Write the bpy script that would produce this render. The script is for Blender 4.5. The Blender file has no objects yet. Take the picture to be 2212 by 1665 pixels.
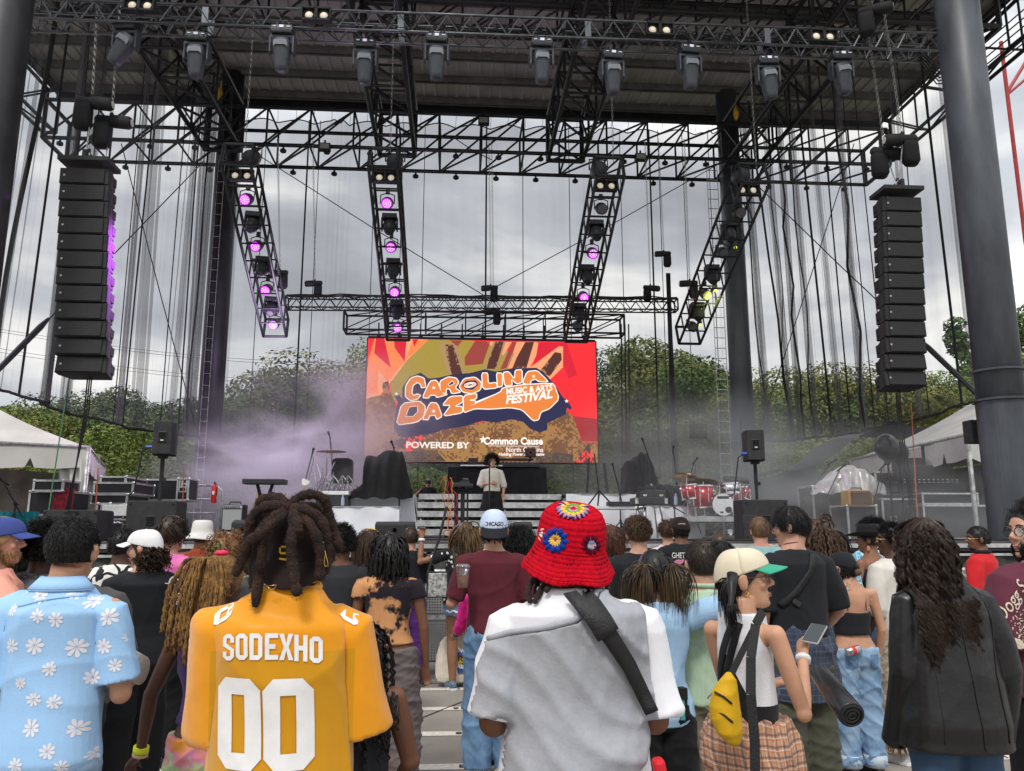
import bpy,bmesh,math,random
import numpy as np
from mathutils import Vector,Matrix,Euler,noise as mnoise
from mathutils.bvhtree import BVHTree
R=math.radians
PI=math.pi
rnd=random.Random(7)
rng=np.random.default_rng(11)
S=bpy.context.scene
COL=S.collection
CH=1.53;FPX=1720.0;PITCH=10.4;YAW=4.0
cd=bpy.data.cameras.new('camera');cam=bpy.data.objects.new('camera',cd);COL.objects.link(cam)
cam.location=(0,0,CH);cam.rotation_euler=(R(90+PITCH),0,R(-YAW))
cd.sensor_width=36;cd.lens=FPX/2212*36;cd.clip_start=0.05;cd.clip_end=2000
S.camera=cam
S.view_settings.view_transform='Standard';S.view_settings.look='None'
S.view_settings.gamma=1;S.view_settings.exposure=0.3
CM=Matrix.Translation(cam.location)@Euler(cam.rotation_euler).to_matrix().to_4x4()
def ray(px,py):
 d=Vector(((px-1106)/FPX,(832.5-py)/FPX,-1))
 return CM.to_3x3()@d
def P(px,py,Y):
 "point seen at photo position (px,py in a 2212x1665 frame) at distance Y along the stage axis"
 d=ray(px,py);t=Y/d.y
 return Vector((d.x*t,Y,CH+d.z*t))
def G(px,py,z=0.0):
 d=ray(px,py);t=(z-CH)/d.z
 return Vector((d.x*t,d.y*t,z))
W=bpy.data.worlds.new('World');S.world=W;W.use_nodes=True
nt=W.node_tree;nt.nodes.clear()
def N(nt,typ,**kw):
 n=nt.nodes.new(typ)
 for k,v in kw.items():
  if k.startswith('i_'):
   n.inputs[k[2:].replace('_',' ')].default_value=v
  elif k.startswith('n_'):
   n.inputs[int(k[2:])].default_value=v
  else :setattr(n,k,v)
 return n
def ln(nt,a,b):nt.links.new(a,b)
SUN_EL,SUN_AZ=52,200
sky=N(nt,'ShaderNodeTexSky',sky_type='NISHITA',sun_disc=False,sun_elevation=R(SUN_EL),sun_rotation=R(SUN_AZ))
tc=N(nt,'ShaderNodeTexCoord')
mp=N(nt,'ShaderNodeMapping');mp.inputs['Scale'].default_value=(1.0,1.0,2.6);mp.inputs['Location'].default_value=(3.1,1.7,0.4)
n1=N(nt,'ShaderNodeTexNoise',i_Scale=2.6,i_Detail=7.0,i_Roughness=0.5,i_Distortion=0.25)
rp=N(nt,'ShaderNodeValToRGB')
e=rp.color_ramp.elements
e[0].position=0.34;e[0].color=(0.56,0.58,0.62,1)
e[1].position=0.62;e[1].color=(1.45,1.43,1.38,1)
m=e.new(0.48);m.color=(0.80,0.83,0.88,1)
sx=N(nt,'ShaderNodeSeparateXYZ')
mr=N(nt,'ShaderNodeMapRange');mr.inputs[1].default_value=0.4;mr.inputs[2].default_value=0.95;mr.inputs[3].default_value=0.76;mr.inputs[4].default_value=1.45
sc=N(nt,'ShaderNodeVectorMath',operation='SCALE');sk=N(nt,'ShaderNodeVectorMath',operation='SCALE');sk.inputs['Scale'].default_value=0.08
mx=N(nt,'ShaderNodeMix',data_type='RGBA');mx.inputs[0].default_value=0.93
bg=N(nt,'ShaderNodeBackground',i_Strength=1.0);wo=N(nt,'ShaderNodeOutputWorld')
ln(nt,tc.outputs['Generated'],mp.inputs[0]);ln(nt,mp.outputs[0],n1.inputs[0]);ln(nt,n1.outputs[0],rp.inputs[0])
ln(nt,tc.outputs['Generated'],sx.inputs[0]);ln(nt,sx.outputs[2],mr.inputs[0])
ln(nt,rp.outputs[0],sc.inputs[0]);ln(nt,mr.outputs[0],sc.inputs['Scale'])
ln(nt,sky.outputs[0],sk.inputs[0]);ln(nt,sk.outputs[0],mx.inputs[6]);ln(nt,sc.outputs[0],mx.inputs[7])
ln(nt,mx.outputs[2],bg.inputs[0]);ln(nt,bg.outputs[0],wo.inputs[0])
sl=bpy.data.lights.new('sun','SUN');sl.energy=1.4;sl.angle=R(10);sl.color=(1,0.96,0.9)
so=bpy.data.objects.new('sun',sl);COL.objects.link(so)
so.rotation_euler=(R(90-SUN_EL),0,R(-SUN_AZ+180+0));so.location=(0,-5,20)
MC={}
def srgb(c):
 if isinstance(c,str):c=[int(c[i:i+2],16)/255 for i in (0,2,4)]
 return tuple((x/12.92 if x<=0.04045 else ((x+0.055)/1.055)**2.4) for x in c)
def mat(name,c,rough=0.7,metal=0.0,var=0.15,vs=6.0,bump=0.0,bs=60.0,spec=0.4,emit=None,es=1.0,sheen=0,stretch=None,c2=None,trans=0,alpha=None,vdet=4):
 "c is a linear base colour; var mixes in a darker/lighter noise of the same colour"
 if name in MC:return MC[name]
 M=bpy.data.materials.new(name);M.use_nodes=True;t=M.node_tree
 b=t.nodes['Principled BSDF']
 b.inputs['Base Color'].default_value=(*c,1);b.inputs['Roughness'].default_value=rough
 b.inputs['Metallic'].default_value=metal;b.inputs['Specular IOR Level'].default_value=spec
 if sheen:b.inputs['Sheen Weight'].default_value=sheen
 if emit:b.inputs['Emission Color'].default_value=(*emit,1);b.inputs['Emission Strength'].default_value=es
 if trans:b.inputs['Transmission Weight'].default_value=trans
 if alpha is not None:b.inputs['Alpha'].default_value=alpha
 if var or bump or c2:
  tc=N(t,'ShaderNodeTexCoord');mp=N(t,'ShaderNodeMapping');ln(t,tc.outputs['Object'],mp.inputs[0])
  if stretch:mp.inputs['Scale'].default_value=stretch
 if var or c2:
  nz=N(t,'ShaderNodeTexNoise',i_Scale=vs,i_Detail=float(vdet),i_Roughness=0.6);ln(t,mp.outputs[0],nz.inputs[0])
  r=N(t,'ShaderNodeValToRGB');ln(t,nz.outputs[0],r.inputs[0])
  a=c2 if c2 else tuple(x*(1-var) for x in c);bb=c if c2 else tuple(min(1,x*(1+var)) for x in c)
  r.color_ramp.elements[0].position=0.36;r.color_ramp.elements[1].position=0.64
  r.color_ramp.elements[0].color=(*a,1);r.color_ramp.elements[1].color=(*bb,1)
  ln(t,r.outputs[0],b.inputs['Base Color'])
 if bump:
  nb=N(t,'ShaderNodeTexNoise',i_Scale=bs,i_Detail=3.0);ln(t,mp.outputs[0],nb.inputs[0])
  bp=N(t,'ShaderNodeBump',i_Strength=bump,i_Distance=0.01);ln(t,nb.outputs[0],bp.inputs['Height']);ln(t,bp.outputs[0],b.inputs['Normal'])
 MC[name]=M
 return M
def nodes(M):return M.node_tree,M.node_tree.nodes['Principled BSDF']
class MB:
 def __init__(s):s.v=[];s.f=[];s.m=[];s.k=0
 def add(s,vs,fs,mi=0):
  o=len(s.v);s.v.extend([tuple(float(c) for c in p) for p in vs])
  s.f.extend([tuple(o+i for i in f) for f in fs]);s.m.extend([mi]*len(fs));return s
 def box(s,c,d,rot=None,mi=0,taper=1.0):
  x,y,z=d[0]/2,d[1]/2,d[2]/2
  vs=[Vector((a*x*(taper if cz>0 else 1),b*y*(taper if cz>0 else 1),cz*z)) for cz in (-1,1) for b in (-1,1) for a in (-1,1)]
  if rot is not None:
   rm=Euler(rot).to_matrix() if not isinstance(rot,Matrix) else rot
   vs=[rm@v for v in vs]
  c=Vector(c)
  return s.add([v+c for v in vs],[(0,2,3,1),(4,5,7,6),(0,1,5,4),(1,3,7,5),(3,2,6,7),(2,0,4,6)],mi)
 def beam(s,a,b,w,h=None,mi=0,up=(0,0,1)):
  a,b=Vector(a),Vector(b);h=h or w;t=(b-a)
  if t.length<1e-6:return s
  t.normalize();u=Vector(up)
  if abs(t.dot(u))>0.98:u=Vector((0,1,0))
  x=t.cross(u).normalized()*w/2;y=x.cross(t).normalized()*h/2
  vs=[p+sx*x+sy*y for p in (a,b) for sx,sy in ((-1,-1),(1,-1),(1,1),(-1,1))]
  return s.add(vs,[(3,2,1,0),(4,5,6,7),(0,1,5,4),(1,2,6,5),(2,3,7,6),(3,0,4,7)],mi)
 def tube(s,pts,r,n=6,mi=0,caps=True,flat=1.0):
  pts=[Vector(p) for p in pts];k=len(pts)
  rs=r if isinstance(r,(list,tuple)) else [r]*k
  T=[]
  for i in range(k):
   d=pts[min(k-1,i+1)]-pts[max(0,i-1)]
   T.append(d.normalized() if d.length>1e-9 else Vector((0,0,1)))
  u=T[0].orthogonal().normalized() if abs(T[0].z)>0.95 else T[0].cross(Vector((0,0,1))).normalized()
  vs=[]
  for i in range(k):
   u=(u-T[i]*u.dot(T[i]))
   u=u.normalized() if u.length>1e-6 else T[i].orthogonal().normalized()
   w=T[i].cross(u)
   for j in range(n):
    a=2*PI*j/n
    vs.append(pts[i]+u*(math.cos(a)*rs[i])+w*(math.sin(a)*rs[i]*flat))
  fs=[(i*n+j,i*n+(j+1)%n,(i+1)*n+(j+1)%n,(i+1)*n+j) for i in range(k-1) for j in range(n)]
  if caps:fs+=[tuple(range(n))[::-1],tuple((k-1)*n+j for j in range(n))]
  return s.add(vs,fs,mi)
 def cyl(s,a,b,r,n=16,mi=0,r2=None):return s.tube([a,b],[r,r if r2 is None else r2],n,mi)
 def lathe(s,c,prof,n=24,mi=0,M=None,sq=(1,1)):
  "prof = [(r, z)...] around local z; M = optional rotation"
  vs=[]
  for r,z in prof:
   for j in range(n):
    a=2*PI*j/n
    p=Vector((r*math.cos(a)*sq[0],r*math.sin(a)*sq[1],z))
    if M is not None:p=M@p
    vs.append(p+Vector(c))
  k=len(prof)
  fs=[(i*n+j,i*n+(j+1)%n,(i+1)*n+(j+1)%n,(i+1)*n+j) for i in range(k-1) for j in range(n)]
  fs+=[tuple(range(n))[::-1],tuple((k-1)*n+j for j in range(n))]
  return s.add(vs,fs,mi)
 def ell(s,c,r,M=None,nu=16,nv=10,mi=0):
  prof=[(max(1e-4,math.sin(PI*i/nv)),-math.cos(PI*i/nv)) for i in range(nv+1)]
  vs=[]
  for rr,z in prof:
   for j in range(nu):
    a=2*PI*j/nu
    p=Vector((rr*math.cos(a)*r[0],rr*math.sin(a)*r[1],z*r[2]))
    if M is not None:p=M@p
    vs.append(p+Vector(c))
  fs=[(i*nu+j,i*nu+(j+1)%nu,(i+1)*nu+(j+1)%nu,(i+1)*nu+j) for i in range(nv) for j in range(nu)]
  return s.add(vs,fs,mi)
 def loft(s,rings,mi=0,caps=True,closed=True):
  n=len(rings[0]);vs=[p for r in rings for p in r];k=len(rings)
  m=n if closed else n-1
  fs=[(i*n+j,i*n+(j+1)%n,(i+1)*n+(j+1)%n,(i+1)*n+j) for i in range(k-1) for j in range(m)]
  if caps:fs+=[tuple(range(n))[::-1],tuple((k-1)*n+j for j in range(n))]
  return s.add(vs,fs,mi)
 def grid(s,fn,nu,nv,mi=0):
  vs=[fn(i/nu,j/nv) for j in range(nv+1) for i in range(nu+1)]
  fs=[(j*(nu+1)+i,j*(nu+1)+i+1,(j+1)*(nu+1)+i+1,(j+1)*(nu+1)+i) for j in range(nv) for i in range(nu)]
  return s.add(vs,fs,mi)
 def prism(s,poly,ext,mi=0):
  "poly = list of 3D points, ext = extrusion vector"
  n=len(poly);e=Vector(ext);vs=[Vector(p) for p in poly]+[Vector(p)+e for p in poly]
  return s.add(vs,[tuple(range(n))[::-1],tuple(range(n,2*n))]+[(i,(i+1)%n,n+(i+1)%n,n+i) for i in range(n)],mi)
 def xf(s,M):
  s.v=[tuple(M@Vector(p)) for p in s.v];return s
 def shift(s,d):return s.xf(Matrix.Translation(-Vector(d)))
 def join(s,o,mi=0):
  return s.add(o.v,o.f,mi)
def mkmesh(name,mb,mats,smooth=False):
 me=bpy.data.meshes.new(name);me.from_pydata(mb.v,[],mb.f)
 for m in (mats if isinstance(mats,(list,tuple)) else [mats]):me.materials.append(m)
 if any(mb.m):me.polygons.foreach_set('material_index',mb.m)
 if smooth:me.polygons.foreach_set('use_smooth',[True]*len(me.polygons))
 me.update();return me
def tag(o,label=None,cat=None,group=None,kind=None):
 if label:o['label']=label
 if cat:o['category']=cat
 if group:o['group']=group
 if kind:o['kind']=kind
 return o
def thing(name,label,cat,loc=(0,0,0),rotz=0.0,group=None):
 o=bpy.data.objects.new(name,None);COL.objects.link(o);o.location=loc;o.rotation_euler=(0,0,rotz);o.empty_display_size=0.1
 return tag(o,label,cat,group)
def part(name,mb,mats,parent=None,smooth=False,label=None,loc=None,bevel=0):
 me=mkmesh(name,mb,mats,smooth) if isinstance(mb,MB) else mb
 o=bpy.data.objects.new(name,me);COL.objects.link(o)
 if parent is not None:o.parent=parent
 if loc is not None:o.location=loc
 if label:o['label']=label
 if bevel:
  md=o.modifiers.new('b','BEVEL');md.width=bevel;md.segments=2;md.limit_method='ANGLE'
 return o
def solo(name,mb,mats,label,cat,group=None,loc=(0,0,0),smooth=False,kind=None,bevel=0,rotz=0):
 o=part(name,mb,mats,None,smooth,None,loc,bevel);o.rotation_euler=(0,0,rotz)
 return tag(o,label,cat,group,kind)
def kids(o):return [c for c in COL.objects if c.parent is o]
def copy_tree(o,parent=None,loc=None,rot=None,label=None):
 c=o.copy();COL.objects.link(c);c.parent=parent
 if loc is not None:c.location=loc
 if rot is not None:c.rotation_euler=rot
 if label:c['label']=label
 for ch in kids(o):copy_tree(ch,c)
 return c
def mesh_from_text(txt,size=1.0,offset=0.0,spacing=1.0,shear=0.0,extr=0.0):
 cu=bpy.data.curves.new('t','FONT');cu.body=txt;cu.size=size;cu.align_x='CENTER';cu.align_y='CENTER'
 cu.offset=offset;cu.space_character=spacing;cu.shear=shear;cu.extrude=extr;cu.resolution_u=4
 o=bpy.data.objects.new('t',cu);COL.objects.link(o)
 dg=bpy.context.evaluated_depsgraph_get();me=bpy.data.meshes.new_from_object(o.evaluated_get(dg))
 vs=[tuple(v.co) for v in me.vertices];fs=[tuple(p.vertices) for p in me.polygons]
 bpy.data.objects.remove(o);bpy.data.curves.remove(cu);bpy.data.meshes.remove(me)
 mb=MB();mb.v=vs;mb.f=fs;mb.m=[0]*len(fs);return mb
def remesh(mb,voxel,smooth=4,name='m'):
 me=mkmesh(name,mb,[])
 o=bpy.data.objects.new('tmp',me);COL.objects.link(o)
 r=o.modifiers.new('r','REMESH');r.mode='VOXEL';r.voxel_size=voxel
 if smooth:
  sm=o.modifiers.new('s','SMOOTH');sm.factor=0.5;sm.iterations=smooth
 dg=bpy.context.evaluated_depsgraph_get();me2=bpy.data.meshes.new_from_object(o.evaluated_get(dg))
 bpy.data.objects.remove(o);bpy.data.meshes.remove(me)
 me2.name=name;return me2
def getv(me):
 a=np.empty(len(me.vertices)*3,np.float32);me.vertices.foreach_get('co',a);return a.reshape(-1,3)
def getn(me):
 a=np.empty(len(me.vertices)*3,np.float32);me.vertex_normals.foreach_get('vector',a);return a.reshape(-1,3)
def setv(me,a):
 me.vertices.foreach_set('co',np.ascontiguousarray(a,np.float32).ravel());me.update()
def setsmooth(me):
 me.polygons.foreach_set('use_smooth',[True]*len(me.polygons));me.update()
M_BLK=mat('black_steel',(0.022,0.023,0.026),0.5,0.3,0.25,4,0.15,30)
M_BLKM=mat('matt_black',(0.018,0.018,0.02),0.75,0,0.2,8)
M_PLA=mat('black_plastic',(0.03,0.031,0.034),0.5,0,0.15,20,0.2,200)
M_SPK=mat('speaker_cabinet_paint',(0.032,0.032,0.034),0.75,0,0.2,10,0.5,250)
M_SIL=mat('aluminium',(0.62,0.62,0.61),0.38,0.85,0.2,9,0.1,40)
M_SILD=mat('worn_aluminium',(0.5,0.5,0.49),0.5,0.55,0.35,14)
M_CHR=mat('chrome',(0.75,0.75,0.76),0.15,1.0,0.05)
M_WHT=mat('white_plastic',(0.75,0.75,0.75),0.5,0,0.05)
M_CLB=mat('black_cloth',(0.012,0.012,0.013),0.95,0,0.25,5,0.4,60)
# ================================================================== GROUND
def mat_concrete():
 M=mat('concrete',(0.27,0.245,0.215),0.85,0,0.13,1.3,0.25,90,vdet=9)
 t,b=nodes(M)
 tc=N(t,'ShaderNodeTexCoord');mp=N(t,'ShaderNodeMapping');mp.inputs['Scale'].default_value=(1.0,2.6,1);ln(t,tc.outputs['Object'],mp.inputs[0])
 nz=N(t,'ShaderNodeTexNoise',i_Scale=9.0,i_Detail=8.0,i_Roughness=0.7,i_Distortion=1.2);ln(t,mp.outputs[0],nz.inputs[0])
 r=N(t,'ShaderNodeValToRGB');r.color_ramp.elements[0].position=0.30;r.color_ramp.elements[0].color=(0.45,0.43,0.42,1)
 r.color_ramp.elements[1].position=0.37;r.color_ramp.elements[1].color=(1,1,1,1);ln(t,nz.outputs[0],r.inputs[0])
 fine=N(t,'ShaderNodeTexNoise',i_Scale=140.0,i_Detail=3.0);ln(t,tc.outputs['Object'],fine.inputs[0])
 fr=N(t,'ShaderNodeMapRange');fr.inputs[3].default_value=0.82;fr.inputs[4].default_value=1.18;ln(t,fine.outputs[0],fr.inputs[0])
 m1=N(t,'ShaderNodeMix',data_type='RGBA',blend_type='MULTIPLY');m1.inputs[0].default_value=1
 src=b.inputs['Base Color'].links[0].from_socket
 ln(t,src,m1.inputs[6]);ln(t,r.outputs[0],m1.inputs[7])
 sc=N(t,'ShaderNodeVectorMath',operation='SCALE');ln(t,m1.outputs[2],sc.inputs[0]);ln(t,fr.outputs[0],sc.inputs['Scale'])
 ln(t,sc.outputs[0],b.inputs['Base Color']);return M
M_CON=mat_concrete()
g=MB().grid(lambda u,v:(-300+600*u,-60+460*v,0),12,12)
solo('ground',g,M_CON,None,None,kind='structure')
M_LINE=mat('row_line_paint',(0.66,0.62,0.55),0.7,0,0.14,30,vdet=6)
M_INK=mat('stencil_paint',(0.05,0.045,0.04),0.8,0,0.4,60)
rows_y=[1720,1657.2,1583.8,1530.8,1489.2]
lines=MB();nums=MB()
ys=[G(930,y).y for y in rows_y]
stp=(ys[4]-ys[1])/3
ys=[ys[1]+stp*(i-2) for i in range(7)]
RA=math.tan(R(-1.1))
for i,yy in enumerate(ys):
 for side,x0,x1,kx in ((0,-14,16,RA),):
  a=0.066
  segs=40
  for s in range(segs):
   xa=x0+(x1-x0)*s/segs;xb=x0+(x1-x0)*(s+1)/segs
   f= lambda x:yy-0.0035*(x+0.6)**2*(1 if x<-0.6 else -0.2)-0.012*(x+.6)
   lines.add([(xa,f(xa)-a,0.004),(xb,f(xb)-a,0.004),(xb,f(xb)+a,0.004),(xa,f(xa)+a,0.004)],[(0,1,2,3)])
 for k in range(-12,16):
  x=-0.79-0.02*i+k*0.46
  if k and rnd.random()<0.0:continue
  n=20-k
  if not (1<=n<=32):continue
  tm=mesh_from_text(str(n),0.10,0.002);f= lambda x:yy-0.0035*(x+0.6)**2*(1 if x<-0.6 else -0.2)-0.012*(x+.6)
  tm.xf(Matrix.Translation((x,f(x),0.008))@Matrix.Rotation(PI,4,'Z'));nums.join(tm)
o=solo('row_line',lines,M_LINE,None,None,kind='structure')
o=solo('row_number',nums,M_INK,None,None,kind='structure')
jn=MB()
for a,b in ((G(690,1640),G(1040,1500)),(G(230,1690),G(560,1606)),(G(1380,1560),G(2300,1500)),(G(1430,1615),G(2212,1700)),(G(880,1478),G(1600,1470))):
 a.z=b.z=0.006;jn.beam(a,b,0.012,0.003)
solo('ground_joint',jn,mat('joint_tar',(0.06,0.055,0.05),0.9),None,None,kind='structure')
lit=MB()
for k in range(140):
 x=rnd.uniform(-3,4);y=rnd.uniform(4,8.6);a=rnd.uniform(0,3);s=rnd.uniform(0.004,0.014)
 d1=Vector((math.cos(a),math.sin(a),0))*s;d2=Vector((-math.sin(a),math.cos(a),0))*s*rnd.uniform(.2,.8);c=Vector((x,y,0.012))
 lit.add([c-d1,c-d2,c+d1,c+d2],[(0,1,2,3)],rnd.choice((0,0,1)))
solo('ground_litter',lit,[mat('leaf_litter',(0.07,0.05,0.03)),M_LINE],None,None,kind='stuff')
# ================================================================== STAGE
SZ=1.41;LIP=9.75
M_DECK=mat('stage_deck_paint',(0.055,0.05,0.05),0.55,0,0.3,2.5,0.2,40)
st=thing('stage','wide black stage deck with silver edge rail and dark skirt','stage',(0,LIP,0))
part('deck',MB().box((0.8,7.2,SZ-0.06),(30,14.4,0.12)),M_DECK,st)
part('edge_rail',MB().box((0.8,-0.03,SZ-0.05),(30,0.06,0.05)).box((0.8,-0.035,SZ-0.16),(30,0.05,0.03)),M_SIL,st)
MSK=mat('stage_skirt_cloth',(0.03,0.032,0.03),0.9,0,0.5,3.5,0.8,12,c2=(0.09,0.09,0.075))
sk=MB().grid(lambda u,v:(-14.2+30*u,-0.02+0.03*math.sin(u*260)+0.02*math.sin(u*77),0.0+(SZ-0.17)*v),300,3)
part('skirt',sk,MSK,st,True)
for i in range(16):part('support_leg',MB().box((-13.5+1.9*i,0.3,0.6),(0.06,0.06,1.2)),M_SILD,st)
cb=MB()
for k in range(34):
 x=rnd.uniform(-9,11);y=rnd.uniform(0.15,1.6);pts=[]
 a=rnd.uniform(-.5,.5)
 for q in range(10):
  pts.append((x,y,SZ+0.014));a+=rnd.uniform(-.8,.8);x+=math.cos(a)*.16;y=min(2.5,max(.1,y+math.sin(a)*.1))
 cb.tube(pts,0.012,5)
solo('stage_cable',cb,M_BLKM,'tangle of black cables lying along the stage front edge','cable',loc=(0,LIP,0),kind='stuff')
def perf_mat():
 M=mat('perforated_aluminium',(0.46,0.46,0.45),0.45,0.5,0.12,7)
 t,b=nodes(M);src=b.inputs['Base Color'].links[0].from_socket
 tc=N(t,'ShaderNodeTexCoord');sc=N(t,'ShaderNodeVectorMath',operation='SCALE');sc.inputs['Scale'].default_value=34
 fr=N(t,'ShaderNodeVectorMath',operation='FRACTION');sp=N(t,'ShaderNodeSeparateXYZ')
 ln(t,tc.outputs['Object'],sc.inputs[0]);ln(t,sc.outputs[0],fr.inputs[0]);ln(t,fr.outputs[0],sp.inputs[0])
 cb=N(t,'ShaderNodeCombineXYZ');ln(t,sp.outputs[0],cb.inputs[0]);ln(t,sp.outputs[2],cb.inputs[1])
 ds=N(t,'ShaderNodeVectorMath',operation='DISTANCE');ds.inputs[1].default_value=(0.5,0.5,0);ln(t,cb.outputs[0],ds.inputs[0])
 lt=N(t,'ShaderNodeMath',operation='LESS_THAN',n_1=0.27);ln(t,ds.outputs['Value'],lt.inputs[0])
 mx=N(t,'ShaderNodeMix',data_type='RGBA');ln(t,lt.outputs[0],mx.inputs[0]);ln(t,src,mx.inputs[6]);mx.inputs[7].default_value=(0.03,0.03,0.03,1)
 ln(t,mx.outputs[2],b.inputs['Base Color']);return M
M_PERF=perf_mat()
BY=8.95
def barrier():
 t=thing('crowd_barrier','x','barrier',(0,BY,0),group='perforated crowd barriers in front of the stage')
 p=MB()
 for x0,x1 in ((-.5,-.03),(.03,.5)):
  for z0,z1 in ((.16,.60),(.64,1.02)):
   p.box(((x0+x1)/2,0,(z0+z1)/2),(x1-x0-.06,.004,z1-z0-.03))
 part('panel',p,M_PERF,t)
 f=MB()
 for x in (-.5,0,.5):f.box((x,0.01,.58),(.05,.03,1.0))
 for z in (.13,.62,1.05):f.box((0,0.012,z),(1.04,.035,.05))
 f.tube([(-.52,0.0,1.1),(.52,0.0,1.1)],.028,8);f.beam((-.45,0,1.0),(-.45,.9,.05),.04);f.beam((.45,0,1.0),(.45,.9,.05),.04)
 part('frame',f,M_SILD,t)
 part('floor_plate',MB().box((0,-.02,.018),(1.04,.62,.02)).box((0,-.33,.02),(1.04,.02,.034)),M_SIL,t)
 return t
b0=barrier()
BLAB=['far left end under the blue cap person','behind the grey shirted people on the left','behind the floral shirt man','behind the white capped man','behind the pink shirted person','behind the dreadlocked man','left of the purple trousers','in the central gap beside the canvas tote bag','behind the maroon shirted man with a baseball cap','behind the red crochet hat','behind the two ponytails woman','behind the beige cap woman','behind the navy plaid wrap','behind the cowboy hat woman','behind the long curly hair','right end beside the red shirted man']
for i in range(16):
 x=-7.6+1.06*i
 o=b0 if i==0 else copy_tree(b0,None)
 o.location=(x+.22,BY,0);o['label']='perforated aluminium crowd barrier section '+BLAB[i]
# ================================================================== COLUMNS
M_COLN=mat('painted_steel_column',(0.085,0.095,0.11),0.45,0.1,0.35,2.2,0.15,12,stretch=(1,1,.35),c2=(0.045,0.050,0.058),vdet=9)
M_COLB=mat('dark_steel_column',(0.028,0.028,0.033),0.5,0.1,0.3,2,0.1,12)
def column(px,py,Y,r,label,m,ladder=0,flz=4.3):
 c=P(px,py,Y);t=thing('steel_column',label,'column',(c.x,Y,0),group='round steel columns of the stage roof')
 part('shaft',MB().cyl((0,0,0),(0,0,14.2),r,40),m,t,True)
 b=MB()
 for dz in (0,.42):b.cyl((0,0,flz+dz),(0,0,flz+dz+.03),r*1.2,40)
 b.cyl((0,0,0),(0,0,flz),r*1.07,40)
 part('collar',b,m,t,False)
 if ladder:
  l=MB();lx=ladder*(r+.12)
  for s in (-.0,.3):l.tube([(lx+ladder*s,-.12,.2),(lx+ladder*s,-.12,12)],.010,5)
  for k in range(40):l.tube([(lx,-.12,.4+.29*k),(lx+ladder*.3,-.12,.4+.29*k)],.014,5)
  part('ladder',l,M_SILD,t)
 return t
column(2078,111,10.7,.31,'thick blue grey steel column standing at right front of stage',M_COLN,0,3.35)
column(6,111,10.7,.31,'thick dark steel column cut by left edge of frame',M_COLB,0,3.35)
CLc=P(467,700,21.0);CRc=P(1594,700,21.0)
column(467,700,21.0,.31,'black steel column with ladder behind left speaker array',M_COLB,0,3.5)
column(1594,700,21.0,.30,'grey green steel column with ladder near red drum kit',M_COLN,-1,3.5)
ll=MB()
for s in (0,.17):ll.tube([(CLc.x-.12+s,20.63,1),(CLc.x-.12+s,20.63,11.6)],.008,4)
for k in range(34):ll.tube([(CLc.x-.12,20.63,1.2+.31*k),(CLc.x+.05,20.63,1.2+.31*k)],.008,4)
solo('wire_ladder',ll,M_SILD,'thin wire rope ladder running up the left rear column','ladder')
# ================================================================== ROOF
ZR=P(745,216,22.3).z+0.1
xl=P(128,205,22.3).x;xr=P(1898,262,22.3).x
M_ROOF=mat('corrugated_roof_steel',(0.44,0.43,0.40),0.6,0.1,0.16,1.2,vdet=6,stretch=(.5,.15,1))
rf=thing('stage_roof','corrugated metal roof deck over the stage on black steel','roof',(0,0,ZR))
dk=MB();nx=int((xr-xl)/.32)
prof=[]
for i in range(nx+1):
 x=xl+(xr-xl)*i/nx
 prof+=[(x-.16,0.0),(x-.05,0.0),(x-.025,-.055),(x+.025,-.055),(x+.05,0.0)]
dk.loft([[(x,y,z) for x,z in prof]+[(xr,y,.12),(xl-.2,y,.12)] for y in (9.5,22.3)])
part('deck',dk,M_ROOF,rf)
pl=MB()
for k in range(11):
 y=22.0-1.15*k;pl.box(((xl+xr)/2,y,-.16),(xr-xl,.07,.20));pl.box(((xl+xr)/2,y+.05,-.25),(xr-xl,.12,.02))
part('purlin',pl,mat('purlin_steel',(0.16,0.155,0.15),0.6,0.2,0.2,3),rf)
fa=MB().box(((xl+xr)/2,22.36,-.12),(xr-xl+.2,.06,.55)).box((xl-.06,16,-.05),(.06,12.8,.4)).box((xr+.06,16,-.05),(.06,12.8,.4))
part('fascia',fa,M_BLK,rf)
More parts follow.
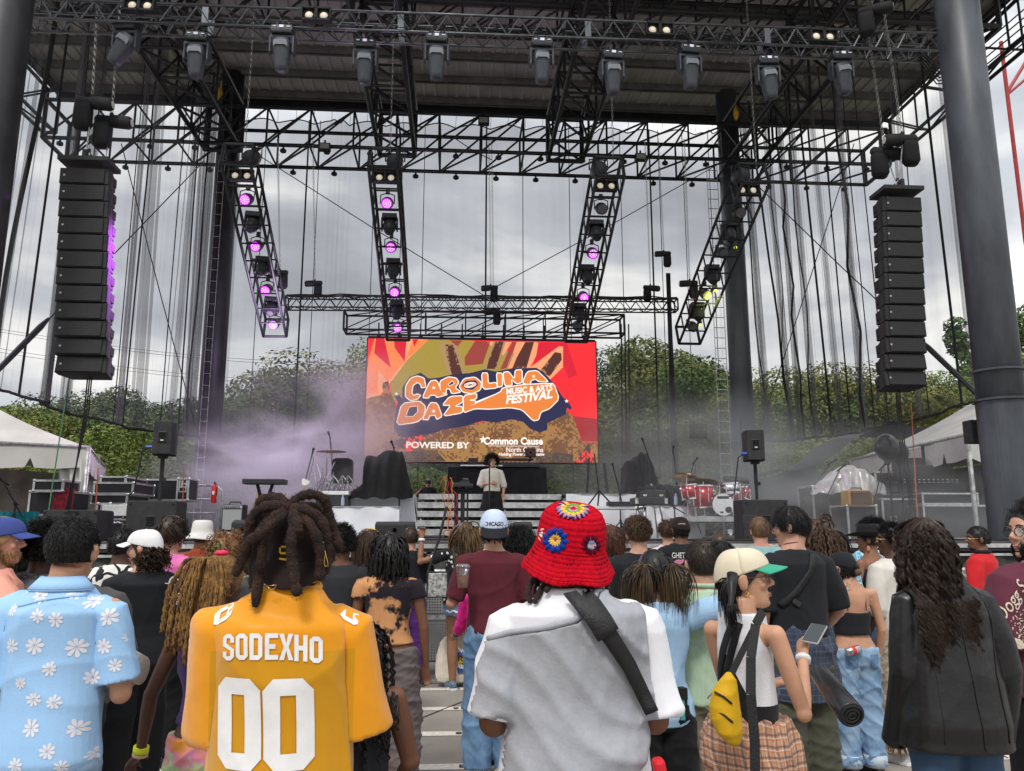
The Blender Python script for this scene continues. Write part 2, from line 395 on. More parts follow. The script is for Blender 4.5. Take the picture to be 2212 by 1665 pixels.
def truss(name,label,A,B,w,h,bay,rc=.025,rl=.014,m=None,group=None,up=(0,0,1),lace='z',round_=True,ends=True,knobs=False,sections=0,cat='truss',nch=4):
 A,B=Vector(A),Vector(B);m=m or M_BLK
 t=(B-A);L=t.length;t.normalize();u=Vector(up);s=t.cross(u).normalized();u=s.cross(t).normalized()
 T=thing(name,label,cat,A,group=group)
 def pt(d,a,b):return t*d+s*(a*w/2)+u*(b*h/2)
 n=8 if round_ else 4
 crn=((-1,-1),(1,-1),(1,1),(-1,1))
 for a,b in crn:
  part('chord',MB().tube([pt(0,a,b),pt(L,a,b)],rc,n),m,T,round_)
 lc=MB();nb=max(1,round(L/bay));bl=L/nb
 for i in range(nb):
  d0,d1=i*bl,(i+1)*bl;dm=(d0+d1)/2
  for (a,b),(a2,b2) in ((crn[0],crn[3]),(crn[1],crn[2]),(crn[0],crn[1]),(crn[3],crn[2])):
   if lace=='z':
    lc.tube([pt(d0,a,b),pt(dm,a2,b2)],rl,5);lc.tube([pt(dm,a2,b2),pt(d1,a,b)],rl,5)
   elif lace=='n':
    lc.tube([pt(d0,a,b),pt(d1,a2,b2)],rl,5);lc.tube([pt(d0,a,b),pt(d0,a2,b2)],rl,5)
   elif lace=='m':
    lc.tube([pt(d0,a,b),pt(d1,a2,b2)] if i<nb/2 else [pt(d1,a,b),pt(d0,a2,b2)],rl,5);lc.tube([pt(d0,a,b),pt(d0,a2,b2)],rl,5)
   elif lace=='r':lc.tube([pt(d0,a,b),pt(d0,a2,b2)],rl,5)
 if ends:
  for d in (0,L):
   for k in range(4):lc.tube([pt(d,*crn[k]),pt(d,*crn[(k+1)%4])],rc*1.1,5)
 if knobs:
  for i in range(nb):
   for a in (-1,1):
    c=pt(i*bl+bl*.4,a,-1);lc.lathe(c+Vector((0,0,-rc-.1)),[(.02,.12),(.03,.06),(.085,.02),(.085,-.04),(.03,-.07)],8)
 part('lacing',lc,m,T)
 if sections:
  sp=MB()
  for i in range(1,sections):
   c=pt(L*i/sections,0,0);Mx=Matrix((t,s,u)).transposed()
   for a in (-1,1):sp.box(pt(L*i/sections,a,0),(.10,.012,h*.98),Mx)
  part('joint_plate',sp,mat('joint_plate_grey',(0.13,0.14,0.155),0.45,0.6),T)
 return T
YR=20.6
a=P(120,265,YR);b=P(1895,320,YR);zt=(a.z+b.z)/2
YF=YR
za=P(700,318,20.0).z;zb=P(700,238,20.0).z
XA=P(120,265,20.5).x;XB=P(1895,320,20.5).x
truss('roof_girder','long black box girder spanning the roof rear between both ladder columns',(XA,20.6,(za+zb)/2),(XB,20.6,(za+zb)/2),1.3,zb-za,1.12,.055,.03,lace='n',knobs=True,group='black steel roof girders')
ZT=(za+zb)/2+.1
HT=zb-za
truss('roof_girder','black cross girder high under the roof behind the front lighting truss',(XA-.3,16.2,ZR-.95),(XB+.3,16.2,ZR-.95),1.2,1.1,1.12,.06,.03,lace='n',group='black steel roof girders')
lbl=['black roof girder running back to the left rear column','black roof girder running back above the left LED light ladder','black roof girder running back above the right LED light ladder','black roof girder running back to the right rear column']
for i,px in enumerate((487,860,1218,1592)):
 x=P(px,320,20.6).x
 truss('roof_girder',lbl[i],(x,10,za+.65),(x,20.4,za+.65),.95,1.25,1.15,.06,.035,lace='n',group='black steel roof girders')
zs=P(133,215,22).z
for x,l in ((xl,'black edge girder hanging below the left rim of the roof'),(xr,'black edge girder hanging below the right rim of the roof')):
 truss('roof_girder',l,(x,10.5,ZR-.95),(x,22,ZR-.95),.35,1.35,2.0,.05,.03,lace='n',group='black steel roof girders')
for i,(px,py) in enumerate(((1045,262),(702,318),(1383,340))):
 c=P(px,py,19.9);t=thing('floodlight',['small black floodlight at middle of rear girder','small floodlight under the left part of rear girder','small floodlight under the right part of rear girder'][i],'floodlight',c,group='floodlights on the rear girder')
 part('housing',MB().box((0,0,0),(.3,.16,.2)).box((0,-.02,.13),(.05,.05,.12)),M_BLK,t,bevel=.01)
 part('lens',MB().box((0,-.085,0),(.24,.01,.14)),mat('flood_glass',(0.25,0.27,0.22),0.2,0,0.1),t)
for i,(px,py,Y) in enumerate(((475,205,19.2),(1590,245,19.2))):
 c=P(px,py,Y);solo('sling_bag',MB().ell((0,0,0),(.07,.06,.2)).tube([(0,0,.15),(0.03,0,.45)],.02,5),mat('yellow_sling',(0.55,0.32,0.02)),['yellow sling on the left roof girder','yellow sling on the right roof girder'][i],'sling',loc=c,smooth=True)
# ================================================================== NET CURTAINS
def net_mat(name,base,lo,hi):
 M=bpy.data.materials.new(name);M.use_nodes=True;t=M.node_tree;t.nodes.clear()
 o=N(t,'ShaderNodeOutputMaterial');mx=N(t,'ShaderNodeMixShader');tr=N(t,'ShaderNodeBsdfTransparent');df=N(t,'ShaderNodeBsdfDiffuse');df.inputs[0].default_value=(*base,1)
 lw=N(t,'ShaderNodeLayerWeight',i_Blend=0.35);mr=N(t,'ShaderNodeMapRange');mr.inputs[3].default_value=lo;mr.inputs[4].default_value=hi
 tc=N(t,'ShaderNodeTexCoord');mp=N(t,'ShaderNodeMapping');mp.inputs['Scale'].default_value=(1.2,1.2,.05);nz=N(t,'ShaderNodeTexNoise',i_Scale=1.6,i_Detail=3.0)
 ln(t,tc.outputs['Object'],mp.inputs[0]);ln(t,mp.outputs[0],nz.inputs[0])
 ad=N(t,'ShaderNodeMath',operation='MULTIPLY_ADD',n_1=0.14,n_2=-0.07);ln(t,nz.outputs[0],ad.inputs[0])
 a2=N(t,'ShaderNodeMath',operation='ADD',use_clamp=True)
 ln(t,lw.outputs['Facing'],mr.inputs[0]);ln(t,mr.outputs[0],a2.inputs[0]);ln(t,ad.outputs[0],a2.inputs[1])
 ln(t,a2.outputs[0],mx.inputs[0]);ln(t,tr.outputs[0],mx.inputs[1]);ln(t,df.outputs[0],mx.inputs[2]);ln(t,mx.outputs[0],o.inputs[0]);return M
M_NET=net_mat('black_scrim_net',(0.09,0.09,0.09),0.28,0.42)
M_NET2=net_mat('black_scrim_net_side',(0.13,0.13,0.14),0.27,0.40)
M_ROPE=mat('black_rope',(0.012,0.012,0.014),0.8)
def ridge(u,c,w):return math.exp(-((u-c)/w)**2)
YN=23.6
nl,nr=P(500,600,YN).x,P(1590,600,YN).x
ztl,ztr=P(560,254,YN).z,P(1560,282,YN).z
def rear(u,v):
 sc=abs(math.sin(u*PI*14))*.12
 zt=ztl+(ztr-ztl)*u-.16+sc
 z=SZ-.2+(zt-SZ+.2)*v
 y=YN+.03*math.sin(u*90)+.02*math.sin(u*37+3*v)+(.14*math.sin(u*300)*(ridge(u,.20,.018)+ridge(u,.71,.02)+ridge(u,.98,.03)))
 return (nl+(nr-nl)*u,y,z)
nt0=thing('net_curtain','sheer black net curtain hanging across the stage rear behind the video screen','net',(0,0,0),group='black net curtains')
part('mesh_sheet',MB().grid(rear,600,10),M_NET,nt0,True)
rp_=MB()
for px in (555,650,675,800,862,911,1049,1130,1233,1347,1413,1433,1487,1545):
 c=P(px,640,YN-.1);top=ztl+(ztr-ztl)*((c.x-nl)/(nr-nl))-.1
 rp_.tube([(c.x,YN-.1,SZ-.1),(c.x,YN-.1,top)],.012 if px not in (650,1049,1413) else .028,5)
hem=[(*rear(i/280,1)[:2],rear(i/280,1)[2]) for i in range(281)]
rp_.tube(hem,.02,5,caps=True)
for i in range(0,281,10):rp_.tube([hem[i],(hem[i][0]+.03,hem[i][1]-.2,hem[i][2]+.45)],.006,4)
part('rope',rp_,M_ROPE,nt0)
def side_net(label,A,Bq,zb0,zb1,ztop,folds,ropes,mt,seed):
 rr=random.Random(seed);A=Vector(A);Bq=Vector(Bq);d=(Bq-A);nrm=Vector((-d.y,d.x,0)).normalized()
 t=thing('net_curtain',label,'net',(0,0,0),group='black net curtains')
 ph=[rr.uniform(0,6) for _ in range(6)]
 def f(u,v):
  off=.12*math.sin(u*23+ph[0])+.05*math.sin(u*61+ph[1]+v)
  uu=u
  for c,w,amp,dr in folds:
   cc=c+dr*(1-v);g=ridge(u,cc,w)
   off+=.55*amp*g*math.sin((u-cc)/w*9)
   uu+=-(u-cc)*g*.42
  p=A+d*uu;zb=zb0+(zb1-zb0)*u-.25*math.sin(u*PI)
  return (p.x+nrm.x*off,p.y+nrm.y*off,zb+(ztop-zb)*v)
 part('mesh_sheet',MB().grid(f,420,14),mt,t,True)
 r=MB()
 for u,dr,w in ropes:
  r.tube([f(max(0,min(1,u+dr*(1-k/12))),k/12) for k in range(13)],w,5)
 r.tube([f(i/120,0) for i in range(121)],.03,5)
 part('rope',r,M_ROPE,t)
 return t
A=P(478,945,21.2);B_=P(-60,820,15.5)
side_net('sheer black net curtain with gathered folds hanging at left behind the speaker array',(A.x,A.y,0),(B_.x,B_.y,0),A.z,B_.z,ZR-.6,[(.05,.02,.25,-.01),(.14,.018,.25,0),(.20,.015,.22,-.015),(.27,.03,.2,.02),(.42,.03,.3,-.02),(.50,.012,.2,0),(.68,.025,.3,.01),(.76,.02,.3,.02),(.9,.03,.25,.03)],[(.10,0,.03),(.17,.005,.025),(.24,-.02,.02),(.31,.01,.014),(.45,.02,.02),(.52,0,.012),(.66,.01,.014),(.74,.01,.05),(.83,.03,.025),(.88,.05,.05)],M_NET2,3)
A=P(1625,955,21.2);B_=P(2180,845,15.5)
side_net('sheer black net curtain with many vertical folds hanging at right behind the speaker array',(A.x,A.y,0),(B_.x,B_.y,0),A.z,B_.z,ZR-.6,[(.06,.02,.3,.03),(.14,.02,.25,.04),(.22,.015,.25,.01),(.30,.02,.25,.02),(.38,.018,.22,.03),(.5,.03,.3,.0),(.72,.03,.25,-.02),(.9,.02,.2,0)],[(.03,.05,.02),(.09,.08,.03),(.16,.01,.014),(.20,.05,.03),(.27,.05,.02),(.33,.04,.03),(.42,.02,.02),(.46,.06,.035),(.53,.02,.014),(.58,.03,.014),(.74,0,.014),(.84,.02,.03),(.97,.02,.03)],M_NET2,5)
gw=[((555,333,21.3),(1062,648,22.6),'thin guy wire sloping from the left column down behind the video screen'),((1556,352,21.3),(1066,622,22.6),'thin guy wire sloping from the right column down behind the video screen'),((440,348,21),(-20,815,15),'guy wire with a turnbuckle sloping down to the left edge'),((262,310,20),(440,985,20.5),'guy wire crossing the left net down to the ladder column'),((1600,365,21),(2125,865,15),'guy wire with a turnbuckle sloping down to the right front column'),((1845,310,20),(1600,1050,20.5),'guy wire crossing the right net down to the rear column'),((1062,345,20.5),(985,300,20.4),'short bridle cable under middle of rear girder')]
for i,(a,b,l) in enumerate(gw):
 a,b=P(*a),P(*b);t=thing('guy_wire',l,'cable',a,group='guy wires bracing the roof')
 part('wire',MB().tube([(0,0,0),(b-a)*.5+Vector((0,0,-.05)),b-a],.014,5),M_ROPE,t)
 if i in (2,4):
  d=(b-a);part('turnbuckle',MB().tube([d*.80,d*.83,d*.98],[.03,.06,.05],6),M_BLK,t)
for i,(ya,yb,hh) in enumerate(((706,800,.0),(712,806,0),(748,842,0),(756,848,0))):
 a=P(-30,ya,90);b=P(900,yb-14,90);pts=[a+(b-a)*k/10+Vector((0,0,-1.2*math.sin(PI*k/10))) for k in range(11)]
 solo('power_line',MB().tube(pts,.022,4),M_ROPE,['distant power line highest of four on the left sky','distant power line second from top on the left sky','distant power line third from top on the left sky','distant power line lowest of four on the left sky'][i],'power line',group='power lines behind the trees')
# ================================================================== TREES
def leaf_mat(name,c,c2,hue=0.0):
 M=mat(name,c,0.6,0,0,spec=.25);t,b=nodes(M)
 tc=N(t,'ShaderNodeTexCoord');nz=N(t,'ShaderNodeTexNoise',i_Scale=0.9,i_Detail=6.0,i_Roughness=0.75);ln(t,tc.outputs['Object'],nz.inputs[0])
 r=N(t,'ShaderNodeValToRGB');ln(t,nz.outputs[0],r.inputs[0]);r.color_ramp.elements[0].position=.38;r.color_ramp.elements[1].position=.62
 r.color_ramp.elements[0].color=(*c2,1);r.color_ramp.elements[1].color=(*c,1)
 oi=N(t,'ShaderNodeObjectInfo');hs=N(t,'ShaderNodeHueSaturation');mr=N(t,'ShaderNodeMapRange');mr.inputs[3].default_value=0.485;mr.inputs[4].default_value=0.51
 m2=N(t,'ShaderNodeMapRange');m2.inputs[3].default_value=0.8;m2.inputs[4].default_value=1.25
 ln(t,oi.outputs['Random'],mr.inputs[0]);ln(t,mr.outputs[0],hs.inputs['Hue']);ln(t,oi.outputs['Random'],m2.inputs[0]);ln(t,m2.outputs[0],hs.inputs['Value'])
 ln(t,r.outputs[0],hs.inputs['Color']);ln(t,hs.outputs[0],b.inputs['Base Color'])
 b.inputs['Subsurface Weight'].default_value=0
 return M
ML_D=leaf_mat('dark_green_leaves',(0.11,0.17,0.04),(0.04,0.075,0.02))
ML_G=leaf_mat('mid_green_leaves',(0.25,0.32,0.06),(0.08,0.13,0.025))
ML_Y=leaf_mat('yellowing_leaves',(0.28,0.28,0.06),(0.09,0.13,0.03))
M_BARK=mat('bark',(0.06,0.05,0.04),0.9,0,0.3,8)
def crown_mesh(name,seed,n,rx,rz,leaf,mt,cone=False,gaps=.5):
 r=np.random.default_rng(seed)
 nb=46
 u=r.normal(size=(nb,3));u/=np.linalg.norm(u,axis=1)[:,None]
 rad=r.uniform(.2,1.0,nb)**.6
 c=u*rad[:,None]*np.array([rx,rx,rz])*.74
 if cone:
  zz=r.uniform(-1,1,nb);ww=(1-zz)/2*.9+.05;an=r.uniform(0,6.28,nb);q=r.uniform(.2,1,nb)**.5
  c=np.stack([np.cos(an)*ww*q*rx,np.sin(an)*ww*q*rx,zz*rz],1)
 br=r.uniform(.22,.40,nb)*rx*(1 if not cone else .7)
 k=r.integers(0,nb,n)
 d=r.normal(size=(n,3));d/=np.linalg.norm(d,axis=1)[:,None]
 p=c[k]+d*(br[k]*r.uniform(.75,1.04,n))[:,None]*np.array([1,1,.8])
 a=np.cross(d+.45*r.normal(size=(n,3)),r.normal(size=(n,3)));a/=np.linalg.norm(a,axis=1)[:,None]+1e-9
 b=np.cross(a,d+.45*r.normal(size=(n,3)));b/=np.linalg.norm(b,axis=1)[:,None]+1e-9
 s=leaf*r.uniform(.5,1.3,n)[:,None]
 a=a*s;b=b*s*.55
 v=np.stack([p-a,p-b,p+a,p+b],1).reshape(-1,3)
 v[:,2]+=rz
 f=np.arange(4*n).reshape(-1,4)
 me=bpy.data.meshes.new(name);me.from_pydata(v.tolist(),[],f.tolist());me.materials.append(mt);me.update();return me
CR={k:crown_mesh('crown_'+k,sd,n,rx,rz,lf,mt,cn) for k,sd,n,rx,rz,lf,mt,cn in (('dark',1,30000,3.6,4.4,.085,ML_D,False),('green',2,30000,3.6,4.0,.085,ML_G,False),('yellow',3,26000,3.4,4.6,.085,ML_Y,False),('dark2',4,30000,3.2,5.2,.085,ML_D,False),('conifer',5,9000,1.6,4.6,.09,ML_D,True),('shrub',6,14000,2.2,2.0,.06,ML_G,False),('sparse',7,10000,3.0,4.2,.075,ML_Y,False))}
def trunk_mesh(seed):
 r=random.Random(seed);m=MB();m.tube([(0,0,-1),(.05,0,2),(.1,.1,5),(0,0,8)],[.26,.22,.16,.06],8)
 for k in range(9):
  a=r.uniform(0,6.28);z=r.uniform(1.8,6);L=r.uniform(1.4,2.8);m.tube([(0,0,z),(math.cos(a)*L*.5,math.sin(a)*L*.5,z+L*.4),(math.cos(a)*L,math.sin(a)*L,z+L)],[.1,.06,.02],5)
 return mkmesh('trunk',m,M_BARK,True)
TR=[trunk_mesh(k) for k in (1,2)]
def tree(px,ytop,Y,kind,label,sc=None,wid=1.0,name='tree',zbase=0.0):
 top=P(px,ytop-(12 if Y<50 and kind!='shrub' else 0),Y);H=top.z-zbase;rz=CR[kind].get('rz',None)
 full={'dark':8.8,'green':8.0,'yellow':9.2,'dark2':10.4,'conifer':9.2,'shrub':4.0,'sparse':8.4}[kind]
 cs=sc or H/(full+1.0)
 t=thing(name,label,'shrub' if kind=='shrub' else 'tree',(top.x,Y,zbase),rnd.uniform(0,6.28),group='trees behind the stage' if kind!='shrub' else 'bushes behind the stage')
 c=part('crown',CR[kind],None,t);c.scale=(cs*wid,cs*wid,cs);c.location=(0,0,H-full*cs)
 c.rotation_euler=(0,0,rnd.uniform(0,6))
 if kind!='shrub':
  k=part('trunk',TR[rnd.randrange(2)],None,t);k.scale=(cs,cs,H/10)
 return t
TL=[(20,850,32,'green',1.2,'bright green tree at far left behind the white tent'),(95,868,30,'yellow',1.1,'yellow green tree above the left white tent roof'),(178,805,34,'dark',1.1,'dark green tree left of the hanging left array'),(275,800,37,'dark2',1.2,'tall dark tree behind the left net curtain'),(372,812,36,'dark',1.2,'dark green tree between left net and left column'),(250,905,27,'green',1.2,'leafy bright green tree below the left net hem'),(395,935,26,'dark',1.0,'dark low tree just left of the ladder column'),(505,800,34,'dark',1.1,'dark tree directly right of the left rear column'),(590,760,38,'dark2',1.3,'tall dark tree above the purple smoke'),(668,752,40,'yellow',1.3,'olive tree rising left of the video screen'),(742,735,42,'sparse',1.2,'thin feathery tree at top left corner of screen'),(760,775,36,'dark',1.1,'dark tree touching left edge of the screen'),(860,712,46,'yellow',1.3,'thin tree tops peeking left above the screen'),(985,722,46,'dark',1.3,'thin tree tops peeking above middle of screen'),(1120,715,46,'yellow',1.3,'thin tree tops peeking right above the screen'),(930,1000,30,'green',1.1,'light green bushy tree seen below the screen'),(1240,735,44,'dark',1.3,'dark tree behind right end of the screen'),(1365,688,40,'dark2',1.25,'tallest green tree just right of the screen'),(1430,705,37,'yellow',1.2,'tall olive tree left of right light ladder'),(1505,728,34,'dark',1.2,'green tree behind the drum kit smoke'),(1560,815,30,'yellow',1.1,'yellowish tree against the right rear column'),(1650,775,38,'yellow',1.1,'golden tinged tree right of the ladder column'),(1715,765,40,'yellow',1.1,'yellow brown tree behind the folded net'),(1790,760,40,'dark',1.2,'green tree left of the hanging right array'),(1850,755,40,'yellow',1.2,'olive tree behind the right array foot'),(1960,765,36,'yellow',1.2,'pale olive tree right of the right array'),(2065,705,46,'conifer',1.2,'slender conifer standing above the right white tent'),(2100,775,36,'green',1.0,'yellow green tree behind the right front column'),(2030,790,40,'dark',1.1,'dark green tree left of the slender conifer'),(2225,600,34,'dark2',.9,'tall dark tree cut by right edge of frame'),(2205,740,28,'yellow',.9,'bright yellow green tree right of the big column'),(1700,960,27,'green',1.3,'light green tree above the black canopy'),(1850,930,27,'green',1.3,'bright green tree below right net hem'),(1500,940,28,'yellow',1.2,'olive tree behind the silver snare drum'),(1330,900,30,'dark',1.2,'dark tree low beside the right edge of screen'),(620,900,29,'dark',1.3,'dark tree hidden in the purple smoke'),(500,960,27,'green',1.0,'pale leafy tree beside the left column foot'),(740,930,29,'yellow',1.0,'olive tree behind the draped drums')]
for px,yt,Y,kd,w,lab in TL:tree(px,yt,Y,kd,lab,wid=w)
SH=[(150,985,24,'low green bush right of the left tent roof'),(300,960,24,'feathery bush under the left tripod speaker'),(420,1000,23.5,'small pale bush left of the ladder column foot'),(640,1010,25,'bush behind the left smoke'),(940,1020,25,'leafy bush behind the photographer'),(1250,1010,25,'bush under right corner of the screen'),(1420,1000,25,'bush behind the right microphones'),(1680,1000,24.5,'bush right of the right tripod speaker'),(1560,985,26,'bush behind the cymbals'),(860,1030,26,'bush between drum cloth and stairs'),(1130,1020,27,'bush behind the black covered table')]
for px,yt,Y,lab in SH:tree(px,yt,Y,'shrub',lab,wid=1.5,name='bush')
for i in range(13):
 tree(-40+190*i,815+25*(i%3),56,('dark','yellow','dark2')[i%3],'distant tree closing the gap low behind the front row of trees',wid=1.7)
# ================================================================== TENTS
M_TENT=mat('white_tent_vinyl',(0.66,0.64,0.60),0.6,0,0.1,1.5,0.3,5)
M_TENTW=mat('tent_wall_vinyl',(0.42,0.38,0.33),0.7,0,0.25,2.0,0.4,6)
M_CAN=mat('dark_canopy_cloth',(0.075,0.075,0.085),0.85,0,0.15,3)
def sag_tri(mb,a,b,c,n=10,sag=.12):
 a,b,c=Vector(a),Vector(b),Vector(c)
 def f(u,v):
  p=(a*(1-u)+b*u)*(1-v)+c*v
  return p+Vector((0,0,-sag*math.sin(PI*v)*1.0-.5*sag*math.sin(PI*u)*(1-v)))
 mb.grid(f,n,n)
def valance(mb,a,b,drop,nsc,out=.02):
 a,b=Vector(a),Vector(b)
 def f(u,v):
  p=a*(1-u)+b*u;s=(u*nsc)%1.0;d=drop*(1-.45*max(0,1-min(s,1-s)*12))
  return p+Vector((0,0,-.06*math.sin(u*PI)-d*(1-v)+.01*math.sin(u*40)))
 mb.grid(f,nsc*24,2)
ec=P(2089,938,13.2);el=P(1838,978,18.2);pk=P(2118,858,16.6);er=Vector((ec.x+3.4,ec.y+2.6,ec.z+.0));el.z=ec.z;pk.z=P(2118,858,16.6).z;eb=Vector((el.x+3.5,el.y+2.6,ec.z))
t=thing('frame_tent','white frame tent with scalloped valance behind the right column','tent',(ec.x,ec.y,0))
L= lambda p:Vector(p)-Vector((ec.x,ec.y,0))
m=MB();sag_tri(m,L(el),L(ec),L(pk));sag_tri(m,L(ec),L(er),L(pk));sag_tri(m,L(er),L(eb),L(pk));sag_tri(m,L(eb),L(el),L(pk))
part('roof_sheet',m,M_TENT,t,True)
m=MB();valance(m,L(el),L(ec),.42,6);valance(m,L(ec),L(er),.42,5)
part('valance',m,M_TENT,t,True)
m=MB()
for p in (ec,el,er,eb):part('post',MB().tube([L((p.x,p.y,0)),L((p.x,p.y,p.z))],.04,8),M_SILD,t,True)
m.tube([L(el),L(ec),L(er)],.03,8)
part('frame',m,M_SILD,t,True)
m=MB()
def wall(u,v):
 p=L(el)*(1-u)+L(eb)*u;return Vector((p.x+.06*math.sin(u*50),p.y+.05*math.sin(u*70),(ec.z-.1)*v))
m.grid(wall,60,2)
def wall2(u,v):
 p=L(eb)*(1-u)+L(er)*u;return Vector((p.x,p.y+.06*math.sin(u*50),(ec.z-.1)*v))
m.grid(wall2,60,2)
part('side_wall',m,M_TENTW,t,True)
ec=P(192,966,14.2);el=Vector((ec.x-4.5,ec.y-2.4,ec.z));er=Vector((ec.x-1.5,ec.y+4.2,ec.z));eb=Vector((el.x-1.4,el.y+4.2,ec.z));pk=Vector(((ec.x+eb.x)/2,(ec.y+eb.y)/2-.2,ec.z+1.35))
t=thing('frame_tent','dirty white frame tent with draped corner at left of stage','tent',(ec.x,ec.y,0))
m=MB();sag_tri(m,L(el),L(ec),L(pk));sag_tri(m,L(ec),L(er),L(pk));sag_tri(m,L(er),L(eb),L(pk));sag_tri(m,L(eb),L(el),L(pk))
part('roof_sheet',m,M_TENT,t,True)
m=MB();valance(m,L(el),L(ec),.36,6);valance(m,L(ec),L(er),.36,5)
part('valance',m,M_TENT,t,True)
m=MB()
for p in (ec,el,er,eb):part('post',MB().tube([L((p.x,p.y,0)),L((p.x,p.y,p.z))],.04,8),M_SILD,t,True)
part('eave_tube',MB().tube([L(el),L(ec),L(er)],.03,8),M_SILD,t,True)
m=MB()
def drape(u,v):
 x=-.55+.55*u;g=1-.25*math.sin(v*PI);return Vector((x*g+.03*math.sin(v*9),.05*math.sin(u*19+v*2)-.02,.3+(ec.z-.5)*v))
m.grid(drape,40,14)
part('corner_drape',m,M_TENT,t,True,label='bunched white corner curtain of the left tent')
m=MB()
def bw(u,v):
 p=L(el)*(1-u)+L(ec)*u+Vector((-.6,2.6,0));return Vector((p.x,p.y+.05*math.sin(u*45)+.03*math.sin(u*90),(ec.z-.25-.25*max(0,u-.6))*v))
m.grid(bw,80,3)
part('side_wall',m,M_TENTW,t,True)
a=P(1705,1016,19);b_=P(1846,946,19);c_=P(1905,934,19.5)
m=MB()
def cn(u,v):
 top=a.z+(b_.z-a.z)*u**1.9;p=a+(b_-a)*u;return Vector((p.x,p.y+2.2*v,top+.1*math.sin(v*PI)))
m.grid(cn,20,4)
m.grid(lambda u,v:Vector((b_.x+(c_.x+1.2-b_.x)*u,b_.y+2.2*v,b_.z+.35*math.sin(min(1,u*2)*PI/2)-.3*max(0,u-.5))),12,4)
def cw(u,v):
 p=a+(b_-a)*u;return Vector((p.x,p.y+2.25,.2+(a.z+(b_.z-a.z)*u**1.9-.25)*v))
m.grid(cw,12,3)
m.grid(lambda u,v:Vector((a.x+2.6*u,a.y+.02*math.sin(u*30),1.0+(a.z-1.02)*v)),12,2)
solo('canopy',m,M_CAN,'dark grey fabric canopy sweeping down left of the right tent','canopy',smooth=True)
rd=mat('red_mast_paint',(0.35,0.03,0.03),.5);m=MB()
b_=P(2215,520,24);m.tube([P(2162,90,24),b_,Vector((b_.x+.6,24,0))],.07,6);m.tube([P(2175,200,24),P(2230,110,24)],.06,6);m.tube([P(2175,205,24),P(2240,150,24)],.05,6)
solo('lattice_mast',m,rd,'red painted steel mast leaning at right edge of frame','mast')
# ================================================================== LIGHTING RIG
M_TRB=mat('truss_dark_aluminium',(0.12,0.125,0.135),0.32,0.8,0.2,10)
M_FIX=mat('fixture_body',(0.062,0.068,0.082),0.5,0.1,0.15,12)
M_FIXD=mat('fixture_dark',(0.03,0.032,0.038),0.5,0.1,0.15,12)
M_LCD=mat('fixture_display',(0.5,0.5,0.6),0.4,emit=(0.55,0.55,0.65),es=.5,var=0)
A=P(14,30,12.0);B=P(2017,103,12.3)
truss('lighting_truss','long black box truss hung across the front with moving heads',A,B,.34,.34,.40,.026,.013,M_TRB,lace='z',sections=5)
TA,TBv=A,B
m=MB()
for k in range(7):
 u0=rnd.uniform(.35,.6);u1=rnd.uniform(.75,.97);pts=[]
 for q in range(18):
  u=u0+(u1-u0)*q/17;p=A+(B-A)*u;pts.append(p+Vector((0,rnd.uniform(-.1,.1),.02+rnd.uniform(-.05,.09))))
 m.tube(pts,.011,4)
for px,py,w in ((870,52,.22),(1565,85,.16),(1470,85,.14)):
 c=P(px,py,12)
 for q in range(4):m.tube([c+Vector((math.cos(a_)*(w+.02*q),.05*q-.1,math.sin(a_)*.13-.02*q)) for a_ in [PI*2*i/14 for i in range(15)]],.009,4)
for q in range(5):
 a_=B+Vector((-.2,.05*q,-.1));b_=P(2212,20+18*q,10.5)
 m.tube([a_,a_+Vector((.25,-.1,-.42-.03*q)),a_.lerp(b_,.55)+Vector((0,0,-.35-.05*q)),b_],.012,5)
m.tube([P(1875,130,12),P(1885,148,12),P(1920,146,12),P(1935,130,12)],.012,5)
solo('truss_cable',m,M_BLKM,'loose black cable runs strapped along the front truss and looping right','cable',kind='stuff')
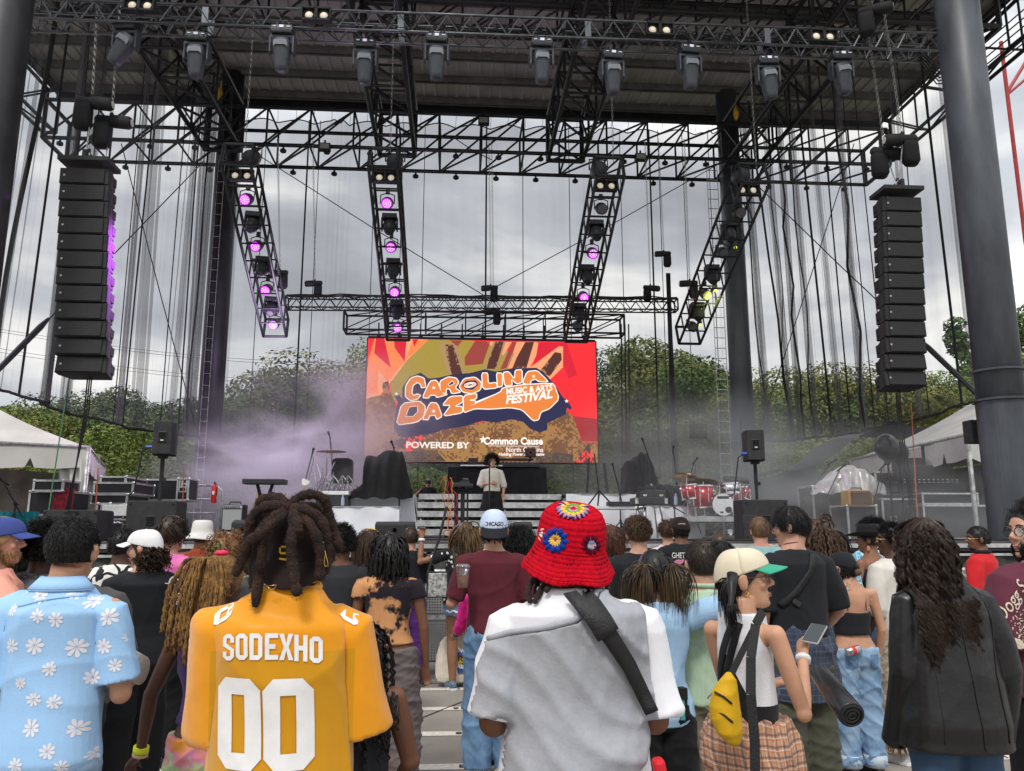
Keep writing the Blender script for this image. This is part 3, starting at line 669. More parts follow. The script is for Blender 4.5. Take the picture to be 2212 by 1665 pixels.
def moving_head(label,loc,tilt=0,pan=0,dark=False):
 t=thing('moving_head_light',label,'stage light',loc,pan,group='moving head lights under the front truss')
 mm=M_FIX
 b=MB().box((0,0,-.075),(.40,.26,.11),taper=.9).box((0,-.02,-.15),(.34,.2,.05),taper=1.1)
 for s in (-1,1):b.box((s*.1,0,.02),(.04,.06,.12)).box((s*.1,0,.07),(.09,.04,.03))
 t.scale=(.92,.92,.95);part('base',b,M_FIXD,t,bevel=.012)
 part('display',MB().box((0,-.137,-.07),(.075,.006,.045)).box((-.12,-.135,-.07),(.05,.004,.012)).box((.12,-.135,-.07),(.06,.004,.012)),M_LCD,t)
 y=MB()
 for s in (-1,1):y.prism([(s*.18,-.07,-.19),(s*.205,.07,-.19),(s*.205,.06,-.50),(s*.19,.0,-.56),(s*.18,-.07,-.50)],(s*.035,0,0))
 y.box((0,0,-.21),(.42,.13,.05))
 part('yoke',y,mm,t,bevel=.01)
 h=MB();Mx=Matrix.Translation((0,0,-.43))@Matrix.Rotation(tilt,4,'Y')@Matrix.Rotation(R(8),4,'X')
 rings=[]
 for z,rx,ry in ((.20,.085,.07),(.17,.135,.115),(.04,.15,.13),(-.06,.145,.125),(-.30,.115,.11),(-.36,.10,.10),(-.38,.075,.075)):
  rings.append([(rx*math.copysign(abs(math.cos(a))**.6,math.cos(a)),ry*math.copysign(abs(math.sin(a))**.6,math.sin(a)),z) for a in [2*PI*i/20 for i in range(20)]])
 h.loft(rings);h.xf(Mx);part('head',h,mm if not dark else M_FIXD,t,True)
 v=MB().prism([(-.10,-.135,.12),(.10,-.135,.12),(.12,-.14,.07),(.12,-.14,.0),(.08,-.14,.035),(-.08,-.14,.035),(-.12,-.14,.0),(-.12,-.14,.07)],(0,-.012,0))
 v.xf(Mx);part('vent_plate',v,mat('vent_grey',(0.22,0.23,0.26),.4),t)
 g=MB()
 for q in range(5):g.box((0,-.142,.055+.012*q),(.13,.004,.005))
 g.xf(Mx);part('vent',g,M_BLKM,t)
 return t
MH=[(275,48,12.0,.62,'tilted moving head light at far left of front truss'),(428,73,12.15,0,'second moving head light from left on front truss'),(612,58,11.85,0,'third moving head light from left on front truss'),(790,88,12.15,0,'fourth moving head light from left on front truss'),(944,76,11.85,0,'fifth moving head light from left on front truss'),(1170,86,11.95,0,'fifth moving head light from right on front truss'),(1322,112,12.2,-.05,'fourth moving head light from right on front truss'),(1488,100,12.0,-.05,'third moving head light from right on front truss'),(1657,124,12.2,-.15,'second moving head light from right on front truss'),(1815,114,12.1,-.18,'far right moving head light on front truss')]
for px,py,Y,tl,lb in MH:moving_head(lb,P(px,py,Y),tl,R(rnd.uniform(-6,6)))
M_LENS=mat('warm_lens',(0.75,0.68,0.55),0.25,0,0.0,emit=(0.8,0.68,0.5),es=.35)
def blinder(label,loc,sc=1.0,lit=True,pitch=0,roll=0,group='two lens blinder lights on the front truss'):
 t=thing('blinder_light',label,'stage light',loc,0,group=group);t.rotation_euler=(pitch,roll,0);t.scale=(sc,sc,sc)
 h=MB()
 for s in (-1,1):
  for (cx,cz,w,hh) in ((s*.115,.10,.22,.03),(s*.115,-.10,.22,.03),(s*.22,0,.02,.2),(s*.012,0,.022,.2)):h.box((cx,-.02,cz),(w,.12,hh))
  h.box((s*.115,.035,0),(.22,.01,.2))
 part('housing',h,M_BLKM,t)
 for s in (-1,1):
  part('lens',MB().ell((s*.115,0,0),(.066,.05,.066),nu=20,nv=12),M_LENS,t,True)
  part('lens_ring',MB().lathe((s*.115,-.01,0),[(.085,0),(.085,.03),(.068,.03),(.068,0)],20,M=Matrix.Rotation(R(90),3,'X')),M_BLKM,t,True)
 return t
for px,py,lb in ((303,13,'two lens blinder light at left top of front truss'),(684,34,'two lens blinder light second from left on front truss'),(1424,66,'two lens blinder light second from right on front truss'),(1777,80,'two lens blinder light at right end of front truss')):
 blinder(lb,P(px,py,11.72),1.02)
M_CHAIN=mat('steel_chain',(0.42,0.43,0.40),0.4,0.8,0.1)
def chain(mb,a,b,r=.018):
 a,b=Vector(a),Vector(b);n=max(2,int((b-a).length/.06));d=(b-a)/n
 for i in range(n):
  c=a+d*(i+.5);u=Vector((1,0,0)) if i%2 else Vector((0,1,0))
  h=d*.62
  mb.tube([c-h,c-h*.6+u*r,c+h*.6+u*r,c+h,c+h*.6-u*r,c-h*.6-u*r,c-h],r*.33,3,caps=False)
M_BAG=mat('hoist_bag_cloth',(0.014,0.014,0.016),.9,0,.2,6,.5,15)
def hoist(label,p,sc=1.0,chain_to=None,hook_to=None,bag=(-.12,-.28),rz=0.0,flip=1):
 t=thing('chain_hoist',label,'chain hoist',p,rz,group='black chain hoists')
 k=sc
 b=MB().tube([(-.26*k*flip,0,.02*k),(-.22*k*flip,0,.02*k),(.02*k*flip,0,.01),(.05*k*flip,0,0),(.30*k*flip,0,-.02*k),(.34*k*flip,0,-.02*k)],[.05*k,.085*k,.085*k,.11*k,.11*k,.085*k],16)
 b.box((0,0,.1*k),(.05*k,.05*k,.1*k));part('motor',b,M_BLKM,t,True)
 part('badge',MB().cyl((.345*k*flip,0,-.02*k),(.350*k*flip,0,-.02*k),.062*k,16),mat('badge_white',(0.6,0.58,0.55),.5,var=.3,vs=60),t)
 rings=[]
 for z,w,dd in ((0,.13,.10),(-.1,.135,.11),(-.36,.14,.11),(-.44,.10,.07)):
  rings.append([((bag[0]*flip+w*math.copysign(abs(math.cos(a))**.5,math.cos(a)))*k,dd*k*math.copysign(abs(math.sin(a))**.5,math.sin(a)),z*k-.04) for a in [2*PI*i/16 for i in range(16)]])
 part('chain_bag',MB().loft(rings),M_BAG,t,True)
 if chain_to is not None:
  m=MB();chain(m,(0.0,0,.1),Vector(chain_to)-Vector(p));part('chain',m,M_CHAIN,t)
 if hook_to is not None:
  q=Vector(hook_to)-Vector(p);m=MB().tube([(0.0,0,0),q],.01,5).tube([q+Vector((math.cos(a)*.05,0,math.sin(a)*.05)) for a in [PI*2*i/10 for i in range(11)]],.016,5)
  part('hook',m,M_SILD,t)
 return t
M_GRL=mat('speaker_grille',(0.025,0.025,0.027),0.65,0,0.15,40,.6,300)
def line_array(label,Y,top,bot,wpx,side,group):
 c=P(top[0],top[1],Y);cb=P(bot[0],bot[1],Y+.25)
 t=thing('line_array',label,'loudspeaker',(c.x,c.y,c.z),0,group=group)
 w=wpx/FPX*(Y+(c.z-CH)*.18);dpt=.42
 H=c.z-cb.z;n=12;bh=H/n*.985
 fr=MB().box((0.0,.12,.03),(w*1.03,.5,.07)).box((side*w*.0,.05,.12),(.06,.3,.14));fr.tube([(0,.05,.16),(0,.05,.26)],.03,8)
 part('bumper_frame',fr,M_SPK,t,bevel=.005)
 z=-.09;x=0;y=0;ang=R(2);dx_=(cb.x-c.x)/n
 for i in range(n):
  ang+=R(.25 if i<6 else (1.0 if i<9 else 2.2))*1.0
  cen=Vector((x,y,z-bh/2));Mx=Matrix.Translation(cen)@Matrix.Rotation(-ang*.9+R(3),4,'X')
  g=MB();hw=w/2
  g.loft([[(-hw,-.02,-bh*.47),(hw,-.02,-bh*.47),(hw,-.02,bh*.47),(-hw,-.02,bh*.47)],[(-hw,.10,-bh*.47),(hw,.10,-bh*.47),(hw,.10,bh*.47),(-hw,.10,bh*.47)],[(-hw*.80,dpt,-bh*.34),(hw*.80,dpt,-bh*.34),(hw*.80,dpt,bh*.34),(-hw*.80,dpt,bh*.34)]])
  g.xf(Mx);cb_=part('cabinet',g,M_SPK,t,bevel=.004)
  f=MB().box((-side*w*.03,-.032,0),(w*.90,.022,bh*.86));f.xf(Mx);part('grille',f,M_GRL,cb_,bevel=.004)
  lg_=MB().box((-w*.39,-.046,0),(.028,.006,.026));lg_.xf(Mx);part('badge',lg_,mat('badge_silver',(0.7,0.7,0.68),.3,.5,0),cb_)
  hd=MB()
  hd.box((side*hw*.90,.27,.02),(.03,.12,bh*.5));hd.box((side*hw*.99,.02,0),(.03,.05,bh*.9));hd.xf(Mx);part('rigging',hd,M_BLKM,cb_)
  z-=bh/.985;x+=dx_;y+=math.sin(max(0,ang-R(4)))*bh*1.0;
 m=MB()
 for k in range(3):m.tube([(side*.2+.03*k,.3,-H*.97),(side*.16+.03*k,.4,-H-.6),(side*.1-.03*k*side,.35,-H-2.2),(-side*.25+.04*k,.3,-c.z+SZ+.02)],.011,5)
 for k in range(0):m.tube([(side*w*.5,.25,-H*(.1+.18*k)),(side*w*.62,.35,-H*(.15+.18*k)),(side*w*.48,.3,-H*(.2+.18*k))],.007,4)
 part('cable',m,M_BLKM,t)
 return t,c
la,cl=line_array('tall left hanging line array with purple light on its side',12.0,(186,352),(190,800),97,1,'hanging line arrays')
ra,cr=line_array('tall right hanging line array in front of the right net',12.0,(1945,414),(1940,828),88,-1,'hanging line arrays')
for px,py,Yq,ct,hk,lb,fl in ((198,222,12.0,(212,-20),(186,335),'upper chain hoist above left speaker array',1),(240,262,12.2,(262,-20),(228,345),'lower chain hoist above left speaker array',1),(1950,302,12.0,(1900,-40),(1942,398),'upper chain hoist above right speaker array',-1),(1912,330,12.2,(1870,30),(1938,400),'lower chain hoist above right speaker array',1)):
 hoist(lb,P(px,py,Yq),.95,P(ct[0],ct[1],Yq),P(hk[0],hk[1],Yq),flip=fl)
hoist('chain hoist hanging at top right above front truss',P(1885,22,11.6),.9,P(1885,-60,11.6),None,rz=R(-30))
M_LEDON={}
def led_mat(name,c,es):return mat(name,(0.2,0.05,0.25),.4,var=0,emit=c,es=es)
M_PUR=led_mat('purple_led',(0.70,0.02,0.95),1.0);M_PURC=led_mat('purple_led_core',(1.0,0.55,1.0),1.9)
M_LEDOFF=mat('led_off_lens',(0.09,0.09,0.10),.3,0,.2)
def par_can(label,loc,state,sc=1.0,tilt=0):
 t=thing('par_light',label,'stage light',loc,0,group='LED par lights on the hanging light ladders');t.rotation_euler=(0,tilt,0)
 k=sc;Mx=Matrix.Rotation(R(24),4,'X')
 b=MB().lathe((0,0,0),[(.07*k,.22*k),(.12*k,.18*k),(.135*k,.05*k),(.125*k,-.06*k),(.125*k,-.10*k)],20,M=Matrix.Rotation(R(-62),3,'X'))
 b.xf(Matrix.Translation((0,0,0)));part('body',b,M_FIXD,t,True)
 y=MB().tube([(-.15*k,.02,0),(-.15*k,.04,.2*k),(0,.04,.26*k),(.15*k,.04,.2*k),(.15*k,.02,0)],.014*k,5).box((0,.05,.3*k),(.07,.07,.1))
 part('yoke',y,M_FIXD,t)
 nrm=Vector((0,-math.sin(R(62)),-math.cos(R(62))));c0=nrm*.105*k
 u=Vector((1,0,0));w=nrm.cross(u)
 f=MB();f.cyl(c0,c0+nrm*.004,.112*k,20);part('lens',f,M_PUR if state else M_LEDOFF,t)
 l=MB()
 for ring,cnt in ((0,1),(.04,6),(.078,11)):
  for q in range(cnt):
   a=2*PI*q/cnt+ring*10;c=c0+nrm*.008+(u*math.cos(a)+w*math.sin(a))*ring*k
   l.cyl(c,c+nrm*.004,.013*k,6)
 part('led_cluster',l,M_PURC if state else mat('led_off',(0.2,0.2,0.2),.3),t)
 return t
def profile(label,loc,sc=1.0,tilt=0):
 t=thing('profile_light',label,'stage light',loc,0,group='dark moving lights on the hanging light ladders');t.rotation_euler=(0,tilt,0)
 k=sc
 part('base',MB().box((0,0,.22*k),(.30*k,.24*k,.1*k)),M_FIXD,t,bevel=.01)
 y=MB()
 for s in (-1,1):y.box((s*.155*k,0,.06*k),(.035*k,.11*k,.28*k))
 part('yoke',y,M_FIXD,t,bevel=.01)
 h=MB().lathe((0,0,.02*k),[(.07*k,.16*k),(.13*k,.12*k),(.14*k,-.02*k),(.11*k,-.14*k),(.085*k,-.17*k),(.085*k,-.2*k),(.05*k,-.2*k)],18,M=Matrix.Rotation(R(-35),3,'X'))
 part('head',h,M_FIXD,t,True)
 return t
LAD=[('far left',(513,332,13.3),(596,708,17.8),[('b',.175),('p1',.29),('f',.43),('p1',.555),('f',.68),('p1',.80),('f',.90),('p1',.99)]),('center left',(829,340,13.3),(861,716,17.8),[('b',.165),('p1',.29),('f',.42),('p1',.54),('f',.67),('p1',.79),('f',.90),('p1',.985)]),('center right',(1316,360,13.3),(1243,720,17.8),[('b',.165),('p0',.28),('f',.42),('p1',.545),('f',.68),('p1',.80),('f',.90),('p0',.97)]),('far right',(1628,374,13.3),(1486,724,17.8),[('b',.155),('p0',.27),('f',.40),('p0',.52),('f',.66),('p0',.77),('f',.88),('p0',.96)])]
cnt=0
for nm,ta,tb,lst in LAD:
 a,b=P(*ta),P(*tb)
 truss('light_ladder',nm+' hanging black ladder truss carrying stage lights',a,b,.50,.50,.50,.03,.018,M_BLK,lace='r',group='hanging ladder trusses with lights',up=(0,-.4,1))
 ti=math.atan2(b.x-a.x,a.z-b.z)*-.5
 dirn=(b-a)
 npos=0
 for kk,u in lst:
  Ya,Yb=ta[2],tb[2];f=u*Ya/(Yb-u*(Yb-Ya))
  p=a+dirn*f;npos+=1
  pos=['top','second','third','fourth','fifth','sixth','seventh','eighth'][npos-1]
  if kk=='b':blinder('%s two lens blinder on the %s light ladder'%(pos,nm),p+Vector((0,-.2,.05)),.92,group='two lens blinder lights on the ladders')
  elif kk[0]=='p':par_can('%s fixture down the %s ladder, par light %s'%(pos,nm,'glowing purple' if kk[1]=='1' else 'switched off'),p+Vector((0,-.16,0)),kk[1]=='1',.86,ti)
  else :profile('%s fixture down the %s ladder, dark moving light'%(pos,nm),p+Vector((0,-.08,0)),.95,ti)
 m=MB();top=a+Vector((.1,.1,.15));chain(m,top,(top.x,top.y,ZR-1.6),.014);solo('lifting_chain',m,M_CHAIN,'steel chain lifting the %s light ladder'%nm,'chain',group='lifting chains of the light ladders')
 t=thing('spot_light','round black spot light on top of the %s ladder'%nm,'stage light',a+Vector((.18 if 'left' in nm else -.15,.25,.05)),group='spot lights at the ladder tops')
 part('body',MB().lathe((0,0,0),[(.08,.2),(.14,.15),(.15,-.1),(.13,-.14)],18,M=Matrix.Rotation(R(-60 if 'left' in nm else -75),3,'X')),M_FIXD,t,True)
 part('yoke',MB().tube([(-.17,0,0),(-.17,0,.2),(.17,0,.2),(.17,0,0)],.016,5),M_FIXD,t)
def lamp(nm,p,tgt,col,e,ang=50,blend=.8):
 l=bpy.data.lights.new(nm,'SPOT');l.energy=e;l.color=col;l.spot_size=R(ang);l.spot_blend=blend;l.shadow_soft_size=.1
 o=bpy.data.objects.new(nm,l);COL.objects.link(o);o.location=p
 o.rotation_euler=(Vector(tgt)-Vector(p)).to_track_quat('-Z','Y').to_euler();return o
lamp('purple_par_lamp',P(525,545,14.3)+Vector((-.4,-.35,0)),cl+Vector((.3,.3,-1.6)),(0.62,0.12,1.0),1300,44)
def glow(nm,p,col,e,r=.7):
 l=bpy.data.lights.new(nm,'POINT');l.energy=e;l.color=col;l.shadow_soft_size=r;o=bpy.data.objects.new(nm,l);COL.objects.link(o);o.location=p
glow('purple_par_glow',P(598,740,16.8),(0.84,0.62,1.0),330)
lamp('yellow_beam_lamp',P(1545,640,15.8)+Vector((0,.2,0)),P(1610,640,20.6),(0.75,0.85,0.15),110,80)
for i,(px,py) in enumerate(((1588,535),(1546,628),(1512,702))):
 c=P(px,py,15.5+i*.8);t=thing('beam_light',['upper','middle','lower'][i]+' tiny yellow green lamp glowing at the edge of far right ladder','stage light',c,group='yellow green lamps on the far right ladder')
 part('body',MB().tube([(0,0,.05),(0,.03,.16)],.05,8),M_FIXD,t);part('lens',MB().ell((0,-.02,0),(.035,.02,.035)),mat('yellow_led',(0.3,0.35,0.05),.4,var=0,emit=(0.7,0.8,0.1),es=1.0),t,True)
A=P(620,654,19.6);B=P(1461,660,19.6)
truss('lighting_truss','slim black truss hanging mid stage just above the screen truss',A,B,.3,.29,.42,.02,.012,M_BLK,lace='z')
m=MB();
for s in range(3):m.tube([A+(B-A)*(q/30)+Vector((0,.1*s-.1,.17+rnd.uniform(0,.05))) for q in range(31)],.018,4)
solo('truss_cable',m,M_BLKM,'cable bundle lying on top of the slim mid truss','cable',kind='stuff')
A=P(746,696,20.2);B=P(1344,705,20.2)
truss('lighting_truss','deep black box truss that carries the video screen',A,B,.52,.50,1.0,.028,.016,M_BLK,lace='n')
HO=[(680,612,19.6,'chain hoist at left end of the slim mid truss'),(1060,622,19.6,'upper chain hoist above middle of the screen'),(1405,622,19.6,'chain hoist at right end of the slim mid truss'),(1434,548,19.8,'highest small chain hoist right of the screen'),(1066,672,20.0,'lower chain hoist above middle of the screen'),(604,590,17.5,'small chain hoist beside the far left ladder'),(1490,612,17.5,'small chain hoist beside the far right ladder')]
for px,py,Y,lb in HO:hoist(lb,P(px,py,Y),.72,P(px-4 if px<1100 else px-12,300,Y),None,flip=1 if px%2 else -1)
m=MB()
for k in range(4):m.tube([P(1440+2.2*k,590,20),P(1444+2*k,700,20),P(1448+3*k,850,20),P(1455+4*k,1060,20)],.022,5)
solo('cable_loom',m,M_BLKM,'thick black cable loom hanging right of the screen from a hoist','cable',smooth=True)
m=MB()
for k,px in enumerate((1342,1350,1358)):m.tube([P(px,700,20.3),P(px+3,1060,20.3)],.02,5)
solo('cable_loom',m,M_BLKM,'thin cables dropping along the right edge of the screen','cable')
# ================================================================== VIDEO SCREEN
SY=20.4
tl,tr_,br_,bl_=P(794,731,SY),P(1287,741,SY),P(1289,999,SY),P(789,997,SY)
scx=(tl.x+tr_.x)/2;SW=((tr_.x-tl.x)+(br_.x-bl_.x))/2;zt_=(tl.z+tr_.z)/2;zb_=(bl_.z+br_.z)/2;SH_=zt_-zb_
sc_=thing('video_screen','big LED video screen with the orange festival logo','screen',(scx,SY,zb_))
def SC(u,v,d=0.0):
 x=(u-(95+(68-95)*(v-60)/1125))/((2168+14*(v-97)/1093)-(95-27*(v-60)/1125))
 yt=60+37*x;yb=1185+5*x
 z=1-(v-yt)/(yb-yt)
 return Vector(((x-.5)*SW,-.06-d,z*SH_))
part('housing',MB().box((0,.05,SH_/2),(SW+.06,.2,SH_+.06)),M_BLKM,sc_)
hb=MB()
for i in range(11):
 x=-SW/2+SW*(i+.5)/11;hb.tube([(x,.0,SH_+.03),(x,-.1,SH_+.42)],.02,5);hb.box((x,0,SH_+.08),(.1,.1,.08))
hb.box((0,0,SH_+.05),(SW,.06,.05));part('hanging_bar',hb,M_BLKM,sc_)
def em(name,hexc,k=1.0,noise=0,px=False,c2=None,thr=None):
 c=srgb(hexc);M=bpy.data.materials.new(name);M.use_nodes=True;t=M.node_tree;b=t.nodes['Principled BSDF']
 b.inputs['Base Color'].default_value=(0.01,0.01,0.01,1);b.inputs['Roughness'].default_value=.8;b.inputs['Specular IOR Level'].default_value=.2
 b.inputs['Emission Color'].default_value=(*c,1);b.inputs['Emission Strength'].default_value=k
 tc=N(t,'ShaderNodeTexCoord')
 sn=N(t,'ShaderNodeVectorMath',operation='SNAP');sn.inputs[1].default_value=(.045,.045,.045);ln(t,tc.outputs['Object'],sn.inputs[0])
 if c2:
  wn=N(t,'ShaderNodeTexWhiteNoise',noise_dimensions='3D');ln(t,sn.outputs[0],wn.inputs[0])
  ns=N(t,'ShaderNodeTexNoise',i_Scale=thr[0],i_Detail=3.0);ln(t,sn.outputs[0],ns.inputs[0])
  ad=N(t,'ShaderNodeMath',operation='MULTIPLY_ADD',n_1=.28,n_2=-.14);ln(t,wn.outputs['Value'],ad.inputs[0])
  a2=N(t,'ShaderNodeMath',operation='ADD');ln(t,ad.outputs[0],a2.inputs[0]);ln(t,ns.outputs[0],a2.inputs[1])
  gt=N(t,'ShaderNodeMath',operation='GREATER_THAN',n_1=thr[1]);ln(t,a2.outputs[0],gt.inputs[0])
  mx=N(t,'ShaderNodeMix',data_type='RGBA');ln(t,gt.outputs[0],mx.inputs[0]);mx.inputs[6].default_value=(*c,1);mx.inputs[7].default_value=(*srgb(c2),1)
  ln(t,mx.outputs[2],b.inputs['Emission Color'])
 return M
E=dict(red=em('led_red','ee3036'),dred=em('led_dark_red','d02438'),org=em('led_orange','f4824a'),peach=em('led_peach','ee9c70'),olive=em('led_olive','a08a3e'),mar=em('led_maroon','96423c'),tan=em('led_tan','a4865c'),navy=em('led_navy','2e2f4c'),logo=em('led_logo_orange','e0803e'),wht=em('led_white','f6ece4'),half=em('led_halftone','a07648',c2='74503a',thr=(1.6,.5)),fing=em('led_finger','54302c'),fing2=em('led_finger_edge','9a7650',c2='56322c',thr=(.9,.46)),rh=em('led_red_halftone','ec4438',c2='4c3c3a',thr=(1.2,.56)),dk=em('led_dark','4a423e',c2='6a5240',thr=(2,.55)),br=em('led_brown_red','a03236'))
def poly(key,pts,d,name='screen_graphic',parent=None):
 m=MB();n=len(pts);m.add([SC(u,v,d) for u,v in pts],[tuple(range(n))])
 return m
gl={}
order=[]
def dr(key,pts,d):
 order.append((key,pts,d))
dr('red',[(95,60),(2168,97),(2182,1190),(68,1185)],.0)
dr('peach',[(90,330),(180,580),(190,350),(270,460),(330,60),(640,70),(470,240),(300,470),(180,620),(85,640)],.002)
dr('org',[(155,60),(330,60),(340,150),(420,280),(500,75),(640,70),(440,260),(275,460),(190,350),(180,560),(85,575),(100,250)],.003)
dr('dred',[(165,60),(240,60),(300,335),(150,200)],.004);dr('dred',[(325,60),(440,65),(425,280),(335,150)],.004);dr('dred',[(490,68),(545,68),(510,140)],.004)
dr('olive',[(640,70),(1000,78),(1170,100),(1420,240),(1300,560),(800,700),(300,640),(300,480),(440,270)],.004)
dr('tan',[(735,120),(790,90),(900,130),(990,390),(820,400),(760,220)],.006)
dr('mar',[(1060,85),(1200,90),(1130,300),(970,315),(965,240)],.006);dr('mar',[(830,78),(945,80),(900,140)],.006)
dr('tan',[(1130,340),(1230,90),(1340,95),(1260,340)],.007);dr('peach',[(1160,90),(1395,95),(1320,220)],.006)
dr('mar',[(1400,95),(1440,95),(1345,340),(1290,350)],.008);dr('tan',[(1345,180),(1420,200),(1360,340),(1290,350)],.0075)
dr('peach',[(1440,95),(1600,95),(1640,100),(1620,220),(1560,340),(1500,350),(1360,340)],.006)
dr('peach',[(1560,335),(1830,135),(1868,140),(1865,330),(1740,450),(1640,400)],.006)
dr('dred',[(1640,100),(2168,97),(2175,620),(1960,560),(1868,300),(1868,140),(1830,135),(1600,300)],.003)
dr('red',[(1900,100),(2168,97),(2180,800),(1930,780),(1800,480),(2000,400)],.004)
dr('br',[(1950,775),(2180,800),(2182,1000),(2040,1000)],.005)
dr('half',[(85,620),(300,560),(360,700),(760,900),(1400,780),(1760,800),(1880,700),(1960,790),(2040,1010),(2182,1010),(2182,1190),(68,1185)],.006)
dr('rh',[(350,1000),(420,960),(640,930),(520,1060),(480,1110),(330,1030)],.008);dr('rh',[(2100,1020),(2160,1190),(1965,1190)],.008)
dr('dk',[(420,1100),(700,1080),(800,1183),(400,1183)],.008);dr('dk',[(1640,1090),(1960,1120),(1950,1188),(1600,1188)],.008)
for pts in ([(790,120),(850,110),(870,140),(945,390),(850,395),(805,240)],[(1250,90),(1320,92),(1250,345),(1165,345),(1190,240)],[(1520,95),(1600,95),(1530,335),(1400,340),(1440,240)],[(1650,370),(1790,190),(1850,200),(1855,260),(1745,415)]):
 dr('fing2',pts,.009)
 cx=sum(p[0] for p in pts)/len(pts);cy=sum(p[1] for p in pts)/len(pts)
 dr('fing',[(cx+(x-cx)*.62,cy+(y-cy)*.88) for x,y in pts],.010)
dr('fing2',[(230,470),(280,460),(290,540),(250,580),(225,530)],.009)
navy=[(330,590),(380,585),(405,625),(405,520),(470,420),(570,380),(640,435),(740,425),(860,395),(1010,385),(1150,350),(1250,370),(1400,340),(1620,335),(1690,380),(1790,490),(1860,600),(1915,650),(1945,700),(1935,720),(1900,700),(1890,760),(1720,840),(1720,900),(1650,925),(1560,890),(1500,830),(1400,805),(1250,835),(1130,820),(960,870),(760,905),(700,930),(430,975),(370,960),(330,880),(345,760),(365,650)]
dr('navy',navy,.012)
LT=[[(610,480),(600,430),(540,410),(480,430),(435,500),(430,600),(480,640),(540,625),(570,590),(540,575),(510,590),(490,570),(500,500),(540,470),(570,490),(575,520),(615,515)],[(585,610),(655,455),(715,450),(765,570),(815,580),(715,610),(700,585),(655,590),(640,615)],[(740,460),(820,418),(890,430),(915,470),(880,520),(935,560),(850,575),(830,530),(800,530),(800,570),(750,570)],[(915,510),(960,435),(1060,420),(1120,470),(1110,540),(1030,575),(950,560)],[(1120,385),(1175,382),(1180,480),(1255,470),(1265,520),(1130,535)],[(1255,382),(1310,385),(1310,505),(1265,515)],[(1315,378),(1365,370),(1420,440),(1425,358),(1490,352),(1490,470),(1440,485),(1390,440),(1400,495),(1330,505)],[(1490,480),(1535,370),(1625,360),(1700,430),(1728,465),(1640,462),(1615,440),(1575,450),(1560,490)],[(350,862),(400,665),(560,640),(615,690),(600,780),(540,835)],[(585,810),(655,655),(720,660),(765,780),(715,810),(700,770),(650,775),(640,812)],[(765,680),(830,600),(950,592),(950,650),(880,690),(945,690),(950,748),(770,780),(840,680)],[(955,590),(1075,570),(1075,620),(1010,635),(1070,640),(1060,670),(1000,690),(1290,560),(1310,520),(1500,490),(1700,480),(1780,480),(1830,620),(1740,710),(1660,740),(1640,810),(1590,820),(1490,720),(1380,700),(1200,715),(1060,710),(955,750)]]
HO_=[[(690,540),(672,520),(700,500)],[(820,490),(855,460),(870,480),(830,500)],[(940,500),(980,455),(1070,450),(1090,490),(1040,540),(970,530)],[(1575,420),(1600,400),(1610,425)],[(440,780),(470,700),(540,690),(540,740),(500,780)],[(675,745),(688,715),(700,745)]]
def cen(p):return sum(a for a,b in p)/len(p),sum(b for a,b in p)/len(p)
def inset(p,d):
 n=len(p);out=[]
 ar=sum(p[i][0]*p[(i+1)%n][1]-p[(i+1)%n][0]*p[i][1] for i in range(n));sg=1 if ar>0 else -1
 for i in range(n):
  a,b,c=Vector(p[i-1]),Vector(p[i]),Vector(p[(i+1)%n]);e1=(b-a).normalized();e2=(c-b).normalized()
  n1_=Vector((-e1.y,e1.x))*sg;n2_=Vector((-e2.y,e2.x))*sg;q=n1_+n2_;k=q.length
  if k<.5:q=n1_;k=1.0;f=1
  else :f=1/max(.35,(k/2));q=q/k
  out.append(tuple(b+q*d*min(f,1.6)))
 return out
def smooth(p):
 out=[]
 for i in range(len(p)):
  a,b=Vector(p[i]),Vector(p[(i+1)%len(p)]);out+=[tuple(a*.85+b*.15),tuple(a*.15+b*.85)]
 return out
for i,p in enumerate(LT):
 q=smooth(p);dr('wht',inset(q,-5),.014+.0002*i);dr('logo',inset(q,4),.018+.0002*i)
for i,p in enumerate(HO_):
 if i==2:
  dr('navy',smooth(p),.022)
  for k in range(3):
   c=cen(p);ring=[(c[0]+math.cos(a)*(52-14*k)*1.1,c[1]+math.sin(a)*(26-7*k)+math.cos(a)*-8) for a in [2*PI*q/24 for q in range(24)]]
   dr('wht',ring,.023+.002*k);dr('logo' if k<2 else 'navy',inset(ring,5),.024+.002*k)
 elif i in (0,3,5):
  c=cen(p);st_=[(c[0]+math.cos(-PI/2+PI*k/5)*(20 if k%2==0 else 8),c[1]+math.sin(-PI/2+PI*k/5)*(20 if k%2==0 else 8)) for k in range(10)]
  dr('wht',st_,.023)
 else :dr('wht',inset(p,-5),.022);dr('navy',p,.023)
for cx,cy,r_ in ((352,578,20),(1897,640,20),(1135,990,38)):
 dr('wht',[(cx+math.cos(-PI/2+PI*k/5)*(r_ if k%2==0 else r_*.42),cy+math.sin(-PI/2+PI*k/5)*(r_ if k%2==0 else r_*.42)) for k in range(10)],.024)
dr('wht',[(1180,1043),(1638,1046),(1638,1050),(1180,1047)],.022)
bykey={}
for key,pts,d in order:
 n=len(pts);bykey.setdefault(key,MB()).add([SC(u,v,d) for u,v in pts],[tuple(range(n))])
for key,m in bykey.items():
 bm=bmesh.new();me=mkmesh('display_graphic',m,E[key]);bm.from_mesh(me);bmesh.ops.triangulate(bm,faces=bm.faces,ngon_method='BEAUTY');bm.to_mesh(me);bm.free()
 part('display_graphic',me,None,sc_)
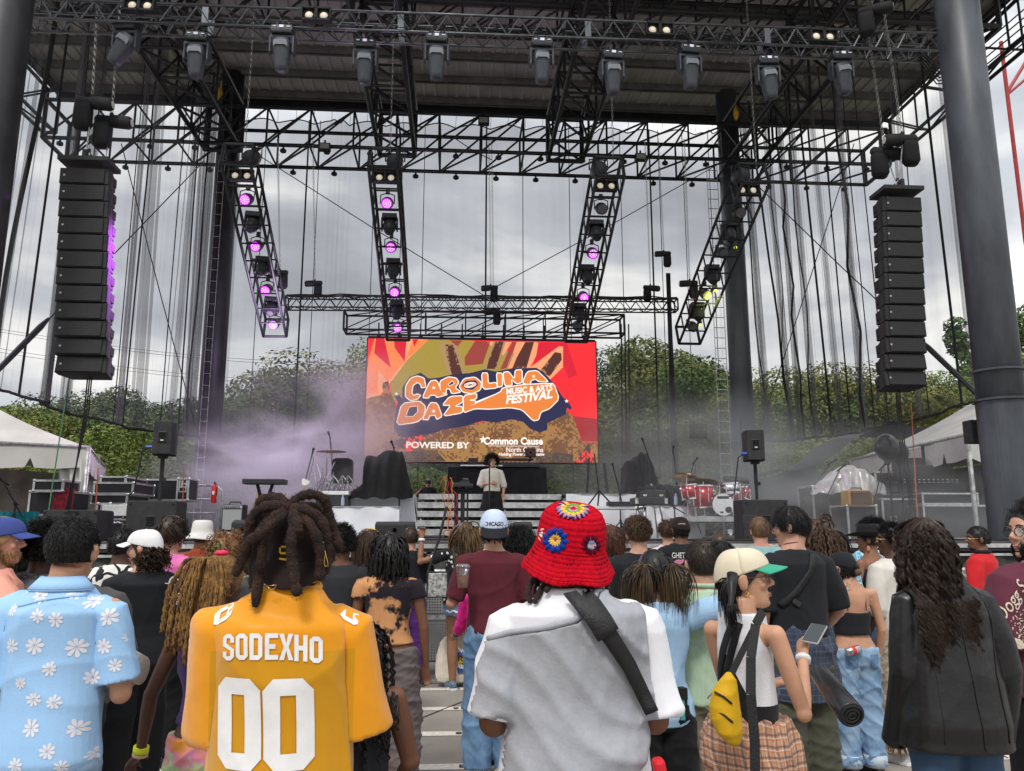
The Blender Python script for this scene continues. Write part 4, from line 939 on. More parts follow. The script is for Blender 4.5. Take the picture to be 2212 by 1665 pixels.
def stext(txt,u,v,size,offs=.0,shear=0,rot=0,sp=1.0,wx=1.0,arc=0):
 m=mesh_from_text(txt,size,offs,sp,shear);c=SC(u,v,.026)
 for i,p in enumerate(m.v):
  x,y,_=p;x*=wx;y2=y+arc*x*x+math.tan(rot)*x;m.v[i]=(c.x+x,c.y,c.z+y2)
 part('display_text',m,E['wht'],sc_)
stext('MUSIC & ARTS',1555,538,.215,.008,0,R(6),1.0,.88,.0)
stext('FESTIVAL',1550,612,.30,.012,.15,R(8),1.0,1.0,.05)
stext('POWERED BY',722,1043,.22,.006,0,0,1.0,1.18)
stext('Common Cause',1408,1005,.25,.009,0,R(.3),1.0,.92)
stext('North Carolina',1512,1080,.17,.002,0,R(.3),1.0,.9)
stext('Holding Power Accountable',1482,1120,.105,.003,.15,R(.3),1.0,.98)
# ================================================================== STAGE GEAR
def OX(px,py,Y):return P(px,py,Y).x
def OZ(py,Y,px=1106):return P(px,py,Y).z
M_RED=mat('red_drum_wrap',(0.42,0.012,0.02),0.2,0.2,0.15,3,spec=.8)
M_WCL=mat('white_riser_cloth',(0.80,0.81,0.86),0.9,0,0.06,2,.4,6)
def pa_box(label,px0,px1,py0,Y,zb,dep=.5,cat='loudspeaker',handle=True,rz=0,group=None,name='speaker_cabinet',top_taper=0):
 x0,x1=OX(px0,py0,Y),OX(px1,py0,Y);zt=OZ(py0,Y,(px0+px1)/2);w,h=x1-x0,zt-zb
 t=thing(name,label,cat,((x0+x1)/2,Y,zb),rz,group)
 b=MB();hw=w/2
 b.loft([[(-hw,0,0),(hw,0,0),(hw,0,h),(-hw,0,h)],[(-hw*.97,dep*.8,0),(hw*.97,dep*.8,0),(hw*.97,dep*.8,h),(-hw*.97,dep*.8,h)],[(-hw*.8,dep,h*.0),(hw*.8,dep,0),(hw*.8,dep,h*.97),(-hw*.8,dep,h*.97)]])
 part('cabinet',b,M_SPK,t,bevel=.015)
 if handle:
  g=MB().box((0,-.004,h*.5),(w*.20,.02,h*.24));part('handle_plate',g,M_PLA,t,bevel=.008)
  g=MB().box((0,-.018,h*.54),(w*.15,.012,h*.12)).box((0,-.018,h*.44),(w*.15,.012,h*.04));part('handle_recess',g,mat('recess_black',(.004,.004,.004),.9),t)
 s=MB()
 for a in (-1,1):
  for c in (.08,.92):s.ell((a*hw*.85,-.002,h*c),(.02,.008,.02),nu=8,nv=4)
 part('screw',s,M_BLKM,t)
 return t
subL=pa_box('large black subwoofer on stage left of the white bucket hat',274,383,1081,11.2,SZ,.55,group='black subwoofers at the stage front')
subR=pa_box('large black subwoofer on stage right of the drum kit',1604,1702,1079,11.4,SZ,.55,group='black subwoofers at the stage front')
def top_speaker(label,px0,px1,py0,py1,Y,zsub,rz):
 x=OX((px0+px1)/2,py0,Y);zt=OZ(py0,Y,px0);zb=OZ(py1,Y,px0);h=zt-zb;w=(OX(px1,py0,Y)-OX(px0,py0,Y))*.92
 t=thing('tripod_speaker',label,'loudspeaker',(x,Y+.25,zb),rz,group='black speakers on poles above the subwoofers');hw=w/2
 b=MB()
 o=[(-hw*.8,-.16),(hw*.8,-.16),(hw,.0),(hw*.95,.22),(-hw*.95,.22),(-hw,0)]
 b.loft([[(x_,y_,0) for x_,y_ in o],[(x_,y_,h) for x_,y_ in o]]);part('cabinet',b,M_SPK,t,bevel=.012)
 part('grille',MB().box((0,.225,h/2),(w*.86,.02,h*.92)),M_GRL,t,bevel=.01)
 g=MB().box((0,-.165,h*.52),(w*.42,.02,h*.34));part('handle_plate',g,M_PLA,t,bevel=.01)
 part('handle_recess',MB().box((0,-.178,h*.57),(w*.30,.01,h*.18)).box((0,-.178,h*.42),(w*.30,.01,h*.05)),mat('recess_black',(.004,.004,.004),.9),t)
 part('badge',MB().box((0,-.185,h*.415),(.04,.006,.015)),M_WHT,t)
 part('pole',MB().tube([(0,0,-.02),(0,0,-.35)],.028,10).tube([(0,0,-.35),(0,0,zsub-zb)],.022,10).box((0,0,-.02),(.12,.1,.05)).box((.03,0,-.34),(.06,.05,.05)),M_BLKM,t)
 m=MB();m.tube([(-hw,-.1,.1),(-hw-.1,-.1,.05),(-hw-.18,-.05,-.5),(-hw-.25,0,(zsub-zb)*.9)],.01,5);part('cable',m,M_BLKM,t)
 part('plug',MB().tube([(-hw+.02,-.12,.1),(-hw-.06,-.12,.1)],.02,8),mat('blue_plug',(.03,.1,.5),.4),t)
 return t
top_speaker('black speaker on a pole left of the ladder column',318,370,907,979,11.2,OZ(1081,11.2,320),R(10))
top_speaker('black speaker on a pole right of the drum kit',1617,1664,926,992,11.4,OZ(1079,11.4,1640),R(-12))
def wedge(label,px0,px1,py0,Y,rz=0,grille_back=True):
 x0,x1=OX(px0,py0,Y),OX(px1,py0,Y);w=x1-x0;zt=OZ(py0,Y,px0);h=max(.25,zt-SZ)
 t=thing('stage_monitor',label,'loudspeaker',((x0+x1)/2,Y,SZ),rz,group='black wedge monitors on the stage')
 b=MB();pr=[(0,0),(.5,0),(.46,h*.45),(.12,h),(0,h*.85)]
 b.loft([[(s*w/2,y,z) for y,z in pr] for s in (-1,1)]);part('cabinet',b,M_SPK,t,bevel=.012)
 c=MB().box((0,-.006,h*.5),(w*.9,.012,h*.5));part('grille',c,M_GRL,t)
 part('badge',MB().lathe((0,-.014,h*.55),[(.035,0),(.035,.004),(.028,.004),(.028,0)],16,M=Matrix.Rotation(R(90),3,'X')),M_PLA,t)
 return t
wedge('wide grey black wedge monitor behind the brown haired woman',810,896,1127,10.3)
wedge('black wedge monitor left of the dreadlocked man',500,548,1122,10.6)
wedge('black wedge monitor behind the maroon shirted man with a cap',1110,1150,1128,10.5)
wedge('black wedge monitor left of the brown haired man in black',1246,1300,1122,10.4)
wedge('black wedge monitor right of the brown haired man in black',1355,1392,1118,10.8)
wedge('tall wedge monitor right of the left subwoofer',375,405,1118,10.8,R(70))
pa_box('dark speaker box behind the grey shirted person far left',93,146,1101,10.6,SZ,.6,handle=False,group='dark speaker boxes at far left')
pa_box('dark speaker box directly behind the floral shirt man',148,212,1101,10.9,SZ,.6,handle=False,group='dark speaker boxes at far left')
M_CASE=mat('flight_case_laminate',(0.02,0.02,0.023),0.5,0,.2,5)
def case(label,px0,px1,py0,py1,Y,dep=.6,zb=None,text=None,mc=None,handles=True,rz=0):
 x0,x1=OX(px0,py0,Y),OX(px1,py0,Y);zt=OZ(py0,Y,(px0+px1)/2);zb=OZ(py1,Y,(px0+px1)/2) if zb is None else zb;w,h=x1-x0,zt-zb
 t=thing('flight_case',label,'case',((x0+x1)/2,Y,zb),rz,group='flight cases around the stage')
 part('body',MB().box((0,dep/2,h/2),(w,dep,h)),mc or M_CASE,t)
 e=MB();k=.03
 for z in (0,h):
  for y in (0,dep):e.box((0,y,z),(w+k,k,k))
  for x in (-w/2,w/2):e.box((x,dep/2,z),(k,dep,k))
 for x in (-w/2,w/2):
  for y in (0,dep):
   e.box((x,y,h/2),(k,k,h));
   for z in (0,h):e.ell((x,y,z),(k*.9,k*.9,k*.9),nu=8,nv=6)
 part('edge_trim',e,M_SIL,t)
 if handles and h>.3:
  m=MB()
  for x in ((-w*.25,w*.25) if w>.7 else (0,)):
   m.box((x,-.012,h*.5),(.13,.01,.1))
  part('latch',m,M_SIL,t);m2=MB()
  for x in ((-w*.25,w*.25) if w>.7 else (0,)):m2.box((x,-.02,h*.5),(.09,.01,.06))
  part('latch_recess',m2,M_BLKM,t)
 if text:
  m=mesh_from_text(text[0],text[1],.003);m.xf(Matrix.Translation((text[2]*w,-.006,h*text[3]))@Matrix.Rotation(R(90),4,'X'));part('stencil',m,M_WHT,t)
 return t
case('flat silver edged flight case, topmost of the left pile',219,272,1030,1043,13.6,.9,handles=False)
case('silver edged flight case with latch in the left pile',205,288,1043,1066,13.4,.9)
case('black flight case third down in the left pile',198,275,1068,1088,13.3,.9,handles=False)
case('black flight case with white stencilled stamp behind the white cap',211,238,1088,1150,12.6,.5,zb=SZ,text=('GOSLIN\nWORLDWIDE',.09,0,.6))
case('long grey flight case low at left rear',238,300,1090,1130,13.8,.6,zb=SZ)
case('tall case lettered JH behind left speaker pole',395-10,420-12,1034,1080,14.5,.5,text=('JH',.16,0,.75))
case('long open flight case behind left speaker pole',290,385,1036,1080,14.8,.6,handles=False)
rk=case('rack case with red amplifier left of the tent curtain',66,148,1062,1112,12.4,.7,handles=False)
part('rack_panel',MB().box((.22,-.03,.22),(.30,.02,.34)),mat('red_rack_panel',(.25,.01,.03),.4,var=.5,vs=20),rk)
case('small black case on top of the red rack case',75,137,1038,1060,12.3,.5,handles=False)
m=MB().grid(lambda u,v:(OX(-5,1112,12.0)+(OX(83,1112,12.0)-OX(-5,1112,12))*u,12.0+.02*math.sin(u*40),SZ+.02+(OZ(1108,12,50)-SZ)*v),40,2)
t=solo('table_cover',m,mat('teal_cloth',(0.01,0.22,0.27),.8,0,.2,3),'bright teal table cloth at far left of the stage','tablecloth',smooth=True)
for i in range(3):
 c=P(78+9*i,1138,11.3);solo('water_bottle',MB().lathe((0,0,0),[(.035,0),(.038,.05),(.036,.15),(.015,.2),(.015,.23)],12),mat('blue_label_bottle',(.05,.15,.5),.2,trans=.3),['leftmost','middle','rightmost'][i]+' blue water bottle of three on the left stage','bottle','blue water bottles on the left stage',loc=(c.x,c.y,SZ),smooth=True)
c=P(245,1140,11.9);t=thing('folding_chair','light grey folding chair on stage above the white cap','chair',(c.x,11.9,SZ))
part('backrest',MB().box((0,0,.42),(.36,.03,.16)),mat('chair_grey',(.5,.5,.5),.5),t,bevel=.012)
part('frame',MB().tube([(-.2,.0,0),(-.19,0,.5),(.19,0,.5),(.2,0,0)],.014,6),M_SILD,t,True)
part('seat',MB().box((0,-.18,.28),(.36,.34,.03)),mat('chair_grey',(.5,.5,.5),.5),t,bevel=.01)
for (a,b,col,lb,nm) in (((148,820,12.6),(98,1150,11.5),(0.04,.22,.08),'green taped cable line dropping to the left stage','g'),((212,1010,12.6),(203,1150,12.4),(.45,.10,.04),'orange stake beside the left flight cases','o'),((397,1010,13),(394,1110,13),(.45,.10,.04),'orange stake near the left speaker pole','o'),((1600,900,13),(1603,1000,13),(.1,.1,.1),'thin line hanging at the right rear column','k'),((1968,870,13),(1982,1120,12.5),(.6,.1,.04),'orange rod rising in front of the right tent','o')):
 a,b=P(*a),P(*b);solo('marker_line',MB().tube([(0,0,0),b-a],.009,6),mat('marker_'+nm,col,.6),lb,'pole','taped lines and stakes on stage',loc=a)
def mic_stand(label,px,pytop,Y,boom=(0,0),h=None,lean=0,mic=True,zb=SZ,basepx=None,straight=False):
 top=P(px,pytop,Y);bx=OX(basepx if basepx else px,1100,Y)
 t=thing('mic_stand',label,'microphone stand',(bx,Y,zb),group='microphone stands on the stage')
 H=top.z-zb;el=Vector((0,0,H*(.62 if not straight else .97)));tp=Vector((top.x-bx,0,H))
 part('pole',MB().tube([(0,0,.03),el],.014,8).cyl((0,0,.28),(0,0,.36),.024,8),M_BLKM,t,True)
 b=MB()
 for k in range(3):
  a=R(30+120*k);b.tube([(0,0,.32),(math.cos(a)*.32,math.sin(a)*.32,.02)],.012,5)
 part('tripod_base',b,M_BLKM,t)
 if not straight:
  d=(tp-el).normalized();part('boom',MB().tube([el-d*.22,tp],.011,6).ell(el,(.03,.03,.03),nu=8,nv=6).tube([tp-d*.05,tp+Vector((.03,0,-.12)),el+Vector((.05,0,-.02))],.005,4),M_BLKM,t)
 else :d=Vector((0,-.4,.9)).normalized()
 if mic:
  d2=Vector((d.x,-.5,.5 if abs(d.x)<.8 else .1)).normalized();part('microphone',MB().tube([tp-d2*.08,tp+d2*.08],[.012,.018],8).ell(tp+d2*.1,(.027,.027,.027),nu=10,nv=8),M_BLKM,t,True)
 return t
for a in (('tall boom microphone stand left of the draped drums',675,978,15.5,655),('boom microphone stand in front of the draped drums',712,942,16.5,716),('boom microphone stand at the black drum cloth',849,962,15.8,862),('boom microphone stand with arm toward the right screen edge',1390,955,15.8,1420),('boom microphone stand between keyboard and red toms',1454,973,15.5,1464),('boom microphone stand above the cymbals',1500,997,16.0,1482),('low boom microphone stand reaching over the keyboard',1388,1055,14.0,1457),('microphone stand left of the silver tarp',1795,1000,14,1752),('microphone stand before the silver tarp',1815,1012,13.5,1790),('microphone stand beside the tweed amplifier',1905,1010,13.2,1895),('microphone stand at far left near the teal cloth',8,1040,11.5,32),('short microphone stand right of the screen legs',1325,1010,16,1340)):
 mic_stand(a[0],a[1],a[2],a[3],basepx=a[4])
def draped(label,px0,px1,py0,py1,Y,dep,skirt=.02,zb=None,name='riser',right_flare=0,left_flare=0,top=True):
 x0,x1=OX(px0,py0,Y),OX(px1,py0,Y);zt=OZ(py0,Y,(px0+px1)/2);zb=SZ if zb is None else zb
 t=thing(name,label,'riser',((x0+x1)/2,Y,zb),group='white draped risers on the stage');w=x1-x0;h=zt-zb
 ph=rnd.uniform(0,6)
 def f(u,v):
  x=-w/2+w*u;fl=(1-v)**1.6
  x+=right_flare*fl*max(0,(u-.7)/.3)**1.5-left_flare*fl*max(0,(.3-u)/.3)**1.5
  return (x,.012*math.sin(u*23+ph)-fl*.05*(1+math.sin(u*14+ph))-.02+.012*math.sin((u*9+v*5)),h*v)
 m=MB().grid(f,60,10);m.grid(lambda u,v:(-w/2+w*u,-.02+dep*v,h+.006*math.sin(u*9)),12,3)
 m.grid(lambda u,v:(w/2+right_flare*(1-v)*(1-u*.3),-.02+dep*u,h*v),6,4)
 part('cloth',m,M_WCL,t,True)
 part('platform',MB().box((0,dep/2,h/2-.02),(w-.06,dep-.1,h-.08)).box((0,-.01,h+.004),(w,.04,.015)),M_SILD,t)
 return t
draped('white draped rear drum riser under black cloth',735,895,1068,1150,16.0,2.0,right_flare=.12)
draped('white draped front riser step left of stairs',700,863,1095,1150,15.0,1.0)
draped('white draped rear riser right of the stairs',1222,1482,1068,1150,16.3,1.8)
draped('white draped front table by the keyboard',1395,1497,1094,1150,14.2,.8,right_flare=.15)
m=MB();x0,x1,Yb=OX(1210,1094,15),OX(1400,1094,15),15;zt=OZ(1096,15,1300)
t=thing('table','low table with white edge between stairs and keyboard','table',((x0+x1)/2,Yb,SZ))
part('tabletop',MB().box((0,.3,zt-SZ),(x1-x0,.8,.05)),M_WHT,t)
for s in (-1,1):
 for y in (0,.6):part('leg',MB().box((s*(x1-x0)*.46,y,(zt-SZ)/2),(.04,.04,zt-SZ)),M_BLKM,t)
def cloth_heap(label,prof,Y,dep,seed,m_=None,name='cover_cloth',cat='cloth'):
 "silhouette draped over things: prof = [(px, py)...] left to right; thick body"
 pts=[P(a,b,Y) for a,b in prof];xs=[p.x for p in pts];zs=[p.z for p in pts]
 def top(x):return float(np.interp(x,xs,zs))
 zb=min(zs[0],zs[-1]);x0,x1=xs[0],xs[-1];rr=random.Random(seed);ph=[rr.uniform(0,6) for _ in range(5)]
 def f(u,v):
  x=x0+(x1-x0)*u;T=top(x);a=PI*v
  th=dep*(.35+.65*min(1,(T-zb+.25)*.9))
  y=-math.cos(a)*th*.5+.07*math.sin(u*21+ph[0]+v*5)*math.sin(a)**.3+.025*math.sin(u*47-v*6+ph[1])
  z=zb+(T-zb)*(math.sin(a)**.55)+.02*math.sin(u*31+ph[2]+v*7)
  return (x,Y+y+.1,z)
 mm=MB().grid(f,120,26);mm.shift(((x0+x1)/2,Y,0))
 return solo(name,mm,m_ or M_CLB,label,cat,loc=((x0+x1)/2,Y,0),smooth=True)
cloth_heap('black cloth draped over the left drum set',[(700,1078),(735,1076),(765,1060),(790,1035),(770,1005),(765,995),(790,985),(812,983),(830,976),(852,970),(868,975),(876,1000),(884,1035),(893,1068)],15.9,1.2,3)
cloth_heap('black cloth over equipment right of the screen',[(1345,1066),(1350,1035),(1352,998),(1362,995),(1385,978),(1398,978),(1408,1010),(1416,1040),(1418,1066)],17.2,.9,5)
cloth_heap('black cloth over an amplifier behind the keyboard',[(1378,1092),(1382,1058),(1395,1050),(1440,1046),(1466,1050),(1478,1072),(1484,1094)],15.4,.8,6)
x0,x1=OX(968,1010,18.2),OX(1180,1010,18.2);zt=OZ(1009,18.2,1070);z0=OZ(1068,16.9,1070)
t=thing('dj_table','long table covered in black cloth behind the singer','table',((x0+x1)/2,18.2,SZ));w=x1-x0
m=MB().grid(lambda u,v:(-w/2-.06*(1-v)+(w+.12*(1-v))*u,.02*math.sin(u*60)*(1-v)-.06*(1-v),(zt-SZ)*v),80,4)
m.grid(lambda u,v:(-w/2+w*u,.9*v,zt-SZ),4,2);part('cover',m,M_CLB,t,True)
part('tabletop',MB().box((0,.45,(zt-SZ)-.04),(w-.05,.85,.05)),M_BLKM,t)
zt1=zt
for (pa,pb,pt_,pbt,lb,nm,wt) in ((1012,1032,989,1003,'open laptop left of the singer on the black table','laptop',0),(1134,1158,968,986,'small dark monitor with a red emblem right of the singer','monitor',1)):
 a,b=P(pa,pt_,18.4),P(pb,pbt,18.4);t=thing(nm,lb,nm,((a.x+b.x)/2,18.4,b.z))
 part('screen',MB().box((0,0,(a.z-b.z)/2),(b.x-a.x,.02,a.z-b.z)),M_PLA,t,bevel=.005)
 part('base',MB().box((0,-.1 if wt==0 else 0,-.0),(b.x-a.x,.24,.02)).box((0,.05,-(b.z-zt1)/2),(.05,.05,max(.02,b.z-zt1))),M_PLA,t)
 if wt:part('emblem',MB().lathe((0,-.012,(a.z-b.z)/2),[(.05,0),(.05,.003),(.03,.003),(.03,0)],14,M=Matrix.Rotation(R(90),3,'X')),mat('emblem_red',(.3,.03,.03),.5),t)
part_=thing('dj_mixer','black mixing decks on the table right of the singer','mixer',(OX(1118,1000,18.3),18.3,zt1))
part('deck',MB().box((0,.1,.06),(1.0,.5,.10)).box((-.02,.15,.20),(.8,.3,.03)).box((-.3,.15,.15),(.04,.3,.1)).box((.3,.15,.15),(.04,.3,.1)),M_PLA,part_)
m=MB()
for k in range(9):m.cyl((-.4+.1*k,-.02,.11),(-.4+.1*k,-.02,.135),.018,8)
part('knob',m,M_SILD,part_)
solo('shelf_board',MB().box((0,0,0),(.95,.4,.03)),M_WHT,'pale board lying left of the singer on the table','board',loc=(OX(1040,1005,18.2),18.3,zt1+.03))
t=thing('stage_stairs','silver aluminium bleacher stairs rising behind the singer','stairs',(0,15.6,SZ))
rows=[(1068,17.0,905,1212),(1086,16.6,902,1214),(1105,16.2,900,1216),(1125,15.8,898,1218),(1144,15.4,896,1219)]
for py,Y,a,b in rows:
 xa,xb=OX(a,py,Y),OX(b,py,Y);z=OZ(py,Y,1060)-.05;xm=xa+(xb-xa)*.56
 s=MB()
 for p,q in ((xa,xm-.03),(xm+.03,xb)):
  s.box(((p+q)/2,Y-15.6,z-SZ),(q-p,.05,.115));s.box(((p+q)/2,Y-15.6-.028,z-SZ+.045),(q-p,.01,.02));s.box(((p+q)/2,Y-15.6-.028,z-SZ-.045),(q-p,.01,.015))
  for k in (.15,.42,.7,.9):s.box((p+(q-p)*k,Y-15.6-.03,z-SZ),(.1,.008,.03))
 part('step_rail',s,M_SIL,t)
 part('tread',MB().box(((xa+xb)/2,Y-15.6+.25,z-SZ+.05),(xb-xa-.05,.45,.03)),M_DECK,t)
 l=MB()
 for x in (xa+.08,xm-.12,xm+.12,xb-.08):l.cyl((x,Y-15.6+.03,0),(x,Y-15.6+.03,max(.02,z-SZ-.05)),.028,10)
 part('leg',l,M_SIL,t,True)
c=P(1010,1048,13.8)
def stand_table(label,px0,px1,pyt,Y):
 x0,x1=OX(px0,pyt,Y),OX(px1,pyt,Y);zt=OZ(pyt,Y,px0);t=thing('equipment_stand',label,'stand',((x0+x1)/2,Y,SZ));w=x1-x0;h=zt-SZ
 part('shelf',MB().box((0,.15,h),(w,.4,.05)),M_PLA,t,bevel=.006)
 for s in (-.28,.02,.25):part('leg',MB().box((w*s,.1,h/2),(.07 if s<.2 else .03,.05,h)),M_BLKM,t)
 part('foot',MB().box((0,.1,.03),(w*.9,.5,.04)),M_BLKM,t)
 part('controller',MB().box((w*.1,.1,h+.05),(w*.45,.25,.05)).box((w*.15,.15,h+.10),(w*.25,.12,.04),(.3,0,.1)).box((-w*.3,.1,h+.04),(.2,.2,.03)),M_PLA,t)
 return t
stand_table('black equipment stand with controllers left of the singer',976,1022,1048,13.6)
m=MB()
for k in range(5):
 x=-.25+.04*k;pts=[(x,0,1.0)]
 for q in range(12):pts.append((x+rnd.uniform(-.05,.05)+.01*q,-.05,1.0-.09*q))
 m.tube(pts,.006,4,mi=k%2)
for k in range(6):
 c0=Vector((rnd.uniform(-.3,.3),-.1,.05));m.tube([c0+Vector((math.cos(a)*.1,0,math.sin(a)*.05+.05)) for a in [i*.7+k for i in range(10)]],.006,4,mi=k%2)
solo('patch_cable',m,[mat('red_cable',(.5,.02,.02),.5),mat('yellow_cable',(.6,.35,.04),.5)],'red and yellow cables dangling beside the equipment stand','cable',loc=(OX(988,1100,13.4),13.4,SZ))
Y=13.2;x0,x1=OX(1374,1080,Y),OX(1440,1080,Y);zt=OZ(1082,Y,1400)
t=thing('keyboard','black electric piano case on splayed tubular legs','keyboard',((x0+x1)/2,Y,SZ));w=x1-x0;h=zt-SZ
part('case',MB().box((0,.25,h),(w,.5,.12)).box((.1,.3,h+.12),(w*.72,.36,.14)),M_PLA,t,bevel=.01)
part('corner',MB().box((-w*.48,.0,h),(.05,.03,.09)).box((w*.48,0,h),(.05,.03,.09)).box((-.08,.11,h+.10),(.06,.02,.03)).box((.2,.11,h+.10),(.06,.02,.03)),M_SILD,t)
for s,q in ((-1,-.25),(-.5,.0),(.5,.25),(1,.45)):part('leg',MB().tube([(s*w*.35,.2,h-.05),(s*w*.35+q*.3,.0+.3*(q>0),.02)],.014,6),M_CHR,t)
c=P(1408,1066,15.2)
for px,py,Y,lb in ((1408,1066,15.5,'clear water bottle on the right white riser'),(1460,1090,14.3,'clear water bottle right of the electric piano'),(740,1092,15.2,'clear water bottle at the black drum cloth')):
 c=P(px,py,Y);solo('water_bottle',MB().lathe((0,0,0),[(.03,0),(.033,.02),(.033,.13),(.014,.18),(.014,.2)],12),mat('clear_bottle',(.55,.65,.8),.1,trans=.5,var=0),lb,'bottle',loc=c,smooth=True)
m=thing('mic_tripod','small black tripod with box on the white table','stand',(OX(1295,1092,15),15.0,OZ(1094,15,1295)))
b=MB().tube([(0,0,.2),(-.08,0,1.0)],.012,6)
for s in (-.25,0,.25):b.tube([(0,0,.3),(s,-.1 if s else .2,0)],.016,5)
part('legs',b,M_BLKM,m);part('pedal_box',MB().box((.4,0,.05),(.5,.25,.08)),M_PLA,m)
DY=14.0
z0=OZ(1121,DY,1540)
x0,x1=OX(1496,1120,DY),OX(1612,1120,DY)
t=thing('drum_riser','low black drum riser with silver edge and caster','riser',((x0+x1)/2,DY,SZ));hr=max(.12,OZ(1117,DY-.3,1550)-SZ)
part('platform',MB().box((0,.8,hr-.04),(x1-x0+.7,2.2,.06)),M_DECK,t);part('edge_rail',MB().box((0,-.31,hr-.03),(x1-x0+.6,.04,.09)),M_SIL,t)
part('caster',MB().cyl((.05,-.3,.06),(.09,-.3,.06),.05,14).box((.07,-.3,.12),(.08,.06,.08)),M_SIL,t)
zr=SZ+hr
def drum(mb_shell,mb_head,c,r,h,M,nh=8,mbr=None):
 mb_shell.lathe(c,[(r,-h/2),(r,h/2)],28,M=M)
 mb_head.lathe(c,[(r*.97,h/2+.001),(r*.97,h/2+.012)],28,M=M);mb_head.lathe(c,[(r*.97,-h/2-.012),(r*.97,-h/2-.001)],28,M=M)
 for s in (-1,1):mbr.lathe(c,[(r*1.0,s*h/2-.015),(r*1.035,s*h/2-.012),(r*1.035,s*h/2+.014),(r,s*h/2+.014)],28,M=M)
 for q in range(nh):
  a=2*PI*q/nh+.2;p=Vector((math.cos(a)*r*1.03,math.sin(a)*r*1.03,0));p0=M@(p+Vector((0,0,-h*.42)))+Vector(c);p1=M@(p+Vector((0,0,h*.42)))+Vector(c)
  mbr.tube([p0,p1],.006,4);mbr.ell(M@(p+Vector((0,0,h*.25)))+Vector(c),(.014,.014,.03),nu=6,nv=4)
kit=thing('drum_kit','red sparkle drum kit with cream bass drum and cymbals','drum kit',(OX(1555,1090,DY),DY,zr))
kx=OX(1555,1090,DY)
def K(px,py,Y=DY):p=P(px,py,Y);return Vector((p.x-kx,Y-DY,p.z-zr))
M_CREAM=mat('drum_head_cream',(0.68,0.62,0.48),.55,0,.06,3)
def dr_(nm,c,r,h,M,shell,head=M_WHT):
 head=M_CREAM if nm=='bass_drum' else head;a,b,cc=MB(),MB(),MB();drum(a,b,c,r,h,M,mbr=cc);o=part(nm,a,shell,kit,True);part('drum_head',b,head,o,True);part('hoop',cc,M_CHR,o)
rb=abs(K(1555,1072).z-K(1555,1117).z)/2
bc=K(1554,1096,DY-.2);bc.z=rb+.03
dr_('bass_drum',bc,rb,.40,Matrix.Rotation(R(90),3,'X'),mat('walnut_shell',(.06,.03,.02),.4),M_CREAM)
part('head_port',MB().lathe(bc+Vector((.09,-.225,-.09)),[(.055,0),(.055,.004)],18,M=Matrix.Rotation(R(90),3,'X')).box(bc+Vector((0,-.222,rb*.66)),(rb*1.1,.006,.045)).box(bc+Vector((-.03,-.222,-rb*.72)),(.05,.005,.03)),M_BLKM,kit)
dr_('floor_tom',K(1519,1073,DY-.1),.185,.38,Matrix.Identity(3),M_RED)
dr_('rack_tom',K(1491,1062,DY-.05),.165,.24,Matrix.Rotation(R(-6),3,'Y'),M_RED)
dr_('floor_tom',K(1601,1072,DY+.6),.16,.34,Matrix.Identity(3),M_RED)
dr_('snare_drum',K(1575,1055,DY),.19,.17,Matrix.Rotation(R(-4),3,'Y'),M_CHR)
def cymbal(c,r,M,lab=None):
 part('cymbal',MB().lathe(c,[(.004,.03),(.04,.025),(.06,.008),(r*.6,.0),(r,-.015),(r,-.018),(.06,.0),(.004,.0)],36,M=M),mat('bronze_cymbal',(.30,.17,.07),.35,.9,.3,4),kit,True)
cymbal(K(1519,1038,DY),.27,Matrix.Rotation(R(-8),3,'X')@Matrix.Rotation(R(9),3,'Y'));cymbal(K(1481,1031,DY+.1),.22,Matrix.Rotation(R(-20),3,'X')@Matrix.Rotation(R(14),3,'Y'))
hw=MB()
for px,pyt in ((1519,1038),(1483,1030),(1599,1038),(1577,1062),(1500,1070),(1545,1060)):
 p=K(px,pyt,DY+.1);hw.tube([(p.x,p.y,.02),(p.x,p.y,p.z)],.011,6)
 for k in range(3):a=R(20+120*k);hw.tube([(p.x,p.y,.32),(p.x+math.cos(a)*.26,p.y+math.sin(a)*.26,.01)],.009,5)
for k in range(10):p=K(1500+12*k,1075+(k%3)*8,DY+.1);hw.tube([p,p+Vector((rnd.uniform(-.2,.2),.0,rnd.uniform(-.2,.2)))],.008,5)
part('hardware',hw,M_CHR,kit)
part('sample_pad',MB().box(K(1590,1036,DY+.2),(.42,.28,.05),(.3,.1,-.2)),M_PLA,kit)
t=thing('drum_hardware','chrome cymbal stands and tripod legs left of the draped drums','drum stand',(OX(720,1060,16),16,OZ(1066,16,720)))
hw=MB();kb=OX(720,1060,16);zb_=OZ(1066,16,720)
for px,pyt in ((697,1010),(707,970),(720,1020),(740,1030),(752,1040)):
 p=P(px,pyt,15.8);q=Vector((p.x-kb,-.2,p.z-zb_));hw.tube([(q.x,q.y,0),q],.012,6)
 for k in range(3):a=R(20+120*k);hw.tube([(q.x,q.y,.35),(q.x+math.cos(a)*.28,q.y+math.sin(a)*.28,.01)],.011,5)
for k in range(3):hw.tube([(-.3+.1*k,-.25,.2+.05*(k%4)),(-.3+.1*k+rnd.uniform(-.2,.2),-.25,.5+.05*(k%3))],.009,5)
part('stand',hw,M_CHR,t)
part('cymbal',MB().lathe((OX(716,975,15.8)-kb,-.2,OZ(974,15.8,716)-zb_),[(.01,.03),(.04,.02),(.2,.0),(.29,-.015),(.01,-.005)],30),mat('bronze_cymbal',(.30,.17,.07),.35,.9,.3,4),t,True)
part('tom',MB().box((.15,.1,.45),(.4,.4,.5)),M_CLB,t,bevel=.08)
t=thing('equipment_crate','white topped black crate beside the left drums','case',(OX(720,1085,15.6),15.6,OZ(1094,15.6,720)))
